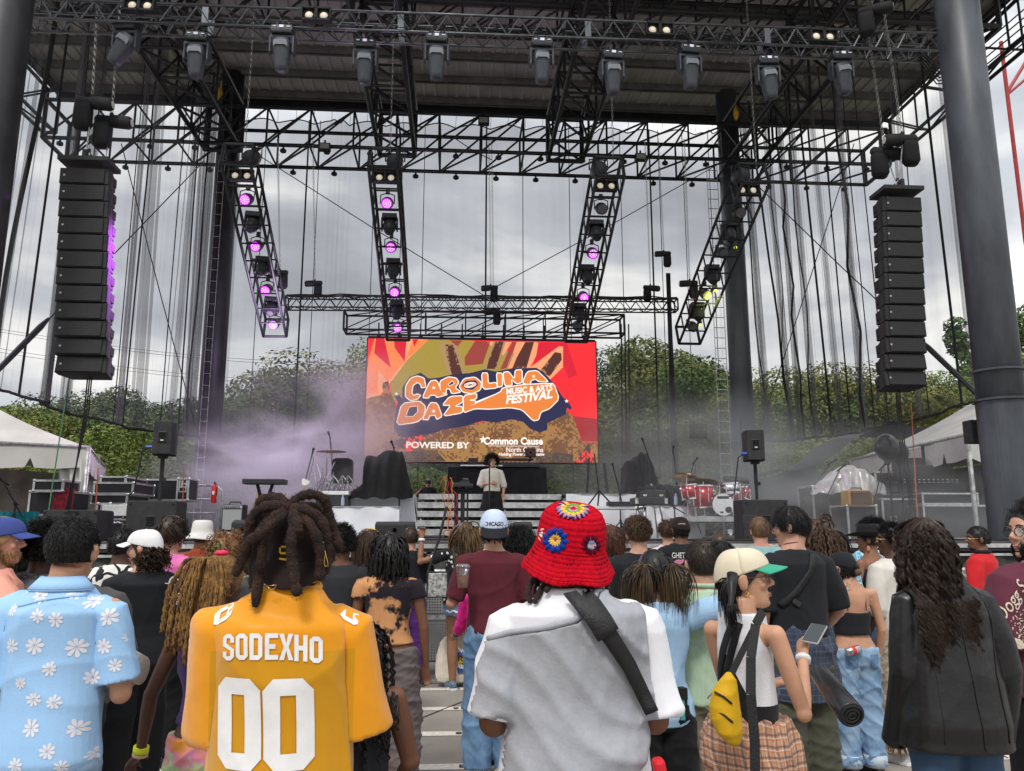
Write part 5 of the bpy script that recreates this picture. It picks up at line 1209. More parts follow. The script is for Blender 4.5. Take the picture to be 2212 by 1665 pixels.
part('body',MB().box((0,0,.1),(.6,.4,.22)),M_PLA,t);part('lid',MB().box((0,0,.25),(.62,.42,.07)),M_WHT,t,bevel=.01)
def amp(label,px0,px1,py0,py1,Y,cab,gr,nm='guitar_amplifier',zb=None):
 x0,x1=OX(px0,py0,Y),OX(px1,py0,Y);zt=OZ(py0,Y,px0);zb=zb if zb is not None else OZ(py1,Y,px0);w,h=x1-x0,zt-zb
 t=thing(nm,label,'amplifier',((x0+x1)/2,Y,zb));part('cabinet',MB().box((0,.15,h/2),(w,.3,h)),cab,t,bevel=.02)
 part('grille_cloth',MB().box((0,-.004,h*.44),(w*.88,.012,h*.74)),gr,t);part('control_panel',MB().box((0,-.006,h*.9),(w*.9,.012,h*.1)),M_SILD,t)
 k=MB();
 for q in range(8):k.cyl((-w*.38+w*.1*q,-.012,h*.9),(-w*.38+w*.1*q,-.03,h*.9),.012,8)
 part('knob',k,M_BLKM,t);part('handle',MB().tube([(-.1,.15,h),(-.08,.15,h+.04),(.08,.15,h+.04),(.1,.15,h)],.012,6),M_BLKM,t);return t
amp('black combo amplifier with silver grille in the left smoke',498-18,526,1089,1113,13.6,M_CASE,mat('silver_grille_cloth',(.35,.36,.36),.8,0,.1,80),zb=SZ+.12)
amp('small amplifier head with cream front behind the dreadlocks',700,735,1056,1070,17,M_CASE,M_WHT)
amp('tweed brown guitar amplifier beside the silver tarp',1833,1885,1058,1091,13.0,mat('tweed',(.50,.26,.06),.8,0,.2,60),mat('brown_grille_cloth',(.09,.05,.035),.8,0,.1,60))
x0,x1=OX(470,1118,13.3),OX(620,1118,13.3)
t=thing('low_riser','low black platform with silver edge under the left amplifier','riser',((x0+x1)/2,13.3,SZ));part('platform',MB().box((0,.8,.08),(x1-x0,1.6,.06)),M_DECK,t);part('edge_rail',MB().box((0,0,.07),(x1-x0,.03,.1)),M_SIL,t)
for i,(px,lean) in enumerate(((541,.12),(647,.04))):
 g=P(px,1095,15.2);t=thing('electric_guitar',['white headed bass guitar leaning on its stand in the smoke','pale necked guitar standing right of the keyboard stand'][i],'guitar',(g.x,15.2,SZ+.12),0);t.scale=(.8,.8,.8)
 b=MB();bp=[(-.02,0),(-.15,.04),(-.17,.16),(-.10,.24),(-.15,.36),(-.08,.42),(-.04,.36),(.04,.36),(.10,.44),(.15,.36),(.10,.24),(.17,.14),(.13,.02)]
 b.prism([(x,0,z) for x,z in bp],(0,.045,0));Mx=Matrix.Rotation(lean,4,'Y')@Matrix.Rotation(R(-12),4,'X');b.xf(Mx);part('body',b,mat('sunburst',(.10,.035,.02),.25,c2=(.02,.01,.01)),t,bevel=.01)
 n=MB().box((0,-.012,.72),(.055,.022,.75));n.xf(Mx);part('neck',n,mat('maple_neck',(.42,.24,.15),.4),t)
 h=MB().prism([(-.03,-.02,1.09),(.03,-.02,1.09),(.10,-.02,1.13),(.12,-.02,1.20),(-.05,-.02,1.27),(-.07,-.02,1.2)],(0,.02,0));h.xf(Mx);part('headstock',h,mat('white_headstock',(.75,.74,.7),.4),t)
x0,x1=OX(540,1040,14.6),OX(600,1040,14.6);zk=OZ(1040,14.6,570)
t=thing('keyboard_stand','black crossed keyboard stand in the purple smoke','stand',((x0+x1)/2,14.6,SZ));w=x1-x0;h=zk-SZ
part('keyboard_body',MB().box((0,.1,h),(w*1.5,.35,.09)),M_PLA,t,bevel=.01)
part('legs',MB().beam((-w*.3,.1,h),(w*.3,.1,0),.05).beam((w*.3,.1,h),(-w*.3,.1,0),.05),M_BLKM,t)
c=P(461,1085,14.4);t=thing('fire_extinguisher','red fire extinguisher at the foot of the left column','fire extinguisher',(c.x,14.4,P(461,1086,14.4).z));t.scale=(.55,.55,.62)
part('cylinder',MB().lathe((0,0,0),[(.07,0),(.085,.03),(.085,.42),(.05,.5),(.03,.53)],18),mat('extinguisher_red',(.6,.02,.02),.3),t,True);part('valve',MB().box((0,0,.56),(.05,.03,.06)).tube([(0,0,.56),(.09,0,.5),(.09,0,.2)],.012,5),M_BLKM,t);part('label',MB().box((0,-.087,.28),(.07,.004,.1)),M_WHT,t)
t=thing('rail_barrier','bent tube railing behind the left flight cases','railing',(OX(430,1060,15),15,SZ));m=MB()
for dz in (.95,.7,.45):m.tube([(-1.3,0,dz),(.3,0,dz)],.02,6)
m.tube([(-1.3,0,0),(-1.3,0,.95)],.02,6).tube([(.3,0,.95),(.42,0,.85),(.42,0,0)],.02,6);part('rail',m,M_SILD,t,True)
cloth_heap('crumpled silver foil tarp over a flight case stack',[(1765,1065),(1775,1045),(1798,1022),(1818,1008),(1840,1005),(1862,1014),(1885,1030),(1900,1048),(1906,1068)],13.8,1.0,8,mat('foil_tarp',(.62,.60,.60),.38,.45,.25,3,.9,7),'foil_tarp','tarp')
case('tall black flight case under the silver tarp',1755,1828,1050,1150,14.0,.6,zb=SZ)
case('black flight case below the tweed amplifier',1830,1892,1092,1150,13.1,.6,zb=SZ)
case('rack case standing on the long case in the right tent',1890,1975,1020,1068,14.8,.6,handles=False,text=('THOR',.09,.05,.9))
case('long silver edged flight case in the right tent',1905,1990,1078,1150,14.2,.6,zb=SZ)
case('long flight case under the lighting desk at right',1992,2110,1066,1088,14.0,.7)
case('wide dark flight case at right behind curly hair',1994,2130,1092,1150,13.6,.7,zb=SZ,handles=False)
for px,py,r_,lb in ((1915,966,.2,'larger black round light hanging in front of the right tent'),(1941,977,.17,'smaller black round light behind the larger one')):
 c=P(px,py,13.0 if r_>.18 else 13.4);t=thing('beacon_lamp',lb,'lamp',c,group='black bagged lamps at the right tent')
 part('bag',MB().ell((0,0,0),(r_,r_,r_*1.15)).tube([(0,0,-r_),(0,0,-r_*1.5)],[.08,.03],8),mat('glossy_black_bag',(.01,.01,.011),.18,0,.1,5,.3,9),t,True)
 part('pole',MB().tube([(0,0,-r_*1.4),(0.02,0,SZ-c.z)],.018,6),M_BLKM,t)
c=P(2010,1055,14.2);t=thing('mixing_desk','dark mixing desk and gear pile inside the right tent','mixing desk',(c.x,14.2,c.z-.05))
part('desk',MB().box((0,.3,.1),(1.3,.7,.18),(.12,0,0)).box((.1,.45,.35),(.9,.4,.3)).box((-.1,.5,.55),(.5,.3,.2)).box((.45,.5,.72),(.35,.3,.45)),M_PLA,t,bevel=.02)
m=MB()
for k in range(24):m.box((-.5+.09*(k%12),-.05,.16+.05*(k//12)),(.03,.03,.02))
part('button',m,M_SILD,t)
c=P(2108,933,11.2);t=thing('small_speaker','small black speaker strapped to the right front column','loudspeaker',c)
part('cabinet',MB().box((0,0,0),(.26,.22,.34)),M_SPK,t,bevel=.012);part('badge',MB().box((-.02,-.115,-.02),(.05,.01,.08)),M_WHT,t);part('bracket',MB().beam((.1,.05,.05),(.5,.05,.02),.03),M_BLKM,t)
for px,py,lb in ((1990,968,'brand lettered banner under the right tent valance'),(2035,960,'second lettered banner under right tent valance')):
 pass
c=P(1325,1060,19.5);solo('pale_wall',MB().box((0,.2,.35),(4.6,.15,.5),(0,R(2.5),0)).box((0,.1,.62),(4.7,.3,.06),(0,R(2.5),0)),mat('pale_plastic',(.35,.35,.33),.6),'pale sloping ledge low behind the right riser','wall',loc=(c.x,19.5,SZ-.05))
c=P(1880,1140,11.2);solo('drink_bottle',MB().lathe((0,0,0),[(.035,0),(.04,.03),(.04,.16),(.018,.22),(.018,.25)],12),mat('drink_blue',(.2,.45,.7),.2,trans=.3),'blue sports drink bottle on stage behind cowboy hat','bottle',loc=(c.x,11.2,SZ),smooth=True)
for (px,py,Y,lb) in ((1590,940,13.5,'upper'),):
 pass
for k,(px,py) in enumerate(((1508,932),)):
 a=P(1489,915,18);b=P(1528,947,18);solo('banner',MB().box((0,0,0),(b.x-a.x,.02,a.z-b.z)),M_NET,'small square of black mesh hanging right of the screen','banner',loc=((a.x+b.x)/2,18,(a.z+b.z)/2))
for px0,py0,px1,py1,w_,lb in ((1344,1010,1342,1066,.05,'first'),(1305,1000,1312,1064,.07,'second'),(1272,990,1268,1064,.05,'third')):
 a,b=P(px0,py0,17.5),P(px1,py1,17.5);solo('stand_pole',MB().tube([(0,0,0),b-a],w_*.5,6),M_BLKM,lb+' dark pole counted from the right under the screen right corner','pole','dark poles below the screen',loc=a)
# ================================================================== PEOPLE
SKIN={'light':(0.55,0.30,0.21),'pink':(0.58,0.28,0.20),'tan':(0.52,0.28,0.175),'olive':(0.46,0.26,0.17),'brown':(0.17,0.075,0.042),'dark':(0.085,0.04,0.026),'mid':(0.27,0.13,0.075)}
def skin_mat(k):
 c=SKIN[k];M=mat('skin_'+k,c,0.48,0,0.10,9,0.08,120,spec=.35)
 t,b=nodes(M);b.inputs['Subsurface Weight'].default_value=0.0;return M
def sup(v,p):return math.copysign(abs(v)**p,v)
def ring(c,rx,ry,n=24,p=1.0,ax=Vector((1,0,0)),ay=Vector((0,1,0))):
 return [c+ax*(rx*sup(math.cos(2*PI*i/n),p))+ay*(ry*sup(math.sin(2*PI*i/n),p)) for i in range(n)]
HEADP=[(-.118,.012,.070,.045),(-.112,.030,.083,.025),(-.095,.044,.089,.0),(-.065,.056,.087,-.030),(-.03,.066,.086,-.062),(0,.072,.083,-.084),(.03,.076,.090,-.097),(.06,.071,.085,-.098),(.085,.058,.068,-.081),(.103,.041,.047,-.060),(.112,.025,.026,-.038),(.117,.006,0,-.015)]
def head_rings(off=0.0,n=24):
 out=[]
 for z,a,f,b in HEADP:
  cy=(f-b)/2*0+(f+b)/2;ry=(f-b)/2
  out.append(ring(Vector((0,cy,z*(1+off*6))),a+off,ry+off,n,.92))
 return out
def build_head(mb,face=True,ears=True,jaw=1.0):
 mb.loft(head_rings())
 mb.tube([(0,.080,.028),(0,.094,.004),(0,.110,-.020),(0,.108,-.030)],[.009,.009,.0125,.010],8)
 for s in (-1,1):
  mb.ell((s*.0125,.096,-.028),(.0085,.012,.008),nu=8,nv=6)
  mb.ell((s*.033,.079,.026),(.024,.012,.008),nu=10,nv=6)
  mb.ell((s*.042,.066,-.025),(.020,.016,.018),nu=10,nv=6)
  if ears:
   Mx=Matrix.Rotation(s*R(-24),3,'Z');mb.ell((s*.082,-.008,-.008),(.013,.023,.035),Mx,nu=12,nv=8);mb.tube([(s*.083,.010,.014),(s*.091,-.004,.022),(s*.094,-.020,.008),(s*.088,-.018,-.02),(s*.080,0,-.038)],.0055,6)
 mb.ell((0,.087,-.060),(.021,.0095,.0055),nu=10,nv=6);mb.ell((0,.086,-.069),(.018,.0095,.0065),nu=10,nv=6);mb.ell((0,.082,-.100),(.016,.012,.012),nu=10,nv=6)
ARMS={'down':((.22,-.04,-1),(.05,.22,-1)),'front':((.24,.10,-1),(-.42,1,.05)),'low':((.30,-.02,-1),(-.30,.75,-.75)),'pocket':((.38,-.25,-1),(-.25,.55,-1)),'hips':((.62,-.25,-1),(-.75,.35,-.55)),'phone':((.12,.55,-1),(-.15,.75,.95)),'up':((.55,.25,.35),(-.55,.3,.8)),'hold':((.35,.05,-1),(-.75,.9,.2)),'crossed':((.32,.12,-1),(-1,.55,.05)),'wide':((.45,0,-1),(.25,.35,-.9))}
class Pose:pass
def skeleton(o):
 """joint positions for a figure 1.75 m tall, facing +y; x is its right"""
 q=Pose();w=o.get('w',1.0);sh=o.get('sh',1.0)
 q.sx=.180*sh*(w**.5);q.arm={}
 for s,key in ((-1,'armL'),(1,'armR')):
  a=o.get(key,'front');u,f=ARMS[a] if isinstance(a,str) else a
  u=Vector(u).normalized();f=Vector(f).normalized();u=Vector((u.x*s,u.y,u.z));f=Vector((f.x*s,f.y,f.z))
  S_=Vector((s*q.sx,-.008,1.384-o.get('slope',0)));al=o.get('al',1.0)
  E_=S_+u*.285*al;W_=E_+f*.25*al
  q.arm[s]=(S_,E_,W_,u,f)
 st=o.get('stance',.10);q.leg={}
 for s in (-1,1):
  fy=o.get('step',0)*s
  q.leg[s]=(Vector((s*.085*w**.3,0,.90)),Vector((s*(.085+st)/2*1.05,.02+fy*.5,.48)),Vector((s*st,-.01+fy,.075)))
 q.hc=Vector((0,.012+o.get('hy',0),1.600))+Vector(o.get('hoff',(0,0,0)))
 q.HM=Matrix.Translation(q.hc)@Matrix.Rotation(R(-o.get('turn',0)),4,'Z')@Matrix.Rotation(R(o.get('nod',0)),4,'X')@Matrix.Rotation(R(o.get('tilt',0)),4,'Y')
 hs=o.get('hs',1.0);q.HM=q.HM@Matrix.Scale(hs,4)
 return q
def torso(o,off=0.0,z0=.86,z1=1.56,cloth=0.0):
 w=o.get('w',1.0);f=o.get('fem',0);bel=o.get('belly',0);sh=o.get('sh',1.0);sl_=o.get('slope',0)*.7
 T=[(.84,.150+.008*f,.105,0,1),(.90,.168+.012*f,.118,-.006,1),(.97,.160+.01*f,.112,-.006,1),(1.06,.138-.012*f,.098,.0,1),(1.14,.137-.014*f,.098,.004,1),(1.24,.148-.01*f,.106,.004,0),(1.33,.158-.008*f,.110,0,0),(1.385,.158-sl_,.100,-.006,0),(1.415,.138-sl_*1.2,.086,-.010,0),(1.440,.108-sl_,.075,-.012,0),(1.462,.083,.067,-.012,0),(1.485,.066,.059,-.010,0),(1.52,.055,.054,-.004,0),(1.58,.053,.055,.004,0)]
 out=[]
 for z,rx,ry,cy,low in T:
  if z<z0 or z>z1:continue
  k=w if z<1.42 else (1+(w-1)*(.7 if z<1.47 else .35));sk=sh if 1.2<z<1.47 else 1
  r1=rx*k*sk;r2=ry*(k*.75+.25)+(bel*.5 if z<1.2 else bel*.15 if z<1.3 else 0)
  if cloth and z<1.40:
   r1=max(r1,(.149+.0*f)*w*sk*(1-.25*f*(1.0 if 1.0<z<1.2 else 0))*cloth);r2=max(r2,.104*cloth*(w*.75+.25))
  out.append((z,r1+off,r2+off,cy+(bel*.4 if z<1.2 else 0)))
 return out
def hand(mb,W_,f,s,curl=.5,up=None,k=1.0,spread=.12,thumb_up=False):
 """palm, four fingers of unequal length and a side thumb; f = pointing direction"""
 f=f.normalized();up=Vector(up) if up is not None else Vector((0,0,1))
 if abs(f.dot(up.normalized()))>.9:up=Vector((0,1,0))
 sd=f.cross(up).normalized();nrm=sd.cross(f).normalized()
 p0=W_;p1=W_+f*.085*k
 mb.loft([ring(p0-f*.02,.026*k,.019*k,12,.8,sd,nrm),ring(p0+f*.01,.028*k,.017*k,12,.8,sd,nrm),ring(p0+f*.05*k,.039*k,.015*k,12,.8,sd,nrm),ring(p1,.040*k,.0125*k,12,.8,sd,nrm),ring(p1+f*.006,.034*k,.009*k,12,.8,sd,nrm)])
 for i,L in enumerate((.066,.078,.074,.058)):
  a=(i-1.5);b=p1-f*.012+sd*(a*.0205*k*s);d=(f+sd*(a*spread*s)).normalized();pts=[b];c=0;q=b
  for j,seg in enumerate((.45,.32,.26)):
   c+=curl*(.55+.35*j);dd=(d*math.cos(c)-nrm*math.sin(c));q=q+dd*(L*seg*k);pts.append(q)
  mb.tube(pts,[.0092*k,.0088*k,.008*k,.0066*k],7)
 tb=p0+f*.022*k-sd*(.028*k*s);td=(f*.62-sd*(.72*s)-nrm*.25).normalized()
 mb.tube([tb,tb+td*.032*k,tb+(td+f*.45-nrm*curl*.5).normalized()*.060*k],[.0125*k,.010*k,.0078*k],7)
def limb(mb,pts,rs,n=14,flat=1.0):mb.tube(pts,rs,n,flat=flat)
def arm_pts(S_,E_,W_,n=5):
 out=[S_]
 for t in (.35,.7):out.append(S_.lerp(E_,t))
 out.append(E_)
 for t in (.3,.65):out.append(E_.lerp(W_,t))
 out.append(W_);return out
def wrinkle(me,amp,seed,sc=1.0,drop=(6,6,2.2),zlo=None,zhi=None,mask=None):
 v=getv(me).astype(np.float64);n=getn(me);r=np.random.default_rng(seed);d=np.zeros(len(v))
 for k in range(5):
  kk=r.normal(size=3)*np.array(drop)*sc*(1+.5*k);q=r.normal(size=3)*5*sc;ph,p2=r.uniform(0,6.28,2)
  w=np.sin(v@kk+ph+1.4*np.sin(v@q+p2));d+=(1-np.abs(w))**2.2*(1.0/(1+.5*k))
 d=d-.45;d*=amp*(mask(v) if mask else 1.0)
 v+=n*d[:,None];setv(me,v)
def garment(name,mb,mt,parent,vox,seed=1,amp=.006,smooth=2,sc=1.0,mask=None,drop=(6,6,2.2)):
 me=remesh(mb,vox,smooth,name)
 if isinstance(mt,(list,tuple)):
  for m in mt:me.materials.append(m)
 else :me.materials.append(mt)
 setsmooth(me)
 if amp:wrinkle(me,amp*1.5,seed,sc,drop,mask=mask)
 return part(name,me,None,parent)
def cloth_mat(name,c,c2=None,rough=.85,bs=140,var=.07,vs=7,sheen=.15,bump=.25):
 M=mat(name,c,rough,0,var,vs,bump,bs,spec=.2,sheen=sheen*.3,c2=c2)
 for n in M.node_tree.nodes:
  if n.type=='BUMP':n.inputs['Distance'].default_value=.0025
 return M
def strands(HM,n,L,r,seed,g=.5,lift=.35,curl=0,cfreq=30,jitter=.25,seg=9,sides=3,lo=None,hi=None,crown=(0,-.03,.11),region='full',push=True,Lvar=.25,sy=1.0,col=None,shrink=.7,flow=1.0,part_line=False,center=(0,-.006,.012),rad=(.078,.099,.108),torso_y=-.13,off=1.05,taper=False,front=1.0,clump=1,cr_=.0035):
 n=max(8,n//clump)
 rr=np.random.default_rng(seed);C=np.array(center);RD=np.array(rad)
 P0=[]
 while len(P0)<n:
  u=rr.normal(size=3);u/=np.linalg.norm(u);p=C+u*RD
  x,y,z=p
  ok=(z>-.035+max(0,y)*1.1 if y<.045 else z>.055) and (z>-.065)
  if region=='full':ok=ok and (y<.075 or z>.07) and not (taper and abs(x)>.060 and z<.012 and y>-.065)
  if region=='low':ok=(z<.035 and y<.035 and z>-.07)
  if region=='back':ok=ok and y<.02
  if region=='top':ok=z>.07
  if region=='nape':ok=(z<.03 and z>-.07 and y<-.015)
  if region=='beard':ok=(y>.0 and z<-.035 and z>-.13 and not (abs(x)<.02 and z>-.075 and y>.05))
  if ok:P0.append(p)
 P0=np.array(P0);nrm=(P0-C)/RD**2;nrm/=np.linalg.norm(nrm,axis=1)[:,None]
 if region=='beard':P0=P0*np.array([.82,.96,1.0])
 cr=np.array(crown);t=P0-cr;t-=nrm*(t*nrm).sum(1)[:,None];t/=np.linalg.norm(t,axis=1)[:,None]+1e-6
 if region=='beard':t=np.tile(np.array([0,.25,-1.0]),(n,1))
 d=nrm*lift+t*flow+rr.normal(size=(n,3))*jitter;d/=np.linalg.norm(d,axis=1)[:,None]
 Ls=L*(1+Lvar*rr.uniform(-1,1,n));st_=(Ls/seg)[:,None]
 if taper:Ls=Ls*np.clip(.30+.70*(P0[:,2]+.05)/.11,.3,1)
 if front<1:Ls=np.where(P0[:,1]>.03,Ls*front,Ls)
 st_=(Ls/seg)[:,None]
 down=np.array([0,0,-1.0]);down=(np.array(HM.to_3x3().inverted()@Vector((0,0,-1))));down/=np.linalg.norm(down)
 pts=[P0-nrm*.004];p=P0.copy()
 HMi=HM.inverted()
 for k in range(seg):
  d=d*(1-g*(k+1)/seg)+down*(g*(k+1)/seg)+rr.normal(size=(n,3))*jitter*.12;d/=np.linalg.norm(d,axis=1)[:,None]+1e-9
  p=p+d*st_
  if push:
   q=(p-C)/(RD*off);l=np.linalg.norm(q,axis=1);m=l<1;p[m]=C+(q[m]/l[m][:,None])*RD*off
   m=(p[:,2]<-.16)&(p[:,1]<.06)&(p[:,1]>torso_y*1.0)&(np.abs(p[:,0])<.16)
   p[m,1]=np.minimum(p[m,1],torso_y*np.clip((-.12-p[m,2])/.1,0,1)+.02*0)
  pts.append(p.copy())
 A=np.stack(pts,1)
 if curl:
  s=np.linspace(0,1,seg+1)[None,:];ph=rr.uniform(0,6.28,(n,1));fr=cfreq*Ls[:,None]*(1+.3*rr.uniform(-1,1,(n,1)));e1=rr.normal(size=(n,3));e1/=np.linalg.norm(e1,axis=1)[:,None]
  tg=A[:,-1]-A[:,0];tg/=np.linalg.norm(tg,axis=1)[:,None]+1e-9;e1-=tg*(e1*tg).sum(1)[:,None];e1/=np.linalg.norm(e1,axis=1)[:,None]+1e-9;e2=np.cross(tg,e1)
  amp=curl*np.minimum(1,s*4)
  A=A+e1[:,None,:]*(amp*np.sin(fr*s*6.28+ph))[...,None]+e2[:,None,:]*(amp*np.cos(fr*s*6.28+ph))[...,None]
 if clump>1:
  A=np.repeat(A,clump,0);of=rr.normal(size=(len(A),1,3))*cr_;s2=np.linspace(0,1,A.shape[1])[None,:,None];A=A+of*(1-.5*s2)+np.cumsum(rr.normal(size=A.shape)*cr_*.12,1)
 return A,r,sides,shrink
def strands_mesh(mb,A,r,sides=3,shrink=.7,M=None):
 n,m,_=A.shape
 if M is not None:
  R3=np.array(M.to_3x3());A=A@R3.T+np.array(M.translation)
 T=np.gradient(A,axis=1);T/=np.linalg.norm(T,axis=2)[...,None]+1e-9
 ref=np.array([.3,.5,.81]);u=np.cross(T,ref);u/=np.linalg.norm(u,axis=2)[...,None]+1e-9;w=np.cross(T,u)
 rad=r*(1-shrink*np.linspace(0,1,m)**2)[None,:,None]
 V=np.stack([A+(u*math.cos(2*PI*k/sides)+w*math.sin(2*PI*k/sides))*rad for k in range(sides)],2)
 base=len(mb.v);mb.v.extend(map(tuple,V.reshape(-1,3).tolist()))
 i=np.arange(n)[:,None,None]*m*sides;j=np.arange(m-1)[None,:,None]*sides;k=np.arange(sides)[None,None,:];k2=(k+1)%sides
 F=np.stack([i+j+k,i+j+k2,i+j+sides+k2,i+j+sides+k],-1).reshape(-1,4)+base
 mb.f.extend(map(tuple,F.tolist()));mb.m.extend([0]*len(F));return mb
def hair_mat(name,c,c2=None,rough=.42):
 M=mat('hair_'+name,c,rough,0,.45 if not c2 else .2,16,0,60,spec=.35,c2=c2,stretch=(1,1,.35));return M
def cap_shell(mb,off=.006,zmin=-.05,front=.05,n=28,sq=(1,1)):
 "hair-coloured scalp so no skin shows between strands"
 C=Vector((0,-.006,.014));rd=(.078+off,.099+off,.108+off)
 def f(u,v):
  a=2*PI*u;fr=math.sin(a)
  lo=-.52 if fr<0 else -.52+fr*1.05
  el=lo+(PI/2-lo)*v
  return (C.x+rd[0]*math.cos(el)*math.cos(a),C.y+rd[1]*math.cos(el)*math.sin(a),C.z+rd[2]*math.sin(el))
 return mb.grid(f,n,12)
HAIRS={'short':dict(n=900,L=.032,r=.0026,lift=.3,g=.1,jitter=.2,seg=4,taper=True),'messy':dict(n=1100,L=.042,r=.0028,lift=.45,g=.15,jitter=.4,seg=6,curl=.003,cfreq=20,taper=True),'curly':dict(clump=5,cr_=.002,n=1500,L=.09,r=.0024,lift=.9,g=.4,jitter=.5,seg=12,curl=.009,cfreq=22),'afro':dict(n=1300,L=.075,r=.0032,lift=2.2,g=.12,jitter=.5,seg=9,curl=.008,cfreq=34,flow=.5),'fade':dict(n=900,L=.016,r=.0030,lift=1.6,g=0,jitter=.4,seg=4,curl=.003,cfreq=60,flow=.4),'long':dict(n=900,L=.46,r=.0036,lift=.25,g=.75,jitter=.15,seg=14,curl=.004,cfreq=8),'bob':dict(n=900,L=.27,r=.0036,lift=.25,g=.75,jitter=.15,seg=12,curl=.004,cfreq=8),'wavy':dict(clump=8,n=1600,L=.50,r=.0028,lift=.35,g=.75,jitter=.3,seg=22,curl=.010,cfreq=13),'curtain':dict(n=1100,L=.11,r=.003,lift=.22,g=.35,jitter=.15,seg=8,taper=True,front=.45)}
PERSONS=[]
def person(label,px,ytop,Y,skin='light',group=None,zb=0.0,face=False,yaw=0,**o):
 """head top seen at (px, ytop) at distance Y; feet on zb"""
 hair_h=o.get('hh',.02)
 top=P(px,ytop,Y);H=(top.z-zb)/(1.717+hair_h);vox=o.get('vox',.010 if Y>4.3 else .007)
 T=thing('person',label,'person',(top.x,Y,zb),R(-yaw),group);T.scale=(H,H,H)
 dx=o.get('hoff',(0,0,0))
 q=skeleton(o);q.T=T;q.H=H;q.o=o;q.Y=Y;q.vox=vox;q.seed=len(PERSONS)*7+3;PERSONS.append(T)
 q.M=Matrix.Translation((top.x,Y,zb))@Matrix.Rotation(R(-yaw),4,'Z')@Matrix.Scale(H,4)
 b=MB();rings=[ring(Vector((0,cy,z)),rx-.006,ry-.006,28,.9) for z,rx,ry,cy in torso(o)];b.loft(rings)
 hb=MB();build_head(hb);hb.xf(q.HM);b.join(hb)
 nb=Vector((0,-.012,1.46));nt_=q.HM@Vector((0,-.022,-.055));ww=1+(o.get('w',1)-1)*.5;nk=(.92 if o.get('fem') else 1.0)*ww
 b.tube([nb,nb.lerp(nt_,.5),nt_],[.064*nk,.056*nk,.058*nk],16)
 fem=o.get('fem',0);aw=o.get('aw',1.0)*(1-.12*fem)*(1+(o.get('w',1)-1)*.6)
 for s in (-1,1):
  S_,E_,W_,u,f=q.arm[s]
  b.ell(S_,(.046*aw,.049*aw,.049*aw),nu=14,nv=10)
  limb(b,[Vector((S_.x*.55,S_.y,S_.z+.008)),Vector((S_.x*.85,S_.y,S_.z+.002)),S_],[.038*aw,.045*aw,.047*aw])
  limb(b,arm_pts(S_,E_,W_),[.048*aw,.046*aw,.041*aw,.037*aw,.038*aw,.031*aw,.024*(.5+.5*aw)])
  b.ell(E_,(.040*aw,)*3,nu=12,nv=8)
  hk=o.get('handL' if s<0 else 'handR',{})
  hand(b,W_+f*.01,Vector(hk.get('dir',f)) if 'dir' in hk else f,s,hk.get('curl',.45),hk.get('up'),hk.get('k',1.0))
  if not o.get('nolegs'):
   hp,kn,an=q.leg[s];lw=1+(o.get('w',1)-1)*.6
   limb(b,[hp+Vector((0,-.0,.04)),hp.lerp(kn,.35),hp.lerp(kn,.8),kn,kn.lerp(an,.3),kn.lerp(an,.7),an],[.090*lw,.082*lw,.060*lw,.055*lw,.056*lw,.042*lw,.034*lw],16)
   b.tube([an+Vector((0,-.03,-.03)),an+Vector((s*.01,.06,-.04)),an+Vector((s*.015,.15,-.055))],[.034,.036,.022],12)
 me=remesh(b,vox,5,'body');me.materials.append(skin_mat(skin));setsmooth(me);q.body=part('body',me,None,T)
 if face:face_parts(q,o,skin)
 return q
def face_parts(q,o,skin,full=True):
 HM=q.HM
 for s in (-1,1):
  e=MB().ell((s*.031,.0765,.006),(.0125,.0095,.0085),nu=14,nv=10);e.xf(HM);eb=part('eye',e,mat('eye_white',(.62,.58,.55),.25,var=0),q.T,True)
  i=MB().ell((s*.031+o.get('gaze',0),.0835,.006),(.0058,.0036,.0058),nu=12,nv=8);i.xf(HM);part('iris',i,mat('iris_dark',(.02,.012,.008),.1,var=0),eb,True)
  br=MB().tube([(s*.014,.094,.027),(s*.030,.093,.033),(s*.050,.080,.028)],[.0035,.004,.002],6);br.xf(HM);part('eyebrow',br,mat('brow_hair',(.02,.014,.01),.7,var=0),q.T)
  l=MB().tube([(s*.018,.084,.010),(s*.031,.0885,.0155),(s*.045,.080,.010)],.0018,5);l.xf(HM);part('eyelash',l,mat('brow_hair',(.02,.014,.01),.7,var=0),q.T)
 c=SKIN[skin];lm=mat('lips_'+skin,(c[0]*.85,c[1]*.68,c[2]*.72),.35,var=0)
 m=MB().tube([(-.022,.086,-.063),(-.010,.0955,-.0595),(0,.0965,-.0615),(.010,.0955,-.0595),(.022,.086,-.063)],[.001,.0042,.0038,.0042,.001],8,flat=1)
 m.tube([(-.021,.086,-.064),(0,.0955,-.0695),(.021,.086,-.064)],[.001,.0052,.001],8);m.xf(HM);part('lips',m,lm,q.T,True)
def hair(q,kind='short',color=(0.012,0.009,0.008),c2=None,name=None,shell=True,**kw):
 cfg=dict(HAIRS[kind]);cfg.update(kw);nm=name or ('h%d'%(hash((kind,color))%9999));q.hc=color
 mb=MB()
 sh_off=cfg.pop('shell_off',.008 if kind not in ('afro',) else .03)
 if shell:
  s_=MB();cap_shell(s_,sh_off);s_.xf(q.HM);mb.join(s_)
 if kind in ('afro',):cfg.setdefault('rad',(.100,.118,.118))
 A,r,sd,shr=strands(q.HM,seed=q.seed,**cfg);strands_mesh(mb,A,r,sd,shr,q.HM)
 return part('hair',mb,hair_mat('%02x%02x%02x%s'%(*[int(min(255,x*900)) for x in color],'b' if c2 else ''),color,c2),q.T,True)
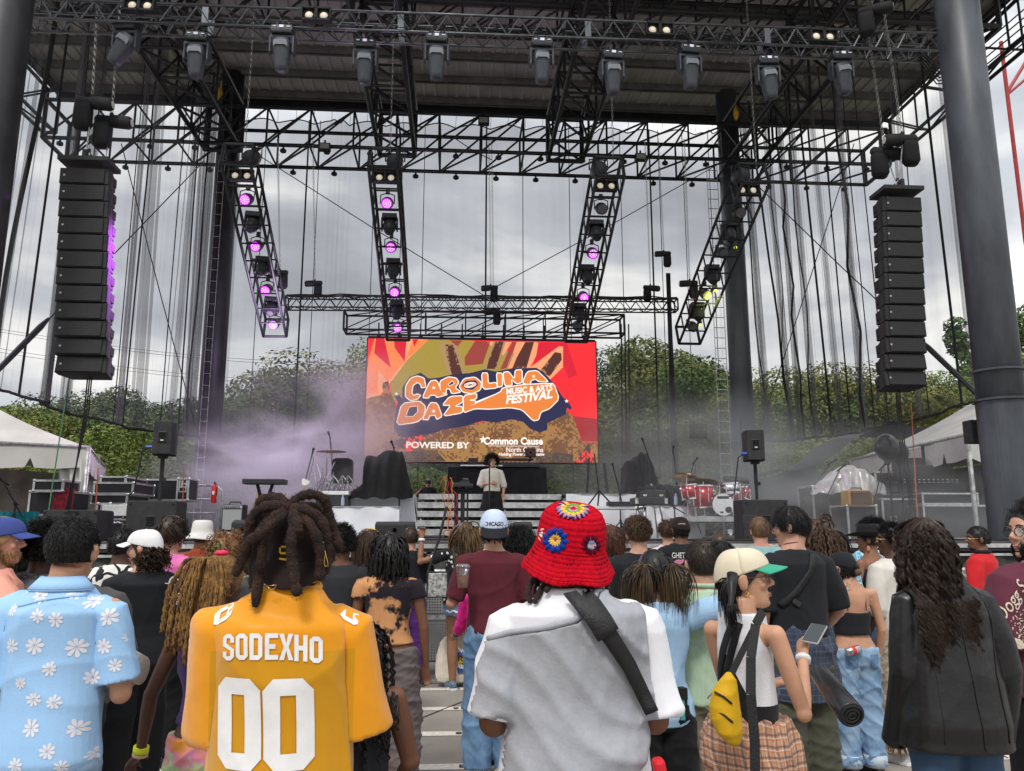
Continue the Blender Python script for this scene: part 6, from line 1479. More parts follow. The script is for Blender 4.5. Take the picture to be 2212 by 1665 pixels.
def sleeve(mb,q,s,frac,rad,o,flare=1.0):
 S_,E_,W_,u,f=q.arm[s];aw=(1+(o.get('w',1)-1)*.6)*o.get('aw',1)*(1-.10*o.get('fem',0))
 pts=[Vector((S_.x*.5,S_.y,S_.z+.006)),Vector((S_.x*.8,S_.y,S_.z+.004)),S_+Vector((0,0,-.004))];rs=[.045*aw+rad*.3,.053*aw+rad*.35,.054*aw+rad*.45]
 dn=Vector((-u.x*.35,0,-1)).normalized()*rad*.45
 if frac<=.5:
  e=S_.lerp(E_,frac*2);pts+=[S_.lerp(e,.3)+dn*.3,S_.lerp(e,.65)+dn*.6,e+dn];rs+=[.050*aw+rad*.75,(.047*aw+rad*.95),(.044*aw+rad*1.1)*flare]
 else :
  e=E_.lerp(W_,(frac-.5)*2);pts+=[S_.lerp(E_,.25),S_.lerp(E_,.6),E_+dn*.6,E_.lerp(e,.5)+dn*.6,e+dn*.3];rs+=[.050*aw+rad*.75,.046*aw+rad*.9,.042*aw+rad,.040*aw+rad,(.030*aw+rad*.9)*flare]
 mb.tube(pts,rs,18)
def top(q,mt,hem=.93,sl=.33,off=.012,cloth=1.0,srad=.016,flare=0.0,neck=1.475,amp=.006,name='shirt',sc=1.0,hang=0,tank=0,flr=1.0,smooth=2,low=None,collar=False,drop=(6,6,2.2),lift=0):
 o=q.o;mb=MB();T=[(z,max(rx,hang) if z<1.37 else rx,max(ry,hang*.7) if z<1.37 else ry,cy) for z,rx,ry,cy in torso(o,off,.84,neck,cloth)]
 pr=[t for t in T if t[0]>=hem];zs=[t[0] for t in T];ip= lambda i:float(np.interp(hem,zs,[t[i] for t in T]))
 rings=[ring(Vector((0,ip(3),hem)),ip(1)*(1+flare),ip(2)*(1+flare),32,.9)]
 rings+=[ring(Vector((0,cy,z)),rx*(1+flare*max(0,(1.3-z)/(1.3-hem))),ry*(1+flare*max(0,(1.3-z)/(1.3-hem))),32,.9) for z,rx,ry,cy in pr if z>hem+.01]
 if tank:
  rings=rings[:0];
  for z,rx,ry,cy in [(hem,ip(1),ip(2),ip(3))]+[t for t in pr if t[0]>hem+.01]:
   k=max(0,min(1,(z-1.27)/.14));rings.append(ring(Vector((0,cy,z)),rx*(1-k)+(tank*k),ry+.004*k,32,.9-.4*k))
 mb.loft(rings)
 if sl>0:
  for s in (-1,1):sleeve(mb,q,s,sl if not isinstance(sl,tuple) else sl[0 if s<0 else 1],srad,o,flr)
 ob=garment(name,mb,mt,q.T,q.vox*.95,q.seed,amp,smooth,sc,drop=drop);q.top=ob
 if collar:
  c=MB().tube([Vector((.062*math.cos(a),-.012+.056*math.sin(a),1.487+.006*math.sin(a*1))) for a in [2*PI*i/20 for i in range(21)]],.009,6);part('neckband',c,mt if not isinstance(mt,(list,tuple)) else mt[0],ob,True)
 return ob
def bottom(q,mt,length=1.0,off=.012,wide=0.0,waist=1.05,amp=.007,name='trousers',cuff=None,flare=0.0,sc=1.0,hipk=1.0):
 o=q.o;mb=MB();T=[t for t in torso(o,off,.84,waist)]
 mb.loft([ring(Vector((0,cy,z)),rx*hipk,ry*hipk,32,.9) for z,rx,ry,cy in T])
 lw=1+(o.get('w',1)-1)*.6
 for s in (-1,1):
  hp,kn,an=q.leg[s]
  tot=1.0;e_k=length
  base=[(hp+Vector((0,0,.05)),.088),(hp+Vector((0,-.004,-.03)),.090),(hp.lerp(kn,.5),.074),(kn,.058),(kn.lerp(an,.35),.057),(kn.lerp(an,.75),.048),(an+Vector((0,-.005,.0)),.046)]
  fr=[0,.08,.28,.5,.66,.86,1.0];pts,rs=[],[]
  for (p,r),t in zip(base,fr):
   if t<=length:pts.append(p);rs.append(r*lw+off+wide*min(1,t*2.2)*.06+flare*max(0,t-.5)*.1)
  if length<1:
   i=max(k for k,t in enumerate(fr) if t<=length)
   if i+1<len(fr) and length>fr[i]+.01:
    k=(length-fr[i])/(fr[i+1]-fr[i]);pts.append(base[i][0].lerp(base[i+1][0],k));rs.append(base[i][1]*(1-k)*lw+base[i+1][1]*k*lw+off+wide*.06+.006)
  mb.tube(pts,rs,20)
 ob=garment(name,mb,mt,q.T,q.vox,q.seed+1,amp,4,sc,drop=(5,5,9));q.bot=ob;return ob
def skirtwrap(q,mt,z0,z1,off=.03,flare=.15,amp=.012,name='waist_wrap',n=3):
 T=torso(q.o,off,.84,1.5,1.0);zs=[t[0] for t in T];g= lambda z,i:float(np.interp(z,zs,[t[i] for t in T]))
 mb=MB();mb.loft([ring(Vector((0,g(z,3),z)),g(max(z,.86),1)*(1+flare*(z1-z)/(z1-z0)),g(max(z,.86),2)*(1+flare*(z1-z)/(z1-z0)),36,.92) for z in [z0+(z1-z0)*i/8 for i in range(9)]])
 return garment(name,mb,mt,q.T,q.vox,q.seed+2,amp,2,1.2,drop=(9,9,2.5))
def shoes(q,mt,sole=None,big=1.0):
 for s in (-1,1):
  hp,kn,an=q.leg[s];b=MB();c=an+Vector((0,0,-.075))
  prof=[(-.075,.030,.07),(-.05,.036,.085),(.0,.038,.10),(.06,.042,.075),(.13,.046,.058),(.18,.038,.046),(.20,.015,.030)]
  b.loft([[c+Vector((s*.012*(y>.05)+rx*sup(math.cos(a),.8)*big,y*big,.02+max(0,math.sin(a))**.7*hh*.85*big)) for a in [PI*i/12 for i in range(13)]]+[c+Vector((-rx*big*.9,y*big,.012)),c+Vector((rx*big*.9,y*big,.012))] for y,rx,hh in prof])
  sh=part('shoe',b,mt,q.T,True)
  so_=MB();out=[(.034,-.078),(.042,-.02),(.046,.06),(.050,.13),(.042,.185),(.0,.208),(-.042,.185),(-.050,.13),(-.046,.06),(-.042,-.02),(-.034,-.078),(0,-.088)]
  so_.prism([c+Vector((x*big,y*big,.001)) for x,y in out],(0,0,.024*big));part('sole',so_,sole or M_WHT,sh,bevel=.004)
def ballcap(q,crown_m,brim_m,back=False,tilt=0,hi=1.0,label=None,bdroop=14):
 Mx=q.HM@Matrix.Rotation(R(tilt),4,'X');sgn=-1 if back else 1
 C=Vector((0,-.006,.012));m=MB()
 def f(u,v):
  a=2*PI*u;e_=v*PI/2;rz=C.z+.012+.028*math.sin(a);zt_=C.z+.112*hi
  k=max(0,math.cos(e_))**.62;lz=math.sin(e_)**1.15
  return (C.x+.0885*k*math.cos(a),C.y+.1115*k*math.sin(a)-.004*v,rz*(1-lz)+zt_*lz)
 m.grid(f,48,14);m.ell((0,C.y,C.z+.110*hi),(.008,.008,.005),nu=8,nv=5);m.xf(Mx);cr=part('cap',m,crown_m,q.T,True,label)
 sd=cr.modifiers.new('s','SOLIDIFY');sd.thickness=.003;sd.offset=1
 b=MB()
 def g(u,v):
  a=R(-62)+R(124)*u;sb=math.sin(R(bdroop));cb2=math.cos(R(bdroop));base_z=C.z+.012+sgn*.028*math.cos(a)
  x=.0885*math.sin(a);y=.1095*math.cos(a);ext=.078*v*max(0,math.cos(a*.9))**.6
  return (x*(1+.06*v),-.006+(y+ext*cb2)*sgn,base_z+.002-ext*sb-1.6*x*x*v)
 b.grid(g,24,8);b.xf(Mx);br=part('brim',b,brim_m,cr,True);sd=br.modifiers.new('s','SOLIDIFY');sd.thickness=.004
 return cr,Mx
def glasses(q,m_=None,sun=False):
 fm=m_ or mat('glasses_frame',(.05,.05,.055),.3,0,0);b=MB()
 for s in (-1,1):
  b.tube([Vector((s*.034+.024*math.cos(a),.101-.25*abs(s*.034+.024*math.cos(a))**1.0*.3,.002+.021*math.sin(a))) for a in [2*PI*i/18 for i in range(19)]],.0018,5,caps=False)
  b.tube([(s*.058,.094,.008),(s*.078,.06,.010),(s*.082,-.005,.008),(s*.080,-.02,-.006)],.0020,5)
 b.tube([(-.010,.103,.006),(0,.105,.010),(.010,.103,.006)],.0018,5);b.xf(q.HM);o_=part('glasses',b,fm,q.T)
 l=MB()
 for s in (-1,1):l.add([Vector((s*.034+.0235*math.cos(a),.0995-.075*abs(s*.034+.024*math.cos(a)),.002+.0205*math.sin(a))) for a in [2*PI*i/16 for i in range(16)]],[tuple(range(16))])
 l.xf(q.HM);part('lens',l,mat('sun_lens',(.01,.01,.012),.1,var=0) if sun else mat('clear_lens',(.8,.85,.95),.02,var=0,trans=1.0,alpha=.25),o_)
def bvh_of(ob):
 me=ob.data;return BVHTree.FromPolygons([v.co.copy() for v in me.vertices],[tuple(p.vertices) for p in me.polygons])
def decal(q,target,mb,mt,name='print',lift=.003,sub=.03,direction=(0,1,0),start=None,M=None):
 """mb is a flat sheet in the x/z plane (person space); it is laid on the garment's surface"""
 bm=bmesh.new();me=mkmesh('d',mb,[]);bm.from_mesh(me);bpy.data.meshes.remove(me)
 bmesh.ops.triangulate(bm,faces=bm.faces)
 for _ in range(5):
  ed=[e for e in bm.edges if e.calc_length()>sub]
  if not ed:break
  bmesh.ops.subdivide_edges(bm,edges=ed,cuts=1,use_grid_fill=False);bmesh.ops.triangulate(bm,faces=[f for f in bm.faces if len(f.verts)>3])
 bv=q.__dict__.setdefault('bvh',{}).get(target.name) or bvh_of(target);q.bvh[target.name]=bv
 D=Vector(direction).normalized();st_=-D*1.0;bad=[]
 for v in bm.verts:
  p=v.co+st_;h=bv.ray_cast(p,D)
  if h[0] is None:bad.append(v);continue
  v.co=h[0]-D*lift
 if bad:bmesh.ops.delete(bm,geom=bad,context='VERTS')
 out=bpy.data.meshes.new(name);bm.to_mesh(out);bm.free()
 if not len(out.polygons):bpy.data.meshes.remove(out);return None
 for m in (mt if isinstance(mt,(list,tuple)) else [mt]):out.materials.append(m)
 setsmooth(out)
 return part(name,out,None,target)
def flat(pts):
 return MB().add([(x,0,z) for x,z in pts],[tuple(range(len(pts)))])
def L2(q,px,py):
 v=q.M.inverted()@P(px,py,q.Y-.11*q.H);return v.x,v.z
def pix(q,pts):return flat([L2(q,a,b) for a,b in pts])
def tprint(q,tgt,txt,px,py,hpx,mt,wx=1.0,rot=0,offs=.0,sp=1.0,shear=0,lift=.004,sub=.03):
 x,z=L2(q,px,py);k=hpx/FPX*q.Y/q.H;m=mesh_from_text(txt,k*1.38,offs*k,sp,shear)
 m.v=[(p[0]*wx,p[1],0) for p in m.v];m.xf(Matrix.Translation((x,0,z))@Matrix.Rotation(R(rot),4,'Y')@Matrix.Rotation(R(90),4,'X'));return decal(q,tgt,m,mt,'lettering',lift,sub)
def ribbon(q,tgt,path,w,mt,name='strap',lift=.006,th=.004,end=None):
 """strap lying on a garment; path in person x,z seen from behind"""
 pts=[]
 for i in range(len(path)-1):
  a,b=Vector(path[i]),Vector(path[i+1]);k=max(2,int((b-a).length/.02));pts+=[a.lerp(b,j/k) for j in range(k)]
 pts.append(Vector(path[-1]));m=MB();vs,fs=[],[]
 for i,p in enumerate(pts):
  d=(pts[min(len(pts)-1,i+1)]-pts[max(0,i-1)]).normalized();n_=Vector((-d.y,d.x));ww=w if not isinstance(w,(list,tuple)) else w[0]+(w[1]-w[0])*i/(len(pts)-1)
  for k in (-1,0,1):c=p+n_*k*ww/2;vs.append((c.x,0,c.y))
 for i in range(len(pts)-1):
  for k in (0,1):a=i*3+k;fs.append((a,a+1,a+4,a+3))
 m.add(vs,fs);o_=decal(q,tgt,m,mt,name,lift,.08)
 if o_:md=o_.modifiers.new('s','SOLIDIFY');md.thickness=th;md.offset=0
 return o_
C_BLK=cloth_mat('black_tee_cloth',(0.016,0.017,0.021));C_BLK2=cloth_mat('faded_black_cloth',(0.03,0.032,0.038));C_BPANT=cloth_mat('black_trouser_cloth',(0.011,0.011,0.013))
C_WHT=cloth_mat('white_tee_cloth',(0.78,0.78,0.82),var=.03);C_GRY=cloth_mat('grey_tee_cloth',(0.115,0.12,0.14));C_DGRY=cloth_mat('dark_grey_cloth',(0.075,0.072,0.072))
C_DEN=cloth_mat('blue_denim',(0.16,0.28,0.44),(0.09,0.17,0.30),vs=10);C_DENL=cloth_mat('light_denim',(0.30,0.43,0.58),(0.14,0.25,0.42),vs=6);C_DDEN=cloth_mat('dark_denim',(0.045,0.085,0.15));C_CHAM=cloth_mat('chambray',(0.36,0.55,0.76),vs=12)
C_MAR=cloth_mat('maroon_cloth',(0.105,0.018,0.028));C_MAR2=cloth_mat('wine_cloth',(0.12,0.028,0.05));C_KHA=cloth_mat('khaki_cloth',(0.20,0.175,0.125));C_OLV=cloth_mat('olive_cloth',(0.075,0.078,0.055));C_GRN=cloth_mat('sage_linen',(0.42,0.55,0.39),vs=20,bump=.4)
C_PNK=cloth_mat('pink_cloth',(0.72,0.17,0.42));C_TEA=cloth_mat('teal_cloth_tee',(0.24,0.42,0.42));C_CRM=cloth_mat('cream_rib',(0.66,0.63,0.57));C_CRMP=cloth_mat('cream_lace',(0.55,0.48,0.38),(0.30,0.24,0.17),vs=55)
C_RUST=cloth_mat('rust_tiedye',(0.42,0.095,0.03),(0.22,0.04,0.02),vs=6);C_TAUP=cloth_mat('taupe_cargo',(0.135,0.11,0.108));C_PUR=cloth_mat('purple_trouser',(0.10,0.03,0.20));C_RED=cloth_mat('red_shirt',(0.55,0.02,0.025));C_PEA=cloth_mat('peach_cloth',(0.75,0.33,0.25));C_LIN=cloth_mat('off_white_linen',(0.60,0.57,0.50))
C_TIE=cloth_mat('orange_black_tiedye',(0.58,0.28,0.12),(0.018,0.014,0.02),vs=5.5)
r_=C_TIE.node_tree.nodes['Color Ramp'].color_ramp.elements;r_[0].position=.47;r_[1].position=.53
C_TIE2=cloth_mat('rainbow_tiedye',(0.75,0.30,0.04),(0.10,0.40,0.70),vs=5)
e_=C_TIE2.node_tree.nodes['Color Ramp'].color_ramp.elements;m_=e_.new(.47);m_.color=(.45,.62,.25,1);m_=e_.new(.53);m_.color=(.75,.25,.45,1)
def pat_mat(name,kind,a,b,c=None,s=30):
 M=mat(name,a,.85,0,0.05,8,.25,140,spec=.2,sheen=.1);t,bs=nodes(M);base=bs.inputs['Base Color'].links[0].from_socket
 tc=N(t,'ShaderNodeTexCoord');sp=N(t,'ShaderNodeSeparateXYZ');ln(t,tc.outputs['Object'],sp.inputs[0])
 def mth(op,x,y=None,z=None):
  n=N(t,'ShaderNodeMath',operation=op)
  for i,q in enumerate((x,y,z)):
   if q is None:continue
   if isinstance(q,(int,float)):n.inputs[i].default_value=q
   else :ln(t,q,n.inputs[i])
  return n.outputs[0]
 def mixc(f,x,col):
  n=N(t,'ShaderNodeMix',data_type='RGBA');ln(t,f,n.inputs[0]);ln(t,x,n.inputs[6]);n.inputs[7].default_value=(*col,1);return n.outputs[2]
 if kind=='plaid':
  nz=N(t,'ShaderNodeTexNoise',i_Scale=5.0);ln(t,tc.outputs['Object'],nz.inputs[0]);w=mth('MULTIPLY',nz.outputs[0],.05)
  u=mth('ADD',mth('ADD',sp.outputs[0],mth('MULTIPLY',sp.outputs[1],.9)),w);v=mth('ADD',sp.outputs[2],w)
  out=base
  for q in (u,v):
   f=mth('FRACT',mth('MULTIPLY',q,s));l1=mth('LESS_THAN',mth('ABSOLUTE',mth('SUBTRACT',f,.5)),.11);out=mixc(mth('MULTIPLY',l1,.6),out,b)
   l2=mth('LESS_THAN',mth('ABSOLUTE',mth('SUBTRACT',f,.05)),.04);out=mixc(mth('MULTIPLY',l2,.75),out,c)
   l3=mth('LESS_THAN',mth('ABSOLUTE',mth('SUBTRACT',f,.22)),.03);out=mixc(mth('MULTIPLY',l3,.4),out,(.8,.75,.7))
 elif kind=='check':
  out=base
  for q in (mth('ADD',sp.outputs[0],sp.outputs[1]),sp.outputs[2]):
   f=mth('FRACT',mth('MULTIPLY',q,s));out=mixc(mth('MULTIPLY',mth('LESS_THAN',f,.07),.6),out,b)
 elif kind=='stripe':
  f=mth('FRACT',mth('MULTIPLY',sp.outputs[2],s));out=mixc(mth('LESS_THAN',f,.35),base,b)
 elif kind=='vstripe':
  f=mth('FRACT',mth('MULTIPLY',mth('ADD',sp.outputs[0],sp.outputs[1]),s));out=mixc(mth('LESS_THAN',f,.4),base,b)
 elif kind=='spots':
  v=N(t,'ShaderNodeTexVoronoi',i_Scale=float(s));ln(t,tc.outputs['Object'],v.inputs['Vector']);nz=N(t,'ShaderNodeTexNoise',i_Scale=60.0);ln(t,tc.outputs['Object'],nz.inputs[0])
  f=mth('LESS_THAN',mth('ADD',v.outputs['Distance'],mth('MULTIPLY',nz.outputs[0],.35)),.42);out=mixc(f,base,b)
 elif kind=='lines':
  v=N(t,'ShaderNodeTexVoronoi',i_Scale=float(s),feature='DISTANCE_TO_EDGE');nz=N(t,'ShaderNodeTexNoise',i_Scale=6.0);ln(t,tc.outputs['Object'],nz.inputs[0])
  ad=N(t,'ShaderNodeVectorMath',operation='ADD');sc_2=N(t,'ShaderNodeVectorMath',operation='SCALE');sc_2.inputs['Scale'].default_value=.15;ln(t,nz.outputs[1],sc_2.inputs[0]);ln(t,tc.outputs['Object'],ad.inputs[0]);ln(t,sc_2.outputs[0],ad.inputs[1]);ln(t,ad.outputs[0],v.inputs['Vector'])
  f=mth('LESS_THAN',v.outputs['Distance'],.09);out=mixc(f,base,b)
 elif kind=='tent':
  out=mixc(mth('LESS_THAN',sp.outputs[2],mth('MAXIMUM',1.12,mth('SUBTRACT',1.34,mth('MULTIPLY',mth('ABSOLUTE',mth('ADD',sp.outputs[0],.05)),2.0)))),base,b)
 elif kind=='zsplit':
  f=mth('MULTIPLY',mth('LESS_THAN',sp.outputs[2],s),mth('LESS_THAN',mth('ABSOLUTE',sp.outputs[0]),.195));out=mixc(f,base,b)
 ln(t,out,bs.inputs['Base Color']);return M
C_PLAID=pat_mat('tan_plaid_flannel','plaid',(.46,.27,.18),(.09,.05,.05),(.48,.15,.03),26);C_NPLAID=pat_mat('navy_check','check',(.045,.055,.09),(.16,.19,.25),None,30)
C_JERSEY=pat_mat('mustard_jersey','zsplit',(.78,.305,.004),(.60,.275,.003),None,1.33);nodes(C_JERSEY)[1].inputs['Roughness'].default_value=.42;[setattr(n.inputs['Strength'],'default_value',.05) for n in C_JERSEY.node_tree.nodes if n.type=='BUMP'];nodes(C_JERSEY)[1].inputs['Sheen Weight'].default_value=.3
C_STRI=pat_mat('white_striped_tee','stripe',(.75,.75,.75),(.12,.14,.2),None,38);C_PSTR=pat_mat('pink_striped_shirt','vstripe',(.8,.78,.78),(.7,.3,.32),None,60)
C_SPOT=pat_mat('black_motif_dress','spots',(.014,.014,.018),(.75,.75,.72),None,17);C_LINE=pat_mat('white_black_line_print','lines',(.74,.72,.68),(.015,.015,.018),None,9)
C_WAVE=pat_mat('blue_wave_print','lines',(.10,.40,.62),(.6,.75,.85),None,26)
M_SHB=mat('black_shoe',(.015,.015,.016),.5);M_SHW=mat('white_shoe',(.7,.7,.7),.6);M_SHN=mat('navy_check_shoe',(.12,.18,.25),.6,0,.5,60)
M_GOLD=mat('gold',(.75,.50,.16),.25,1.0,0);M_STRAP=mat('black_webbing',(.012,.012,.013),.6,0,.1,30,.4,200);M_TXW=mat('print_white',(.80,.79,.78),.7,0,.04,20);M_TXC=mat('print_cream',(.66,.60,.46),.8,0,.15,40);M_TXB=mat('print_dark',(.02,.02,.02),.8,0,0)
BLK=(0.010,0.009,0.009);DBR=(0.035,0.019,0.011);MBR=(0.075,0.042,0.024);LBR=(0.15,0.085,0.045)
def wdir(yaw,v):return tuple(Matrix.Rotation(R(yaw),3,'Z')@Vector(v))
# ================= foreground: man in light blue floral shirt
FLOW=cloth_mat('light_blue_viscose',(.34,.57,.86),var=.03,vs=3,rough=.6)
q=person('man in light blue shirt with white daisies, short black hair, back to camera at left',155,1104,2.80,'tan',w=.94,armL=((.16,.0,-1),(-.1,1,-.2)),armR=((.18,.05,-1),(-.35,1,.0)),hoff=(.012,0,-.004),hs=.96,handR=dict(curl=1.1),handL=dict(curl=1.1))
fs=top(q,FLOW,hem=.868,sl=.40,off=.021,cloth=1.03,srad=.026,amp=.009,name='shirt',sc=.62,neck=1.482,flr=1.12)
bottom(q,C_DENL,.42,.004,.25,.90,name='shorts',amp=.003)
c=MB()
for k in range(2):c.loft([[Vector((math.cos(a)*(.066+.030*t)*(1.08 if math.sin(a)<0 else 1),-.010+math.sin(a)*(.060+.030*t),1.500-.036*t+.006*k)) for a in [PI+PI*i/24 for i in range(25)]] for t in (0,.5,1.15)],caps=False,closed=False)
o=part('collar',c,FLOW,fs,True);md=o.modifiers.new('s','SOLIDIFY');md.thickness=.004
M_FLO=mat('white_daisy_print',(.76,.76,.82),.7,0,.03,30)
def daisy(px,py,r):
 m=MB();x,z=L2(q,px,py);k=r/FPX*q.Y/q.H;n=8;a0=rnd.uniform(0,1);pts=[]
 for i in range(n):
  a=a0+2*PI*i/n;rr=k*rnd.uniform(.82,1.12);d=Vector((math.cos(a),math.sin(a)));w=Vector((-d.y,d.x))
  c0=Vector((x,z));poly_=[c0+d*.06*k,c0+d*.45*rr+w*.16*k,c0+d*.82*rr+w*.20*k,c0+d*rr,c0+d*.82*rr-w*.20*k,c0+d*.45*rr-w*.16*k]
  m.add([(p.x,0,p.y) for p in poly_],[tuple(range(6))])
 return m
dm=MB()
for px,py,r in ((86,1287,17),(156,1280,15),(214,1249,15),(268,1265,14),(249,1271,0),(88,1329,14),(126,1337,15),(225,1335,18),(287,1342,15),(189,1300,15),(78,1393,19),(162,1398,20),(214,1399,17),(25,1395,15),(110,1443,15),(186,1469,17),(238,1442,14),(76,1509,15),(118,1516,15),(214,1508,16),(243,1515,11),(72,1571,17),(160,1576,18),(207,1570,14),(108,1620,16),(240,1605,14),(40,1650,15),(185,1640,12),(190,1240,11),(20,1320,12),(46,1475,12),(165,1203,0),(40,1275,11),(226,1290,11),(262,1380,11),(135,1655,13)):
 if r:m_=daisy(px,py,r);dm.join(m_)
decal(q,fs,dm,M_FLO,'daisy_print',.0016,.012)
ym=MB();ys_=[L2(q,35+23*i,1310-16*math.sin(PI*i/10)-1.2*i) for i in range(11)]
ribbon(q,fs,ys_,.007,mat('shirt_seam',(.30,.52,.82),.7,0,0),'yoke_seam',.003,.002)
hair(q,'messy',BLK,n=4600,L=.026,r=.0013,lift=.30,g=.12,jitter=.25,name='a',shell_off=.006,crown=(.01,-.02,.12),Lvar=.45)
t=thing('rolled_tote','cream cloth tote rolled up under the floral shirt man right arm','bag',P(258,1422,2.92),R(-10));t.scale=(.62,.8,.95);m=MB()
for k in range(3):m.loft([[Vector((math.cos(a)*(.034-.011*k),y,math.sin(a)*(.046-.012*k))) for a in [2*PI*i/22 for i in range(22)]] for y in (-.06-.003*k,.2)],caps=False)
m.xf(Matrix.Rotation(R(-20),4,'X')@Matrix.Rotation(R(8),4,'Y'));o=part('roll',m,mat('tote_canvas',(.70,.63,.52),.9,0,.08,12,.4,60),t,True);md=o.modifiers.new('s','SOLIDIFY');md.thickness=.006
part('print',MB().box((0.0,-.05,.0),(.016,.02,.03),(-.3,0,.2)),mat('tote_print',(.5,.25,.03),.7,c2=(.03,.05,.2),vs=60),t)
# ================= man in mustard football jersey with thick dreadlocks
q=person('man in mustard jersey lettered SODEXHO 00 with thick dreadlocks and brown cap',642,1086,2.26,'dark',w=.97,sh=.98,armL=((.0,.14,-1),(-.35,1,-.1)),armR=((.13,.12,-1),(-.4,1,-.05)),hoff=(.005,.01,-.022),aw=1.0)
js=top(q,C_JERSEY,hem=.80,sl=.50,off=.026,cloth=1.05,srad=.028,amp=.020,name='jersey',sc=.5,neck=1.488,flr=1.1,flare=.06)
bottom(q,C_BPANT,1.0,.02,.5,.95)
def blk(pts):return [tuple(p) for p in pts]
def oct_(x0,x1,y0,y1,cx,cy,ix,iy):
 "blocky varsity zero in pixels as two half rings"
 xi0,xi1,yi0,yi1=x0+ix,x1-ix,y0+iy,y1-iy;xm=(x0+x1)/2
 L_=[(xm,y0),(x0+cx,y0),(x0,y0+cy),(x0,y1-cy),(x0+cx,y1),(xm,y1),(xm,yi1),(xi0,yi1),(xi0,yi0),(xm,yi0)]
 Rr=[(xm,y0),(x1-cx,y0),(x1,y0+cy),(x1,y1-cy),(x1-cx,y1),(xm,y1),(xm,yi1),(xi1,yi1),(xi1,yi0),(xm,yi0)]
 return [L_,Rr]
nm=MB()
for poly_ in oct_(471,573,1458,1654,22,25,36,36)+oct_(578,682,1459,1655,22,25,36,36):nm.join(pix(q,poly_))
decal(q,js,nm,M_TXW,'jersey_number',.0035,.03)
LW=25.5;lt=MB()
def lg_(ch,x,y,h=56,w=LW,t_=9.0,sl=0):
 def X(u,v):return (x+u*w,y+v*h+sl*u*w)
 a=t_/w;b=t_*.95/h;k=.3;kk=.14;P_=[]
 if ch=='S':P_=[[(k,0),(1-k,0),(1,kk),(1,.33),(1-a,.33),(1-a,b*1.1),(a,b*1.1),(0,kk)],[(0,kk),(a,b),(a,.36),(1,.58),(1,.72),(0,.46)],[(1,.58),(1,1-kk),(1-k,1),(k,1),(0,1-kk),(0,.67),(a,.67),(a,1-b*1.1),(1-a,1-b*1.1),(1-a,.6)]]
 elif ch=='O':P_=[[(.5,0),(k,0),(0,kk),(0,1-kk),(k,1),(.5,1),(.5,1-b*1.2),(a,1-b*1.2),(a,b*1.2),(.5,b*1.2)],[(.5,0),(1-k,0),(1,kk),(1,1-kk),(1-k,1),(.5,1),(.5,1-b*1.2),(1-a,1-b*1.2),(1-a,b*1.2),(.5,b*1.2)]]
 elif ch=='D':P_=[[(0,0),(.5,0),(.5,b*1.2),(a,b*1.2),(a,1-b*1.2),(.5,1-b*1.2),(.5,1),(0,1)],[(.5,0),(1-k,0),(1,kk),(1,1-kk),(1-k,1),(.5,1),(.5,1-b*1.2),(1-a,1-b*1.2),(1-a,b*1.2),(.5,b*1.2)]]
 elif ch=='E':P_=[[(0,0),(1,0),(1,b*1.2),(a,b*1.2),(a,.5-b*.6),(0,.5-b*.6)],[(0,.5-b*.6),(.8,.5-b*.6),(.8,.5+b*.6),(0,.5+b*.6)],[(0,.5+b*.6),(a,.5+b*.6),(a,1-b*1.2),(1,1-b*1.2),(1,1),(0,1)]]
 elif ch=='X':P_=[[(0,0),(a*1.1,0),(.5,.36),(1-a*1.1,0),(1,0),(.68,.5),(.32,.5)],[(.32,.5),(.68,.5),(1,1),(1-a*1.1,1),(.5,.64),(a*1.1,1),(0,1)]]
 elif ch=='H':P_=[[(0,0),(a,0),(a,1),(0,1)],[(a,.5-b*.6),(1-a,.5-b*.6),(1-a,.5+b*.6),(a,.5+b*.6)],[(1-a,0),(1,0),(1,1),(1-a,1)]]
 m=MB()
 for p in P_:m.join(pix(q,[X(u,v) for u,v in p]))
 return m
for i,(ch,x,y,sl) in enumerate((('S',489,1366,-.06),('O',520,1363,-.03),('D',551,1362,0),('E',583,1362,0),('X',612,1363,.04),('H',643,1366,.07),('O',674,1370,.11))):lt.join(lg_(ch,x,y,w=27 if ch!='X' else 29,sl=sl))
decal(q,js,lt,M_TXW,'name_lettering',.0035,.03)
for sgn,(bx,by) in ((-1,(481,1327)),(1,(750,1330))):
 m=MB();s=sgn
 for poly_ in oct_(bx-20,bx+20,by-16,by+16,9,6,12,9):m.join(pix(q,[(bx+(x_-bx)*1.0,by+(y_-by)+(x_-bx)*.55*s) for x_,y_ in poly_]))
 decal(q,js,m,M_TXW,'shoulder_number',.0035,.03)
nk=MB().tube([Vector((.074*math.cos(a),-.008+.066*math.sin(a),1.492-.010*math.sin(a)*-1)) for a in [2*PI*i/28 for i in range(29)]],.013,8);part('neckband',nk,mat('jersey_neckband',(.80,.34,.004),.5,0,.05),js,True)
M_CAPB=cloth_mat('brown_cap_cloth',(.022,.013,.012));cr,CMx=ballcap(q,M_CAPB,M_CAPB,back=True,tilt=6,label='dark brown cap worn backwards',bdroop=58)
lm=MB()
for a,b in (((606,1181),(622,1181)),((602,1184),(602,1193)),((604,1195),(619,1195)),((620,1197),(620,1207)),((602,1207),(618,1209)),((612,1200),(612,1219)),((612,1219),(622,1219)),((621,1203),(624,1217))):
 A_=Vector(a);B_2=Vector(b);d=(B_2-A_).normalized();n_=Vector((-d.y,d.x))*2.1;A_-=d*1.5;B_2+=d*1.5;lm.join(pix(q,[tuple(A_+n_),tuple(B_2+n_),tuple(B_2-n_),tuple(A_-n_)]))
decal(q,cr,lm,mat('embroidery_yellow',(.85,.50,.01),.6,var=0),'logo_embroidery',.005,.03)
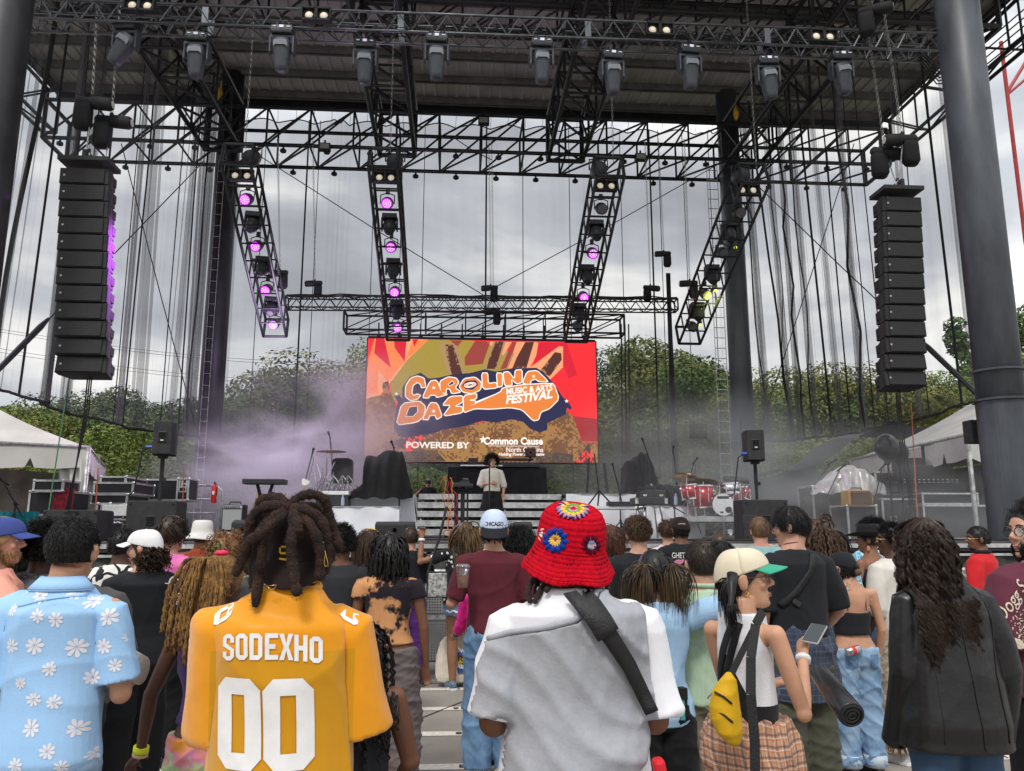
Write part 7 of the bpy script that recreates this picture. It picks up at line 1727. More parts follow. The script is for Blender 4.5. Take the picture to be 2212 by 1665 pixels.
bo=[c_ for c_ in COL.objects if c_.parent is cr and c_.name.startswith('brim')][0]
st_m=pix(q,[(606+16*math.cos(a),1250+13*math.sin(a)) for a in [2*PI*i/20 for i in range(20)]]);decal(q,bo,st_m,mat('brim_sticker',(.03,.035,.01),.12,.6,0,c2=(.45,.40,.05),vs=70),'brim_sticker',.004,.02)
def dread(q,pts,r,dy=.0,seed=0):
 out=[];rr=random.Random(seed)
 P3=[q.M.inverted()@P(a,b,q.Y-c) for a,b,c in pts]
 res=[]
 for i in range(len(P3)-1):
  p0,p1,p2,p3=P3[max(0,i-1)],P3[i],P3[i+1],P3[min(len(P3)-1,i+2)]
  for k in range(7):
   t_=k/7;res.append(.5*((2*p1)+(-p0+p2)*t_+(2*p0-5*p1+4*p2-p3)*t_**2+(-p0+3*p1-3*p2+p3)*t_**3))
 res.append(P3[-1]);n=len(res)
 return res,[r*(1+.10*math.sin(i*1.3+seed)+.08*math.sin(i*.53+seed*2))*(1 if i<n-3 else (.95,.8,.4)[i-n+3]) for i in range(n)]
DR=[([(628,1100,.10),(640,1078,.10),(664,1068,.09),(688,1071,.08),(704,1084,.07),(711,1112,.06),(720,1142,.05),(730,1171,.05),(736,1192,.05)],.0135),([(622,1100,.08),(612,1083,.06),(589,1074,.04),(569,1080,.02),(560,1095,.0),(554,1118,0)],.0155),([(622,1098,.11),(585,1092,.12),(554,1106,.11),(541,1134,.10),(537,1160,.09),(540,1185,.08)],.0145),([(618,1108,.12),(590,1131,.15),(562,1152,.16),(535,1173,.15),(524,1204,.13),(507,1245,.12)],.0140),([(634,1106,.12),(632,1146,.16),(628,1176,.165),(631,1213,.165),(637,1250,.17),(643,1288,.17)],.0145),([(637,1104,.12),(642,1130,.15),(644,1154,.16)],.0155),([(632,1098,.11),(664,1102,.13),(692,1122,.13),(705,1158,.12),(706,1195,.11),(702,1240,.10)],.0150),([(645,1108,.12),(674,1138,.15),(690,1180,.14),(692,1220,.13),(690,1254,.13)],.0140),([(606,1112,.12),(572,1136,.13),(557,1183,.12),(558,1241,.12),(551,1312,.13)],.0150),([(600,1108,.10),(556,1138,.09),(543,1192,.07),(546,1240,.06),(549,1272,.06)],.0135),([(650,1112,.11),(684,1136,.11),(699,1176,.08),(697,1240,.05)],.0135),([(610,1100,.09),(575,1110,.07),(549,1140,.03),(536,1190,.0),(535,1240,-.02)],.0135),([(640,1096,.07),(676,1096,.05),(702,1120,.02),(714,1165,.0),(714,1215,-.02)],.0135),([(612,1104,.12),(590,1118,.14),(572,1150,.15),(566,1190,.14),(563,1236,.13)],.0135)]
dm_=MB();fz=[]
for i,(pts,r) in enumerate(DR):
 pp,rs=dread(q,pts,r,seed=i);dm_.tube(pp,rs,12);fz.append((pp,rs))
dm_.ell(q.M.inverted()@P(630,1102,q.Y-.09),(.04,.035,.024))
rr=np.random.default_rng(4);fl=[]
for pp,rs in fz:
 for i in range(0,len(pp)-1):
  for k in range(40):
   d=rr.normal(size=3);d/=np.linalg.norm(d);c0=np.array(pp[i].lerp(pp[i+1],rr.uniform()))+d*rs[i]*.93;d2=d+rr.normal(size=3)*.8;fl.append([c0,c0+d2*.0028,c0+d2*.0050+rr.normal(size=3)*.002])
strands_mesh(dm_,np.array(fl),.0004,3,.8)
part('hair',dm_,mat('hair_dread',(.050,.022,.014),.9,0,.3,20,1.0,160,c2=(.016,.010,.009)),q.T,True)
ch=MB()
for i in range(60):
 a=PI+PI*i/59;p=Vector((.066*math.cos(a),-.012+.064*math.sin(a),1.512+.006*math.sin(a)));ch.ell(p,(.0042,.0042,.0055),nu=8,nv=5)
part('necklace',ch,M_GOLD,q.T,True)
t=MB();A_=[q.M.inverted()@P(a,b,q.Y-.14) for a,b in ((698,1172),(702,1190),(708,1215),(709,1222),(702,1223),(700,1214),(703,1196),(697,1173))];t.tube(A_,.0011,6);t.ell(A_[0],(.003,.003,.003));part('safety_pin',t,M_GOLD,q.T,True)
t=MB();A_=[q.M.inverted()@P(a,b,q.Y-.14) for a,b in ((577,1266),(598,1263),(592,1272),(584,1273),(577,1266))];t.tube(A_,.0011,6);part('brim_charm',t,M_GOLD,q.T,True)
# ================= person in red crochet hat
q=person('large person in red crochet flower hat with grey sweatshirt slung over white tee',1232,1080,2.45,'brown',w=1.34,sh=.98,belly=.03,armL=((.16,.0,-1),(-.2,1,.05)),armR=((.18,-.02,-1),(-.25,1,.05)),hoff=(-.005,0,-.045),aw=1.0,hs=1.04,slope=.045)
ws=top(q,C_WHT,hem=.80,sl=.45,off=.02,cloth=1.02,srad=.026,amp=.012,name='tee',sc=.5,neck=1.48,flr=1.15,flare=-.04)
bottom(q,cloth_mat('light_grey_trouser',(.5,.5,.52)),1.0,.02,.4,.95)
HMX=q.HM@Matrix.Rotation(R(13),4,'X')@Matrix.Rotation(R(5),4,'Y')@Matrix.Translation((0,0,.030))@Matrix.Diagonal((.91,.91,.95,1));m=MB()
prof=[(.002,.143),(.036,.142),(.070,.136),(.095,.120),(.110,.094),(.116,.060),(.118,.025),(.121,.002),(.132,-.022),(.146,-.050),(.157,-.070),(.160,-.078)]
pr2=[]
for i in range(len(prof)-1):
 for k in range(8):pr2.append((prof[i][0]+(prof[i+1][0]-prof[i][0])*k/8,prof[i][1]+(prof[i+1][1]-prof[i][1])*k/8))
pr2.append(prof[-1]);nn=200;rg=[]
for i,(r,z) in enumerate(pr2):
 row=[];br=max(0,(i-56)/32)
 for j in range(nn):
  a=2*PI*j/nn;st_=.0016*math.sin(i*1.55)+.0011*math.sin(j*(1.05)*2+(i//4)*1.3);wv=br*(.008*math.sin(5*a+1)+.004*math.sin(9*a))
  row.append((math.cos(a)*(r+st_+wv)*.96,-.006+math.sin(a)*(r*1.08+st_+wv),z+br*.006*math.sin(5*a+2.2)+(.003*math.sin(44*a)*(i==len(pr2)-1))))
 rg.append([Vector(p) for p in row])
m.loft(rg,caps=False);m.xf(HMX);KN=mat('red_crochet_yarn',(.50,.004,.016),.95,0,.18,60,.35,220,spec=.1)
hat=part('crochet_hat',m,KN,q.T,True);md=hat.modifiers.new('s','SOLIDIFY');md.thickness=.004;md.offset=-1
hol=MB()
Y_={n_:mat('yarn_'+n_,c_,.95,0,.12,60,.3,200,spec=.1) for n_,c_ in (('blue',(.01,.045,.30)),('yellow',(.80,.50,.07)),('lilac',(.38,.26,.55)),('wine',(.08,.006,.02)),('paleblue',(.38,.48,.66)),('green',(.10,.42,.05)),('pink',(.80,.42,.42)),('white',(.78,.72,.66)),('hole',(.10,.002,.01)))}
for row,(zz,cnt,sc_) in enumerate(((.128,40,1),(.112,44,1),(.050,40,.8),(.006,60,1),(-.008,64,1),(-.022,68,1))):
 r=float(np.interp(-zz,[-a[1] for a in prof],[a[0] for a in prof]))
 for j in range(cnt):
  if rnd.random()<.25:continue
  a=2*PI*j/cnt+row*.4;c0=Vector((math.cos(a)*(r+.0025)*.96,-.006+math.sin(a)*(r*1.08+.0025),zz));hol.ell(c0,(.0026*sc_,.0026*sc_,.0036*sc_),nu=6,nv=4)
hol.xf(HMX);part('stitch_gap',hol,Y_['hole'],hat,True)
hbv=bvh_of(hat)
def motif(px,py,rings,sq=1.0,tl=0):
 """rings: (colour, inner px, outer px, petals) flower rounds laid on the hat"""
 c0=P(px,py,q.Y-.3);Mi=q.M.inverted();d0=(Mi@P(px,py,q.Y))-(Mi@P(px,py,q.Y-.3));d0.normalize()
 for kcol,r0,r1,npet in rings:
  m=MB();cnt=npet or 18
  for j in range(cnt):
   a=2*PI*j/cnt+.1;rm=(r0+r1)/2
   pp=[]
   for t_ in (0,.5,1):
    rr_=r0+(r1-r0)*t_;x=px+math.cos(a)*rr_;y=py+math.sin(a)*rr_*sq+tl*math.cos(a)*rr_
    o_=Mi@P(x,y,q.Y-.3);h=hbv.ray_cast(o_,d0)
    if h[0] is None:break
    pp.append(h[0]-d0*.0035)
   if len(pp)==3:wd=2*PI*rm/cnt/FPX*q.Y/q.H*.52;m.tube(pp,[wd*.75,wd*1.05,wd*.45],7)
  if m.v:part('crochet_flower',m,Y_[kcol],hat,True)
motif(1200,1167,[('blue',12,26,16),('blue',16,31,11),('yellow',4,21,13),('lilac',2,6,9)],1.0)
motif(1277,1177,[('wine',10,24,12),('paleblue',3,17,14),('yellow',1,7,9)],1.0)
motif(1238,1100,[('wine',22,42,22),('lilac',24,39,18),('yellow',18,32,13),('green',10,25,18),('paleblue',5,15,14),('pink',1,8,9)],.62)
motif(1162,1150,[('white',5,18,12),('green',1,8,9)],1.3)
motif(1321,1150,[('white',4,14,10)],1.3)
dm_=MB()
for i,(pts,r) in enumerate(([(1160,1236,.02),(1147,1262,.05),(1140,1290,.08),(1142,1302,.09)],.010),) if False else enumerate((([(1175,1238,.0),(1150,1256,.02),(1141,1278,.04),(1146,1302,.07)],.010),([(1190,1240,.02),(1176,1264,.05),(1162,1286,.08),(1154,1302,.10)],.010),([(1165,1240,-.02),(1160,1264,.0),(1156,1292,.03)],.009),([(1296,1232,.0),(1308,1252,.03),(1314,1274,.07)],.010),([(1205,1244,.04),(1192,1260,.08),(1178,1278,.11)],.009),([(1240,1236,.07),(1243,1255,.10)],.008))):
 pp,rs=dread(q,pts,r,seed=i);dm_.tube(pp,rs,10)
s_=MB();cap_shell(s_,.010);s_.xf(q.HM);dm_.join(s_);part('hair',dm_,mat('hair_dread2',(.03,.018,.013),.9,0,.3,20,1.0,160),q.T,True)
C_SWE=cloth_mat('heather_grey_sweat',(.37,.38,.415),(.335,.345,.38),vs=46,bump=.5,bs=90);C_SWE.node_tree.nodes['Color Ramp'].color_ramp.elements[0].position=.30
SWP=[(1038,1392),(1004,1480),(998,1530),(1020,1600),(1060,1700),(1340,1700),(1400,1640),(1425,1560),(1410,1470),(1402,1400),(1396,1320),(1378,1262),(1345,1232),(1318,1226),(1306,1262),(1280,1305),(1240,1338),(1180,1356),(1100,1372)]
sw=decal(q,ws,pix(q,SWP),C_SWE,'slung_sweatshirt',.014,.013)
v=getv(sw.data).astype(float);
f_=(1-np.abs(np.sin(v[:,0]*17+v[:,2]*26+1.2*np.sin(v[:,0]*9-v[:,2]*5))))**1.8*.014+(1-np.abs(np.sin(v[:,0]*33-v[:,2]*11+1.0)))**3*.006
v[:,1]-=f_;setv(sw.data,v);md=sw.modifiers.new('s','SOLIDIFY');md.thickness=.008;md.offset=0;sm=sw.modifiers.new('m','SMOOTH');sm.iterations=3
m=MB();rimp=[q.M.inverted()@P(a,b,q.Y-.17) for a,b in ((1036,1398),(1100,1374),(1180,1358),(1240,1340),(1282,1306),(1308,1262),(1320,1228))]
sv=bvh_of(sw);
rb_=[]
for i in range(len(rimp)-1):
 for k in range(6):
  p=rimp[i].lerp(rimp[i+1],k/6);h=bvh_of(ws).ray_cast(Vector((p.x,-1,p.z)),Vector((0,1,0))) if (i==0 and k==0) else q.bvh[ws.name].ray_cast(Vector((p.x,-1,p.z)),Vector((0,1,0)))
  if h[0] is not None:rb_.append(h[0]-Vector((0,.015,0)))
part('sweatshirt_hem',MB().tube(rb_,.009,10),C_SWE,sw,True)
ST1=[L2(q,a,b) for a,b in ((1196,1236),(1230,1262),(1268,1310),(1300,1362))];ST2=[L2(q,a,b) for a,b in ((1290,1345),(1318,1385),(1350,1430),(1378,1480),(1404,1535))]
ribbon(q,ws,ST1,.072,mat('strap_pad',(.022,.022,.024),.6,0,.1,40,.4,120),'strap_pad',.052,.012);ribbon(q,ws,ST2,(.052,.040),M_STRAP,'shoulder_strap',.048,.005)
m=MB().box(q.M.inverted()@P(1426,1668,2.3),(.035,.05,.08),(0,R(-10),0));part('red_pouch',m,mat('red_nylon',(.6,.01,.02),.5,0,.1),q.T,bevel=.012)
# ================= woman with beige cap looking right
q=person('woman in beige and green cap and glasses looking right while holding a phone',1598,1172,2.80,'tan',w=.82,fem=1,sh=.84,yaw=46,turn=62,nod=4,armR=(wdir(46,(.30,.0,-.95)),wdir(46,(.30,.62,.62))),armL=((.02,.45,-1),(-.3,1,.1)),al=1.08,face=True,gaze=.004,hoff=(-.01,.03,-.012),handR=dict(curl=.75,up=(-.6,-.5,.6)),handL=dict(curl=.6),stance=.12,vox=.0055,hs=1.0)
tk=top(q,pat_mat('white_black_tank','tent',(.74,.74,.77),(.014,.014,.017)),hem=1.00,sl=0,off=.009,cloth=.93,amp=.0035,name='tank_top',neck=1.47,sc=.9,tank=.085)
skirtwrap(q,C_PLAID,.55,1.05,.034,.10,.011,'flannel_wrap')
skirtwrap(q,C_PLAID,.88,1.06,.044,.03,.014,'flannel_sleeves')
bottom(q,C_BPANT,1.0,.002,.1,.95)
ribbon(q,tk,[(.03,1.43),(.01,1.36),(-.035,1.24)],.030,C_BLK,'panel_strap',.005,.004)
ribbon(q,tk,[(-.0,1.42),(-.05,1.30),(-.09,1.20),(-.125,1.10)],.028,M_STRAP,'bag_strap',.008,.004)
hair(q,'short',BLK,n=500,L=.05,region='nape',jitter=.1,g=.4,shell_off=.005,name='b')
m=MB();bs_=[q.M.inverted()@P(a,b,c) for a,b,c in ((1582,1240,2.68),(1580,1265,2.66),(1580,1290,2.64),(1578,1308,2.63),(1578,1325,2.62))]
m.tube(bs_,[.022,.020,.013,.010,.008],12)
A,r,sd,shr=strands(Matrix.Translation(bs_[3]),120,.075,.0016,3,g=.9,jitter=.2,seg=6,push=False,region='full',rad=(.006,.006,.008),center=(0,0,0));strands_mesh(m,A,r,sd,shr,Matrix.Translation(bs_[3]))
A,r,sd,shr=strands(Matrix.Identity(4),260,.115,.0016,5,g=.92,jitter=.20,seg=8,push=False,rad=(.012,.012,.03),center=(0,0,0));strands_mesh(m,A,r,sd,shr,Matrix.Translation(q.M.inverted()@P(1571,1262,2.70)))
part('braid',m,hair_mat('braid',BLK),q.T,True);part('hair_tie',MB().tube([bs_[3]+Vector((0,0,.006)),bs_[3]-Vector((0,0,.006))],.013,12),M_BLKM,q.T,True)
C_BEI=cloth_mat('beige_cap_cloth',(.68,.60,.45));C_GBR=cloth_mat('green_brim_cloth',(.045,.34,.22));cr,CMx=ballcap(q,C_BEI,C_GBR,tilt=2)
m=mesh_from_text('ROLLA',.030,.0006);m.v=[(p[0],p[1],0) for p in m.v];
for i,p in enumerate(m.v):a=p[0]/.1+R(-18);m.v[i]=(math.sin(-a)*-.092,math.cos(a)*.113-.006,.060+p[1])
m.v=[(-p[0]*-1,p[1],p[2]) for p in m.v]
m2=MB();m2.v=[tuple(CMx@Vector((-p[0]*-1,p[1],p[2]))) for p in m.v];m2.f=m.f;m2.m=m.m
glasses(q)
er=MB().tube([q.HM@Vector((.084,.0+.006*math.cos(a),-.052+.008*math.sin(a))) for a in [2*PI*i/12 for i in range(13)]],.0014,5).tube([q.HM@Vector((.084,.008,-.045)),q.HM@Vector((.085,.008,-.066))],.0012,5)
part('earring',er,M_GOLD,q.T,True);part('earplug',MB().ell(q.HM@Vector((.088,-.002,-.010)),(.006,.006,.006)),mat('lilac_plug',(.35,.25,.7),.4,var=0),q.T,True)
S_,E_,W_,u,f=q.arm[1]
wb_=MB().tube([W_-f*.018,W_-f*-.002],.030,18);part('wristband',wb_,pat_mat('checker_band','check',(.8,.8,.8),(.02,.02,.02),None,90),q.T,True)
hp=q.M@(W_+f*.085)
t=thing('phone','grey smartphone held up by the woman in the beige cap','phone',hp+Vector((.030,-.035,.030)),0);t.rotation_euler=(R(26),R(6),R(-42))
t.scale=(.8,.8,.8);part('case',MB().box((0,0,0),(.074,.150,.009)),mat('phone_case',(.35,.34,.32),.5,var=0),t,bevel=.004);part('screen',MB().box((0,0,.0052),(.066,.140,.001)),mat('phone_screen',(.08,.09,.10),.08,var=0),t)
c=q.M.inverted()@P(1570,1510,2.58);t=thing('sling_bag','yellow nylon sling bag hanging at the beige cap woman left hip','bag',P(1566,1524,2.58));t.scale=(.76,.85,.78);m=MB()
rings=[]
for z,rx,cx in ((.125,.008,.022),(.10,.026,.018),(.05,.048,.006),(0,.060,.0),(-.05,.060,.006),(-.10,.050,.016),(-.135,.030,.026),(-.15,.008,.032)):rings.append([Vector((cx+rx*math.cos(a),.040*math.sin(a)*min(1,rx*22),z)) for a in [2*PI*i/24 for i in range(24)]])
m.loft(rings);me=remesh(m,.005,3,'pouch');C_YEL=cloth_mat('mustard_nylon',(.62,.36,.01),rough=.5,bump=.5,bs=30);me.materials.append(C_YEL);setsmooth(me);wrinkle(me,.006,5,2.0);pb=part('pouch',me,None,t)
for zz in (.035,-.035):part('zip',MB().tube([(-.050,-.022,zz+.022),(-.02,-.044,zz+.008),(.012,-.046,zz-.018)],.0045,6),M_BLKM,t,True)
sp_=MB()
for (aa,bb) in (((1580,1445,2.58),(1645,1322,2.66)),):sp_.beam(P(*aa)-t.location,P(*bb)-t.location,.028,.004,up=(0,1,0))
part('strap',sp_,M_STRAP,t)
m=MB();pth=[P(1648,1320,2.62),P(1632,1350,2.56),P(1622,1420,2.52),P(1622,1500,2.50),P(1630,1600,2.50),P(1632,1700,2.5)]
for a,b in zip(pth[:-1],pth[1:]):m.beam(a-pth[0],b-pth[0],.030,.004,up=(0,1,0))
solo('webbing_strap',m,M_STRAP,'long black webbing strap hanging down the beige cap woman back','strap',loc=pth[0])
a,b=P(1768,1452,2.7),P(1840,1545,2.45);t=thing('rolled_bag','shiny black rolled bag tube carried under her right arm','bag',a)
m=MB().tube([(0,0,0),(b-a)*.5,b-a],[.030,.036,.040],20);part('roll',m,mat('black_vinyl',(.02,.02,.022),.25,0,.2,6,.3,12),t,True,bevel=.004)
m=MB();d=(b-a).normalized();e1=d.orthogonal().normalized();e2=d.cross(e1)
for k in (.032,.02,.010):m.tube([(b-a)+d*.003+e1*k*math.cos(x)+e2*k*math.sin(x) for x in [2*PI*i/20 for i in range(21)]],.003,5)
part('spiral_end',m,M_BLKM,t)
# ================= woman in black leather jacket
q=person('woman with long dark curly hair in black leather jacket and jeans, back to camera',2018,1114,3.08,'olive',w=.90,fem=1,sh=.94,armL=((.10,.0,-1),(.0,.45,-1)),armR=((.26,-.05,-1),(.10,.45,-1)),hoff=(-.045,0,0),yaw=3,tilt=-3)
LEA=mat('black_leather',(.012,.012,.013),.32,0,.2,5,.25,22,spec=.45)
jk=top(q,LEA,hem=.80,sl=1.18,hang=.180,off=.022,cloth=1.02,srad=.024,amp=.0055,name='leather_jacket',sc=.8,neck=1.485,flare=.26,flr=1.2,drop=(4,4,3))
bottom(q,C_DDEN,1.0,.012,.3,1.0)
for pth in ([(.0,1.38),(.005,1.2),(.03,.82)],[(-.13,1.42),(-.155,1.28),(-.12,1.1),(-.12,.84)],[(.13,1.42),(.155,1.28),(.13,1.1),(.15,.84)],[(-.16,1.36),(0,1.33),(.16,1.36)]):ribbon(q,jk,pth,.0035,LEA,'seam',.002,.004)
hair(q,'wavy',(0.032,0.019,0.013),n=5400,L=.40,r=.0015,curl=.0095,cfreq=15,seg=34,g=1.0,lift=.0,jitter=.10,clump=13,cr_=.0032,Lvar=.3,name='c',shell_off=.010,region='back')
# ================= bearded man at right edge
q=person('bearded man with black glasses and silver earring in wine tee at right edge',2226,1084,3.35,'light',w=1.08,turn=-88,yaw=-8,armL=((.25,.0,-1),(-.1,.9,-.3)),armR='down',face=True)
ws_=top(q,C_MAR2,hem=.90,sl=.46,off=.024,cloth=1.1,srad=.040,amp=.006,sc=.6,neck=1.48,flr=1.1,flare=.05);bottom(q,C_BPANT,1.0,.015,.5,1.0)
hair(q,'curtain',BLK,n=2200,L=.13,r=.002,g=.35,name='d',crown=(0,.12,.05),lift=.22,jitter=.10,taper=False,front=1,curl=.001,shell_off=.002);glasses(q,M_BLKM)
A,r,sd,shr=strands(q.HM,1500,.055,.0022,5,g=.6,lift=.7,jitter=.3,seg=7,curl=.004,cfreq=30,region='beard',push=False);bm_=MB();strands_mesh(bm_,A,r,sd,shr,q.HM)
bb=MB().ell((0,.045,-.085),(.052,.045,.048));bb.xf(q.HM);bm_.join(bb);part('beard',bm_,hair_mat('beard',BLK),q.T,True)
tprint(q,ws_,'Dogg S',2180,1300,26,M_TXC,.9,rot=-48,shear=.4)
tprint(q,ws_,'*',2153,1222,16,M_TXC)
m=MB()
for k in range(120):
 a,b=rnd.gauss(2196,14),rnd.gauss(1352,22);s=rnd.uniform(.6,2.2)
 if a<2166:continue
 m.join(pix(q,[(a-s,b),(a,b-s),(a+s,b),(a,b+s)]))
m.join(pix(q,[(2166,1382),(2176,1374),(2196,1382),(2205,1396),(2190,1400),(2170,1394)]));decal(q,ws_,m,M_TXC,'print',.003,.03)
part('earring',MB().tube([q.HM@Vector((-.086,.004+.009*math.cos(a),-.050+.010*math.sin(a))) for a in [2*PI*i/12 for i in range(13)]],.0018,5),M_CHR,q.T,True)
# ================= white capped man in black tee
q=person('bearded man in white cap and black tee facing left beside the floral shirt',318,1140,4.85,'light',w=1.14,yaw=-48,turn=-38,armL=((.2,.1,-1),(-.1,.8,-.6)),armR=((.2,.0,-1),(-.2,.8,-.5)),face=True,stance=.11,belly=.03)
ts=top(q,C_BLK,hem=.88,sl=.45,off=.02,cloth=1.06,srad=.028,amp=.006,sc=.7);bottom(q,C_BPANT,1.0,.014,.45,.98);shoes(q,M_SHW)
hair(q,'curly',DBR,n=900,L=.13,r=.003,curl=.009,region='nape',name='e',shell_off=.005);ballcap(q,cloth_mat('white_cap_cloth',(.78,.78,.78)),cloth_mat('white_cap_cloth',(.78,.78,.78)),tilt=-2)
bm_=MB();A,r,sd,shr=strands(q.HM,500,.035,.0022,5,g=.4,lift=.8,jitter=.4,seg=5,region='beard',push=False);strands_mesh(bm_,A,r,sd,shr,q.HM);bb=MB().ell((0,.050,-.080),(.046,.040,.036));bb.xf(q.HM);bm_.join(bb);part('beard',bm_,hair_mat('beard2',DBR),q.T,True)
m=MB()
for k in range(60):
 a0=rnd.uniform(0,6.28);rr_=rnd.choice((20,22,9));x0_,y0_=380+math.cos(a0)*rr_*.6,1292+math.sin(a0)*rr_*1.7;a1=rnd.uniform(0,3);L_=rnd.uniform(2,6)
 d=Vector((math.cos(a1),math.sin(a1)))*L_;n_=Vector((-d.y,d.x)).normalized()*.8;c0=Vector((x0_,y0_));m.join(pix(q,[tuple(c0-d+n_),tuple(c0+d+n_),tuple(c0+d-n_),tuple(c0-d-n_)]))
Dd=Matrix.Rotation(R(-48),3,'Z')@Vector((0,1,0));
def wdecal(q,tgt,polys,mt,lift=.004,sub=.03,name='print'):
 "lay pixel polygons on a turned garment along the line of sight"
 Mi=q.M.inverted();bv=bvh_of(tgt);out=MB();d0=(Mi.to_3x3()@ray(*polys[0][0])).normalized()
 bm=bmesh.new();src=MB()
 for pl in polys:src.add([Mi@P(a,b,q.Y-.8) for a,b in pl],[tuple(range(len(pl)))])
 me=mkmesh('d',src,[]);bm.from_mesh(me);bmesh.ops.triangulate(bm,faces=bm.faces)
 for _ in range(4):
  ed=[e for e in bm.edges if e.calc_length()>sub]
  if not ed:break
  bmesh.ops.subdivide_edges(bm,edges=ed,cuts=1);bmesh.ops.triangulate(bm,faces=[f for f in bm.faces if len(f.verts)>3])
 cam_l=Mi@Vector((0,0,CH));bad=[]
 for v in bm.verts:
  d=(v.co-cam_l).normalized();h=bv.ray_cast(cam_l,d)
  if h[0] is None:bad.append(v)
  else :v.co=h[0]-d*lift
 if bad:bmesh.ops.delete(bm,geom=bad,context='VERTS')
 o=bpy.data.meshes.new(name);bm.to_mesh(o);bm.free();o.materials.append(mt)
 if len(o.polygons):return part(name,o,None,tgt)
def strokes(n,cx,cy,sx,sy,w=.8,L=(2,6)):
 out=[]
 for k in range(n):
  c0=Vector((rnd.gauss(cx,sx),rnd.gauss(cy,sy)));a1=rnd.uniform(0,3.14);d=Vector((math.cos(a1),math.sin(a1)))*rnd.uniform(*L);n_=Vector((-d.y,d.x)).normalized()*w
  out.append([tuple(c0-d+n_),tuple(c0+d+n_),tuple(c0+d-n_),tuple(c0-d-n_)])
 return out
pl=[]
for k in range(34):
 a=PI*1.0+PI*k/33;pl.append([(376+math.cos(a)*11+dx,1262+math.sin(a)*16+dy) for dx,dy in ((-1,-1.6),(1,-1.6),(1,1.6),(-1,1.6))])
wdecal(q,ts,pl+strokes(46,377,1290,7,18),M_TXW)
# ================= pink tee
q=person('curly haired man in pink tee and black joggers behind the white cap',372,1114,5.7,'light',w=1.0,yaw=22,armL='front',armR=((.2,.1,-1),(-.2,1,.3)),step=.06)
top(q,C_PNK,hem=.86,sl=.45,off=.022,cloth=1.06,srad=.034,sc=.7);bottom(q,C_BPANT,.97,.012,.3,.98);shoes(q,M_SHB,big=1.15);hair(q,'curly',DBR,n=900,L=.07,lift=1.0,name='f',shell_off=.02)
# ================= woman with golden twists
q=person('woman with long golden twist braids, yellow wristband and tie dye trousers',478,1196,3.15,'dark',w=.95,fem=1,yaw=15,armL=((.42,-.05,-1),(.20,.12,-1)),armR='front',turn=20,handL=dict(curl=.8,dir=(-.6,.3,-.5),up=(0,-.3,1)))
top(q,cloth_mat('purple_top',(.06,.03,.12)),hem=1.02,sl=0,off=.010,neck=1.38);bottom(q,C_TIE2,1.0,.016,.5,1.03);shoes(q,M_SHB)
GT=[]
hm_=MB();s_=MB();cap_shell(s_,.016);s_.xf(q.HM);hm_.join(s_)
tie_=q.M.inverted()@P(478,1205,3.02)
for k in range(46):
 a=rnd.uniform(-1,1);x=tie_.x+a*.05;fall=rnd.uniform(.28,.44);out_=a*.075;y0=tie_.y-.02-rnd.uniform(0,.05);pts=[]
 x-=.03
 for j in range(26):
  t_=j/25;pts.append(Vector((x+out_*math.sin(min(1,t_*2.2)*PI/2)-.03*t_,y0-.05*math.sin(min(1,t_*2)*PI/2),tie_.z+.03*math.sin(min(1,t_*4)*PI)-fall*t_)))
 for sgn in (0,PI):hm_.tube([p+Vector((math.cos(i*1.15+sgn)*.0046,math.sin(i*1.15+sgn)*.0046,0)) for i,p in enumerate(pts)],.0052,5)
part('hair',hm_,mat('hair_gold_twist',(.30,.15,.035),.7,0,.35,30,.6,120,c2=(.09,.045,.015)),q.T,True)
part('hair_tie',MB().lathe(tie_+Vector((0,0,.02)),[(.02,-.01),(.034,0),(.02,.012)],14),mat('hot_pink',(.8,.02,.1),.5),q.T,True)
S_,E_,W_,u,f=q.arm[-1]
part('wristband',MB().tube([W_-f*.02,W_+f*.004],.034,16),mat('neon_yellow',(.75,.85,.02),.4,var=0),q.T,True);part('bracelet',MB().tube([W_+f*.008,W_+f*.02],.034,16),pat_mat('bead_band','check',(.7,.5,.3),(.05,.2,.4),None,80),q.T,True)
for k in range(10):pass
# ================= left edge people
q=person('person with long curly hair and grey SOHO tee with black cross strap',100,1134,4.3,'dark',w=1.14,armL='down',armR='front',yaw=8)
g_=top(q,C_GRY,hem=.9,sl=.45,off=.02,cloth=1.05,srad=.03,sc=.7);bottom(q,C_BPANT,1.0,.012,.3);hair(q,'afro',BLK,n=1400,L=.065,name='g')
tprint(q,g_,'SOHO',64,1246,9,M_TXB,1.0,offs=.02);ribbon(q,g_,[L2(q,92,1195),L2(q,120,1240),L2(q,150,1300)],.035,M_STRAP)
q=person('broad person in dark grey tee mostly hidden behind the floral shirt man',168,1140,3.7,'mid',w=1.15,sh=1.0,belly=.03,vox=.013)
top(q,C_DGRY,hem=.9,sl=.45,off=.02,srad=.03);bottom(q,C_BPANT,1.0,.012,.3);hair(q,'short',BLK,n=500)
q=person('blond bearded man in blue cap with raised forearm at left edge',4,1112,4.1,'pink',w=1.05,yaw=55,turn=18,armL='front',armR=((.60,.15,-.35),(-.55,.20,-.85)),face=True,handR=dict(curl=1.2))
top(q,C_PEA,hem=.9,sl=.30,off=.018,srad=.025);bottom(q,C_BPANT,1.0,.012,.3);hair(q,'messy',(.30,.19,.07),L=.10,region='nape',name='h',g=.6,taper=False);C_BCAP=cloth_mat('blue_cap_cloth',(.05,.075,.26));ballcap(q,C_BCAP,C_BCAP,tilt=-3)
bm_=MB();A,r,sd,shr=strands(q.HM,400,.05,.0022,5,g=.4,lift=.8,jitter=.4,seg=5,region='beard',push=False);strands_mesh(bm_,A,r,sd,shr,q.HM);part('beard',bm_,hair_mat('beard3',(.30,.19,.07)),q.T,True)
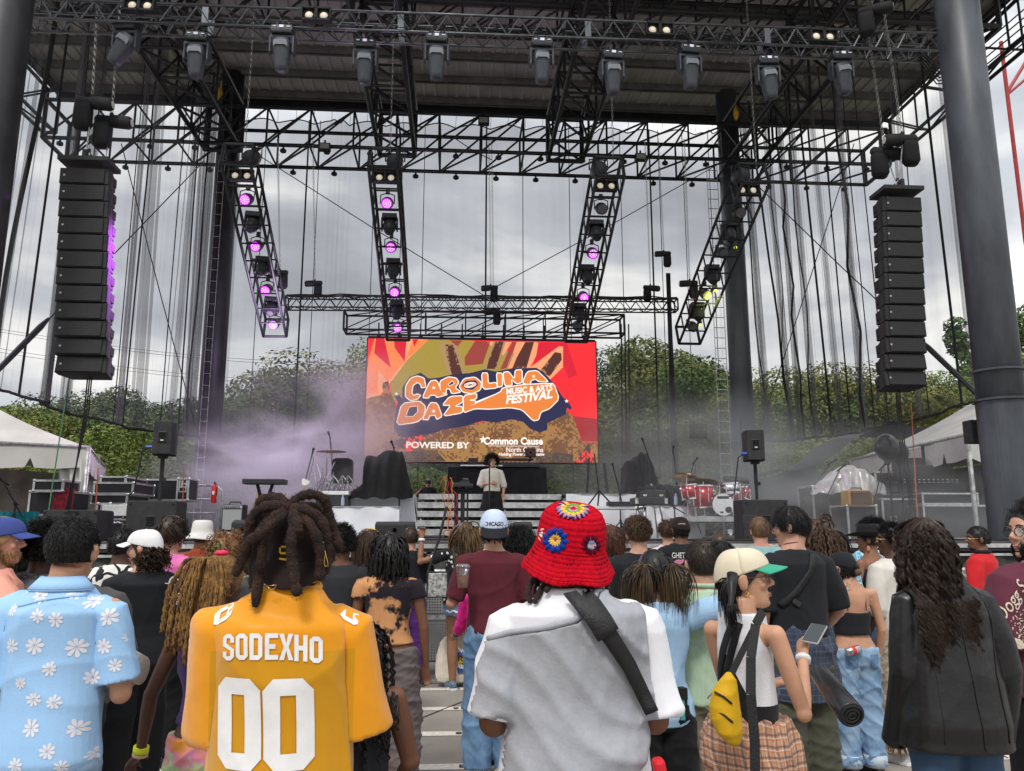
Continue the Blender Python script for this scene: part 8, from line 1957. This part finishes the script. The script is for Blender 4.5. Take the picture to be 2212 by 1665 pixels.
q=person('woman with braids and pink tinted glasses in profile at far left',66,1162,6.4,'mid',w=.9,fem=1,yaw=40,turn=45,face=True,vox=.012)
top(q,C_BLK,hem=1.0,sl=0,off=.01,neck=1.36);bottom(q,C_BPANT,1.0,.012);hair(q,'bob',BLK,n=400,L=.22,r=.006,name='i');glasses(q,mat('rose_frame',(.7,.35,.3),.3))
# ================= left middle
def bucket(q,mt,brim=.155,hgt=.10,dz=.035,crownr=.090):
 m=MB();prof=[(.002,hgt+.012),(crownr*.75,hgt+.008),(crownr*.93,hgt-.01),(crownr,hgt*.4),(crownr*1.05,0),(crownr*1.1,-.006),(brim*.86,-.045),(brim,-.06)]
 m.loft([[Vector((math.cos(a)*r,-.006+math.sin(a)*r*1.12,z+dz+(.006*math.sin(3*a+1) if r>.12 else 0))) for a in [2*PI*i/36 for i in range(36)]] for r,z in prof],caps=False)
 m.xf(q.HM);o_=part('bucket_hat',m,mt,q.T,True);md=o_.modifiers.new('s','SOLIDIFY');md.thickness=.004;return o_
q=person('person in off white bucket hat and rust tie dye hoodie',438,1126,7.2,'mid',w=1.2,vox=.012);top(q,C_RUST,hem=.9,sl=.95,off=.028,srad=.028,sc=.6);bottom(q,C_BPANT,1.0,.012,.3);bucket(q,cloth_mat('off_white_hat',(.62,.61,.58)));hair(q,'fade',BLK,n=200)
m=MB().ell((0,-.075,1.44),(.085,.05,.06));part('hood',m,C_RUST,q.T,True)
q=person('person in white shirt with black line print behind white capped man',268,1140,5.6,'dark',w=1.16,yaw=-5,turn=20,vox=.012);top(q,C_LINE,hem=.88,sl=.48,off=.024,srad=.034,sc=.6);bottom(q,C_BPANT,1.0,.012,.3);hair(q,'fade',BLK,n=700,L=.025)
q=person('woman with ginger curls held up by a green claw clip',492,1152,5.0,'pink',w=.95,fem=1,turn=15,vox=.012);top(q,C_DGRY,hem=.95,sl=.45,off=.014);bottom(q,C_BPANT,1.0,.012);hair(q,'curly',(.34,.16,.06),n=1100,L=.10,r=.0022,lift=1.1,curl=.012,g=.2,name='j',shell_off=.02,c2=(.16,.08,.035))
m=MB();[m.box(q.HM@Vector((-.018+.036*s,-.135,.02)),(.012,.02,.11),(R(6),R(6*(1-2*s)),0)) for s in (0,1)];[m.box(q.HM@Vector((0,-.14,.0+.025*k)),(.05,.018,.010)) for k in (-1,1,2)];part('claw_clip',m,mat('green_clip',(.10,.28,.07),.3),q.T,bevel=.003)
q=person('small person with yellow sleeve between the white cap and pink tee',300,1185,5.9,'light',w=1.0,vox=.013);top(q,cloth_mat('yellow_cloth',(.65,.55,.02)),hem=.9,sl=.5,off=.02);bottom(q,C_DEN,.4,.02);hair(q,'short',MBR,n=300);shoes(q,M_SHB)
q=person('man in charcoal tee with grey jacket tied at his waist, short black hair',738,1131,5.1,'brown',w=1.0,armL='front',armR=((.25,.0,-1),(-.1,.5,-.9)),turn=-10)
top(q,C_BLK2,hem=.9,sl=.40,off=.014,srad=.02,sc=.8);bottom(q,C_BPANT,1.0,.012,.3);w_=skirtwrap(q,cloth_mat('grey_jacket',(.10,.10,.115)),.78,1.03,.03,.08,.012);hair(q,'fade',BLK,n=1200,L=.035,r=.003,curl=.006,name='k')
x,z=.0,.985;tprint(q,w_,'ONE\nOF\nTHEM',712,1330,4,mat('mint_print',(.3,.7,.65),.6,var=0));shoes(q,M_SHB)
q=person('woman with straight brown hair and yellow headband in striped tee',800,1141,6.7,'light',w=.95,fem=1,vox=.012);top(q,C_STRI,hem=.93,sl=.42,off=.014);bottom(q,C_DDEN,1.0,.01);hair(q,'long',MBR,n=800,L=.36,r=.003,name='l',c2=(.035,.02,.012));part('headband',MB().tube([q.HM@Vector((math.cos(a)*.098,.03,.02+math.sin(a)*.115)) for a in [PI*i/16 for i in range(17)]],.006,6),mat('yellow_band',(.7,.5,.1),.5),q.T,True)
q=person('woman in orange and black tie dye sleeveless top and grey cargo trousers',844,1153,5.0,'brown',w=1.06,fem=1,sh=.98,armL=((.20,-.02,-1),(.05,.12,-1)),armR=((.22,-.02,-1),(.06,.15,-1)),hs=1.0)
top(q,C_TIE,hem=1.0,sl=.14,off=.012,srad=.022,sc=.8);bottom(q,C_TAUP,1.0,.02,1.0,1.05,amp=.010,sc=1.3);hair(q,'long',BLK,n=260,L=.17,r=.0085,g=.7,jitter=.25,curl=.004,cfreq=10,seg=12,shrink=.3,lift=.8,name='m',shell_off=.02);shoes(q,M_SHB)
q=person('man in black tee and purple trousers leaning on the crowd barrier',888,1136,8.35,'light',w=.98,vox=.012,armL='front',armR='front',step=.1);top(q,C_BLK,hem=.9,sl=.45,off=.016,srad=.02);bottom(q,C_PUR,1.0,.012,.2);hair(q,'short',DBR,n=500);shoes(q,M_SHB)
q=person('woman with blonde tipped braids raising her arm with a watch at the barrier',1000,1126,8.3,'mid',w=1.08,fem=1,vox=.011,yaw=-15,armL=((.75,.1,-.2),(-.10,.2,1)),armR='front',handL=dict(curl=1.0),hoff=(.03,0,0));top(q,C_SPOT,hem=.88,sl=.30,off=.018,flare=.05);bottom(q,C_DEN,.20,.016,.4,.98,name='shorts');part('lace_hem',MB().tube([Vector((.20*math.cos(a),-.004+.15*math.sin(a),.80+.010*math.sin(a*16))) for a in [2*PI*i/60 for i in range(61)]],.012,6),M_WHT,q.T,True)
hair(q,'long',(.16,.09,.03),n=260,L=.42,r=.008,g=.75,jitter=.2,curl=.004,shrink=.3,name='n',c2=(.02,.012,.01),shell_off=.015);shoes(q,M_SHN)
S_,E_,W_,u,f=q.arm[-1];part('watch',MB().tube([W_-f*.03,W_-f*.005],.035,14),M_WHT,q.T,True)
t=thing('clear_handbag','clear plastic handbag with black strap hanging at the barrier woman','bag',P(944,1262,8.0),R(10));part('pouch',MB().box((0,0,0),(.20,.06,.24)),mat('clear_vinyl',(.5,.52,.5),.15,.3,.6,30,.8,20),t,bevel=.02)
part('trim',MB().tube([(-.1,-.03,.12),(.1,-.03,.12),(.1,-.03,-.12),(-.1,-.03,-.12),(-.1,-.03,.12)],.008,5),M_BLKM,t);part('strap',MB().tube([(-.09,0,.12),(.02,.02,.45),(.09,.05,.75)],.014,5),M_STRAP,t)
t=thing('tote_bag','cream tote printed YOUR RIGHTS leaning on the barrier foot','bag',P(985,1440,8.45),R(8));t.location.z=.05
me=remesh(MB().loft([[Vector((math.cos(a)*w_,math.sin(a)*d_,z_)) for a in [2*PI*i/20 for i in range(20)]] for z_,w_,d_ in ((0,.19,.09),(.05,.21,.10),(.25,.20,.07),(.38,.17,.03),(.44,.12,.02))]),.012,2,'pouch');me.materials.append(mat('tote_canvas',(.70,.63,.52)));setsmooth(me);wrinkle(me,.01,3,1.5);tb=part('pouch',me,None,t)
m=MB().box((.06,-.095,.30),(.18,.006,.06),(R(-12),R(-14),0)).box((.09,-.105,.14),(.18,.006,.06),(R(-4),R(-14),0));part('print_panel',m,mat('print_blue',(.02,.09,.35),.6),t);part('print_panel',MB().box((.07,-.10,.22),(.18,.006,.05),(R(-8),R(-14),0)),mat('print_yellow',(.7,.5,.05),.6),t)
for tx,xx,zz in (('KNOW',.06,.30),('YOUR',.07,.22),('RIGHTS',.09,.14)):
 m=mesh_from_text(tx,.055,.002);m.xf(Matrix.Translation((xx,-.111,zz))@Matrix.Rotation(R(14),4,'Y')@Matrix.Rotation(R(84),4,'X'));part('lettering',m,M_TXW if tx!='YOUR' else M_TXB,t)
part('handle',MB().tube([(-.08,0,.42),(-.05,0,.58),(.04,0,.58),(.08,0,.42)],.01,5),mat('tote_canvas',(.70,.63,.52)),t)
# ================= centre
q=person('man in pale blue CHICAGO cap worn backwards and maroon tee',1067,1102,5.35,'tan',w=1.05,sh=1.03,armL=((.35,.05,-1),(-.35,.8,.35)),armR=((.22,.0,-1),(-.2,.7,-.5)),hs=1.08)
top(q,C_MAR,hem=.93,sl=.42,off=.014,cloth=1.0,srad=.02,sc=.8);bottom(q,C_DEN,1.0,.014,.5,.98);shoes(q,M_SHW);hair(q,'fade',BLK,n=300,region='low')
cr,Mx_=ballcap(q,cloth_mat('pale_blue_mesh',(.52,.62,.78),bs=260,bump=.6),C_BLK,back=True,tilt=-6,hi=1.04,bdroop=60);tprint(q,cr,'CHICAGO',1067,1132,8.6,mat('cap_letter',(.06,.01,.02),.7,var=0),.76,offs=.05,lift=.005,sub=.02)
st_m=pix(q,[(1074+6*math.cos(a),1153+4*math.sin(a)) for a in [2*PI*i/14 for i in range(14)]]);bo=[c_ for c_ in COL.objects if c_.parent is cr and c_.name.startswith('brim')][0];decal(q,bo,st_m,M_SILD,'brim_sticker',.004,.02)
t=thing('drink_cup','clear plastic cup of orange drink held by the maroon shirted man','cup',P(1000,1248,5.1));part('cup',MB().lathe((0,0,-.06),[(.032,0),(.042,.12),(.045,.125)],18),mat('clear_cup',(.8,.8,.8),.1,var=0,trans=.8),t,True);part('drink',MB().lathe((0,0,-.055),[(.030,0),(.037,.075)],18),mat('orange_drink',(.6,.15,.03),.3),t,True);part('lid',MB().lathe((0,0,.065),[(.046,0),(.046,.008),(.03,.02)],18),mat('clear_cup',(.8,.8,.8),.1),t,True)
q=person('woman with big loose black curls right of the maroon tee',1118,1150,6.4,'mid',w=.9,fem=1,vox=.013);top(q,C_BLK,hem=.95,sl=.4,off=.014);bottom(q,C_DDEN,1.0,.01);hair(q,'afro',BLK,n=1500,L=.14,g=.45,name='o',curl=.010)
q=person('child in hot pink hoodie reaching out behind the maroon shirted man',1046,1205,6.0,'light',w=.9,vox=.013,armL=((.12,.5,-1),(.22,.9,-.5)),handL=dict(curl=.3));top(q,mat('hot_pink_hoodie',(.8,.02,.28),.8),hem=.92,sl=.92,off=.02,srad=.02);bottom(q,C_DDEN,1.0,.012);hair(q,'bob',MBR,n=400,L=.2);shoes(q,M_SHW)
S_,E_,W_,u,f=q.arm[-1];part('wristband',MB().tube([W_-f*.05,W_-f*.02],.036,14),mat('neon_yellow',(.75,.85,.02),.4,var=0),q.T,True);part('arm_warmer',MB().tube([W_-f*.018,W_+f*.03],.034,14),C_NPLAID,q.T,True)
q=person('person in olive joggers hidden behind the red crochet hat',1150,1192,5.65,'brown',w=1.0,vox=.014,stance=.32,armL='front',armR='front');top(q,C_BLK,hem=.9,sl=.4,off=.014);bottom(q,C_OLV,.95,.014,.5,amp=.012);shoes(q,M_SHB,big=1.1);hair(q,'fade',BLK,n=200)
q=person('child with black braids and black tank top crouching right of the mustard jersey',772,1338,2.75,'brown',w=1.0,fem=0,armL='front',armR=((.28,-.02,-1),(-.20,.55,-.8)),vox=.007,aw=1.15,yaw=-12,hs=1.15)
top(q,C_BLK2,hem=.9,sl=0,off=.010,neck=1.36,amp=.005);bottom(q,C_BPANT,.6,.03,1.0,1.02,amp=.012);hair(q,'long',BLK,n=140,L=.34,r=.009,g=.7,curl=.006,cfreq=24,shrink=.3,name='p',seg=26)
q=person('woman with auburn bob and beige lace top behind the red hat',1322,1132,7.0,'light',w=.92,fem=1,vox=.013);top(q,C_CRMP,hem=.95,sl=.25,off=.010,neck=1.42);bottom(q,C_DDEN,1.0,.01);hair(q,'bob',(.085,.035,.022),n=600,L=.22,name='r')
q=person('man in black tee with short wavy brown hair beside the red hat',1378,1113,5.6,'light',w=1.08,armL='front',armR='front');top(q,C_BLK,hem=.92,sl=.45,off=.018,srad=.03);bottom(q,C_DDEN,1.0,.012,.3);hair(q,'messy',MBR,n=1300,L=.045,name='s',lift=.9,curl=.006);shoes(q,M_SHB)
q=person('woman with two streaked ponytails in light denim shirt hugging the green shirted man',1412,1184,3.58,'light',w=.92,fem=1,al=.86,armL='front',armR=((1.0,-.32,.34),(.35,.9,.10)),handR=dict(curl=.4));top(q,C_CHAM,hem=.86,sl=1.15,off=.022,srad=.026,sc=.9,flr=1.1);bottom(q,C_BPANT,1.0,.012,.6);hair(q,'bob',BLK,n=500,L=.06,g=.4,name='t',shell_off=.012);shoes(q,M_SHB)
hm_=MB()
for s in (-1,1):
 pc=q.HM@Vector((s*.070,-.085,.045));A,r,sd,shr=strands(Matrix.Identity(4),380,.27,.0021,9,g=.95,jitter=.12,seg=10,push=False,rad=(.016,.016,.014),center=(0,0,0),Lvar=.2);A[:,:,0]+=s*.02*np.sin(np.linspace(0,2.2,A.shape[1]))[None,:];strands_mesh(hm_,A,r,sd,shr,Matrix.Translation(pc))
part('ponytail',hm_,hair_mat('streak',(.13,.085,.04),(.012,.010,.009)),q.T,True)
t=thing('handbag','small black chain strap handbag hanging right of the grey sweatshirt','bag',P(1456,1520,3.5),0);part('pouch',MB().box((0,0,0),(.11,.05,.14)),mat('black_patent',(.012,.012,.013),.2),t,bevel=.015);part('stripe',MB().box((.028,-.027,0),(.02,.004,.12)),mat('teal_trim',(.05,.3,.32),.4),t)
m=MB();chain(m,(0,0,.07),P(1440,1300,3.9)-t.location,.010);part('strap',m,M_GOLD,t);part('flap',MB().box((0,-.028,.045),(.105,.01,.05)),mat('black_patent',(.012,.012,.013),.2),t,bevel=.004)
q=person('man in sage green linen shirt and khaki trousers with parted dark hair',1515,1163,3.75,'light',w=1.12,sh=1.0,armL='low',armR='front');g_=top(q,C_GRN,hem=.90,sl=.45,off=.022,cloth=1.05,srad=.034,sc=.9,amp=.007);bottom(q,C_KHA,1.0,.014,.6,1.0,amp=.010,sc=1.4);hair(q,'short',(.030,.020,.014),n=2400,L=.035,r=.0016,name='u',crown=(.01,-.05,.11));shoes(q,M_SHB)
part('collar',MB().tube([Vector((.070*math.cos(a),-.012+.064*math.sin(a),1.492)) for a in [PI+PI*i/16 for i in range(17)]],.012,6),C_GRN,g_,True)
q=person('man in brown cap and black tee printed GHETTO with pink lips',1469,1114,7.6,'brown',w=1.0,vox=.012,armL='front',armR='front',turn=-8);g_=top(q,C_BLK,hem=.9,sl=.45,off=.016,srad=.024);bottom(q,C_BPANT,1.0,.012);hair(q,'fade',BLK,n=300,region='low');cr,_m=ballcap(q,M_CAPB,M_CAPB)
tprint(q,g_,'GHETTO S',1476,1200,12,M_TXW,.62,offs=.01);tprint(q,g_,'MIND',1494,1220,9,M_TXW,.7);decal(q,g_,pix(q,[(1454,1216),(1460,1209),(1466,1208),(1470,1209),(1474,1207),(1478,1209),(1474,1216),(1467,1220),(1460,1219)]),mat('print_pink',(.7,.25,.4),.7),'print')
m=MB();[m.join(pix(q,pl_)) for cx,cy in ((1461,1236),(1472,1240),(1481,1240)) for pl_ in ([(cx+5*math.cos(a),cy-5+5*math.sin(a)) for a in [2*PI*i/10 for i in range(10)]],[(cx-2,cy),(cx+2,cy),(cx+5,cy+14),(cx-1,cy+16)])];decal(q,g_,m,M_TXW,'print');tprint(q,cr,'Baby Mondays',1473,1131,2.6,M_TXW,.8,lift=.004)
q=person('curly brown haired person in pink striped shirt left of the brown cap',1441,1123,8.3,'light',w=.95,vox=.014);top(q,C_PSTR,hem=.9,sl=.5,off=.018);bottom(q,C_DDEN,1.0,.012);hair(q,'messy',MBR,n=600,L=.06,lift=.9,curl=.008)
q=person('brown haired person filming low behind the drum riser view',1553,1151,8.3,'light',w=.95,vox=.014);top(q,C_BLK,hem=.9,sl=.5,off=.018);bottom(q,C_DDEN,1.0,.012);hair(q,'short',MBR,n=400)
q=person('person with straight black hair between green shirt and beige cap',1557,1165,5.9,'light',w=.95,fem=1,vox=.013);top(q,C_BLK,hem=.9,sl=.5,off=.018);bottom(q,C_DDEN,1.0,.012);hair(q,'long',BLK,n=700,L=.3)
# ================= right middle
q=person('sandy haired man in teal tee filming the stage with a phone',1640,1114,6.9,'pink',w=1.1,yaw=12,vox=.012,armL='phone',armR=((.45,.5,-.25),(-.6,.5,.5)),turn=-10);top(q,C_TEA,hem=.9,sl=.45,off=.018,srad=.03);bottom(q,C_DDEN,1.0,.012);hair(q,'short',LBR,n=900,L=.04,name='v')
t=thing('phone','dark phone held up by the sandy haired man in teal','phone',P(1622,1122,7.25));part('case',MB().box((0,0,0),(.15,.01,.075)),M_PLA,t,bevel=.004)
q=person('tall young man with glasses in black tee, crossbody strap and navy plaid wrap',1706,1088,4.6,'light',w=1.06,sh=1.0,turn=-50,yaw=-8,nod=-8,armL=((.12,-.02,-1),(.02,.35,-1)),armR='low',face=True,hs=.98)
g_=top(q,C_BLK,hem=.98,sl=.45,off=.018,cloth=1.03,srad=.030,sc=.7);skirtwrap(q,C_NPLAID,.62,1.02,.026,.10,.013);bottom(q,C_OLV,1.0,.014,.7);glasses(q,M_BLKM);hair(q,'curtain',BLK,n=2200,L=.075,r=.0018,name='w',crown=(0,-.02,.12),front=.7);shoes(q,M_SHB)
ribbon(q,g_,[L2(q,1760,1196),L2(q,1745,1235),L2(q,1712,1280),L2(q,1686,1310)],.038,M_STRAP);part('buckle',MB().box((-.075,-.135,1.17),(.05,.012,.03),(0,R(35),0)),M_PLA,q.T,bevel=.003)
part('cord',MB().tube([Vector((.058*math.cos(a),-.008+.056*math.sin(a),1.498+.012*math.sin(a)*-1)) for a in [2*PI*i/24 for i in range(25)]],.0022,5),mat('brown_cord',(.12,.05,.02),.6),q.T,True)
q=person('woman with long brown wavy hair and sunglasses on her head',1762,1120,5.6,'light',w=.95,fem=1,vox=.012,yaw=5);top(q,C_BLK,hem=.9,sl=.4,off=.014);bottom(q,C_DDEN,1.0,.012);hair(q,'wavy',MBR,n=1000,L=.40,r=.003,curl=.006,name='x');m=MB().box(q.HM@Vector((0,.02,.125)),(.12,.03,.02));part('sunglasses',m,M_BLKM,q.T,bevel=.004)
q=person('woman with straight black hair right of the brown wavy hair',1795,1141,6.6,'light',w=.9,fem=1,vox=.013);top(q,C_WAVE,hem=.9,sl=.4,off=.014);bottom(q,C_DDEN,1.0,.012);hair(q,'long',BLK,n=700,L=.32)
q=person('woman in black cap, strappy black top and cuffed light jeans with shoulder tattoo',1829,1186,5.25,'tan',w=1.04,fem=1,sh=.97,armL=((.14,-.02,-1),(.05,.2,-1)),armR=((.20,-.02,-1),(.02,.4,-1)),turn=-35,nod=-8,hs=1.04,hoff=(-.03,.02,-.02))
g_=top(q,C_BLK,hem=1.07,sl=0,off=.008,neck=1.27,name='cami_top',amp=.002);jn_=bottom(q,C_DENL,.98,.012,.45,1.04,amp=.009,sc=1.3,name='jeans')
for s in (-1,1):part('strap',MB().tube([(s*.075,-.098,1.26),(s*.085,-.085,1.38),(s*.09,-.02,1.455)],.004,5),C_BLK,g_)
for s in (-1,1):part('cuff',MB().lathe(q.leg[s][2]+Vector((0,0,.055)),[(.085,-.05),(.09,0),(.088,.04)],24),cloth_mat('denim_inside',(.50,.58,.66)),jn_,True)
decal(q,jn_,flat([(-.13,.93),(-.035,.93),(-.035,.83),(-.082,.81),(-.13,.83)]),C_DEN,'back_pocket',.004,.03);decal(q,jn_,flat([(.055,.93),(.14,.93),(.14,.83),(.10,.81),(.055,.83)]),C_DEN,'back_pocket',.004,.03)
ballcap(q,C_BLK,C_BLK);hair(q,'messy',BLK,n=500,L=.07,region='low',name='y');shoes(q,M_SHB,M_BLKM,1.1);part('hair_bun',MB().ell(q.HM@Vector((0,-.115,-.04)),(.035,.03,.03)),hair_mat('bun',(.10,.06,.03)),q.T,True)
wdecal(q,q.body,strokes(40,1822,1270,9,7,.45,(1.5,4)),mat('tattoo_ink',(.05,.06,.07),.6),.0015,name='tattoo')
t=thing('drink_can','silver can tucked in the light jeans back pocket','can',q.M@Vector((-.085,-.155,.965)));t.rotation_euler=(R(0),R(75),R(0));part('can',MB().lathe((0,0,0),[(.02,-.05),(.026,-.045),(.026,.045),(.02,.05)],16),mat('can_metal',(.5,.5,.55),.25,.8,.3,30),t,True)
part('band',MB().lathe((0,0,0),[(.0265,-.012),(.0265,.012)],16),mat('can_red',(.6,.03,.03),.3),t)
q=person('woman in black cowboy hat and black tank with back tattoo',1876,1136,6.9,'mid',w=1.12,fem=1,yaw=-30,turn=-28,face=True,vox=.012);top(q,C_BLK,hem=.95,sl=0,off=.010,neck=1.36);bottom(q,C_DDEN,1.0,.012);hair(q,'fade',BLK,n=200)
m=MB();m.loft([[Vector((math.cos(a)*r,-.006+math.sin(a)*r*1.2,z+(.045*abs(math.cos(a))**3 if r>.15 else 0))) for a in [2*PI*i/36 for i in range(36)]] for r,z in ((.002,.145),(.05,.150),(.075,.155),(.085,.12),(.092,.06),(.098,.045),(.15,.040),(.19,.045))],caps=False);m.xf(q.HM);o_=part('cowboy_hat',m,cloth_mat('black_felt',(.012,.012,.014)),q.T,True);md=o_.modifiers.new('s','SOLIDIFY');md.thickness=.005
part('hat_band',MB().lathe((0,0,0),[(.097,.050),(.100,.052),(.099,.062),(.095,.062)],24).xf(q.HM),M_SILD,q.T);part('earring',MB().ell(q.HM@Vector((-.088,0,-.075)),(.004,.018,.024)),mat('peach_earring',(.7,.3,.15),.4),q.T,True)
q=person('person with round black afro and white sunglasses behind the cowboy hat',1884,1124,7.8,'brown',w=.95,fem=1,turn=-60,vox=.013,face=True);top(q,C_WAVE,hem=.9,sl=.4,off=.014);bottom(q,C_DDEN,1.0,.012);hair(q,'afro',BLK,n=1200,L=.07);glasses(q,M_WHT,True)
q=person('man in cream ribbed tee and lace cream trousers with gold rim glasses',1924,1128,5.55,'dark',w=1.0,yaw=-18,turn=-50,armL=((.15,.0,-1),(-.1,.5,-.8)),armR='low',face=True);top(q,C_CRM,hem=.88,sl=.52,off=.022,cloth=1.05,srad=.035,sc=.6);bottom(q,C_CRMP,1.0,.014,.9);hair(q,'fade',BLK,n=1500,L=.03,r=.0026,curl=.004,name='z');glasses(q,M_GOLD,True);shoes(q,M_SHW)
q=person('bearded man in red shirt with dark collar and clear glasses at right',2112,1135,7.0,'brown',w=1.05,yaw=-40,turn=-35,face=True,vox=.012);top(q,C_RED,hem=.9,sl=.48,off=.02,srad=.03);bottom(q,C_BPANT,1.0,.012);hair(q,'fade',BLK,n=900,L=.015);glasses(q,M_GOLD);bm_=MB().ell((0,.050,-.085),(.046,.040,.042));bm_.xf(q.HM);part('beard',bm_,hair_mat('beard4',BLK),q.T,True);part('collar',MB().tube([Vector((.072*math.cos(a),-.01+.066*math.sin(a),1.485)) for a in [2*PI*i/16 for i in range(17)]],.018,6),C_BLK,q.T,True)
# ================= on stage
q=person('singer with big curly hair in cream shirt and black trousers at the microphone',1063,981,16.6,'tan',zb=SZ,w=.98,yaw=178,turn=-8,armL=((.30,.05,-1),(-.10,.10,-1)),armR=((.30,.12,-1),(-1,.45,.10)),face=True,vox=.010,hh=.05,handR=dict(curl=.4,up=(0,1,.2)))
top(q,C_LIN,hem=.97,sl=.62,off=.022,cloth=1.0,srad=.026,sc=.9);bottom(q,C_BPANT,1.0,.016,1.6,1.04);hair(q,'afro',(.018,.014,.012),n=1300,L=.085,name='sg');shoes(q,M_SHB)
part('collar',MB().tube([(-.03,.095,1.40),(-.068,.03,1.475),(-.05,-.05,1.49),(.05,-.05,1.49),(.068,.03,1.475),(.03,.095,1.40)],.010,6),C_LIN,q.T,True)
mic_stand('straight microphone stand right in front of the singer',1057,1005,16.2,straight=True)
q=person('photographer in glasses and dark shirt raising a camera behind the stairs',925,1032,19.0,'pink',zb=SZ,w=1.05,yaw=172,face=True,vox=.014,armR=((.55,.35,-.5),(-.6,.55,.75)),armL='low');top(q,C_BLK2,hem=.9,sl=.45,off=.018);bottom(q,C_BPANT,1.0,.012);hair(q,'short',(.3,.27,.22),n=300);glasses(q);part('badge',MB().box((.03,.135,1.16),(.07,.01,.10)),mat('badge_pink',(.7,.4,.3),.6),q.T)
t=thing('camera','black camera at the photographer face behind the stairs','camera',P(925,1041,18.8));part('body',MB().box((0,0,0),(.13,.06,.08)),M_PLA,t,bevel=.01);part('lens',MB().cyl((0,-.03,0),(0,-.12,0),.035,16),M_PLA,t,True)
# ================================================================== SMOKE
def smoke(label,c,r,dens,col,seed,scale=1.1,rot=0):
 M=bpy.data.materials.new('smoke');M.use_nodes=True;t=M.node_tree;t.nodes.clear()
 o=N(t,'ShaderNodeOutputMaterial');pv=N(t,'ShaderNodeVolumePrincipled');pv.inputs['Color'].default_value=(*col,1);pv.inputs['Anisotropy'].default_value=.2
 tc=N(t,'ShaderNodeTexCoord');L_=N(t,'ShaderNodeVectorMath',operation='LENGTH');ln(t,tc.outputs['Object'],L_.inputs[0])
 fo=N(t,'ShaderNodeMapRange',interpolation_type='SMOOTHSTEP');fo.inputs[1].default_value=1.0;fo.inputs[2].default_value=0.25;fo.inputs[3].default_value=0;fo.inputs[4].default_value=1;ln(t,L_.outputs['Value'],fo.inputs[0])
 mp=N(t,'ShaderNodeMapping');mp.inputs['Location'].default_value=(seed*3.1,seed,0);ln(t,tc.outputs['Object'],mp.inputs[0])
 nz=N(t,'ShaderNodeTexNoise',i_Scale=scale,i_Detail=4.0,i_Roughness=.55,i_Distortion=.6);ln(t,mp.outputs[0],nz.inputs[0])
 nr_=N(t,'ShaderNodeMapRange');nr_.inputs[1].default_value=.44;nr_.inputs[2].default_value=.64;nr_.inputs[3].default_value=.04;nr_.inputs[4].default_value=1.7;ln(t,nz.outputs[0],nr_.inputs[0])
 mu=N(t,'ShaderNodeMath',operation='MULTIPLY');ln(t,fo.outputs[0],mu.inputs[0]);ln(t,nr_.outputs[0],mu.inputs[1])
 m2=N(t,'ShaderNodeMath',operation='MULTIPLY',n_1=dens);ln(t,mu.outputs[0],m2.inputs[0]);ln(t,m2.outputs[0],pv.inputs['Density']);ln(t,pv.outputs[0],o.inputs['Volume'])
 mb=MB().ell((0,0,0),(1,1,1),nu=20,nv=12);ob=part('smoke',mb,M,None,True);ob.location=c;ob.scale=r;ob.rotation_euler=(0,rot,0)
 tag(ob,label,'smoke',kind='stuff');return ob
smoke('thin purple grey stage smoke drifting left of the screen',P(630,985,18.6),(4.8,1.9,2.5),.60,(.90,.86,.93),1,1.7,R(-20))
smoke('denser lilac smoke above the left keyboard',P(580,1020,16.2),(2.6,1.4,1.35),1.1,(.92,.90,.95),2,1.9)
smoke('pale smoke around the drum kit and right column',P(1500,1010,18.0),(4.2,2.0,2.3),.38,(.88,.92,.94),3,1.5)
smoke('grey smoke veil in front of the right tent gear',P(1850,1090,12.6),(4.6,1.3,1.6),.42,(.90,.92,.93),4,1.3)
smoke('faint smoke in front of the trees behind the screen',P(1150,960,25.5),(13,1.6,4.2),.10,(.9,.9,.92),5,1.4)
S.cycles.volume_step_rate=2.0;S.cycles.volume_max_steps=64;S.cycles.volume_bounces=1
S.cycles.max_bounces=8;S.cycles.transparent_max_bounces=16;S.cycles.diffuse_bounces=3;S.cycles.glossy_bounces=3
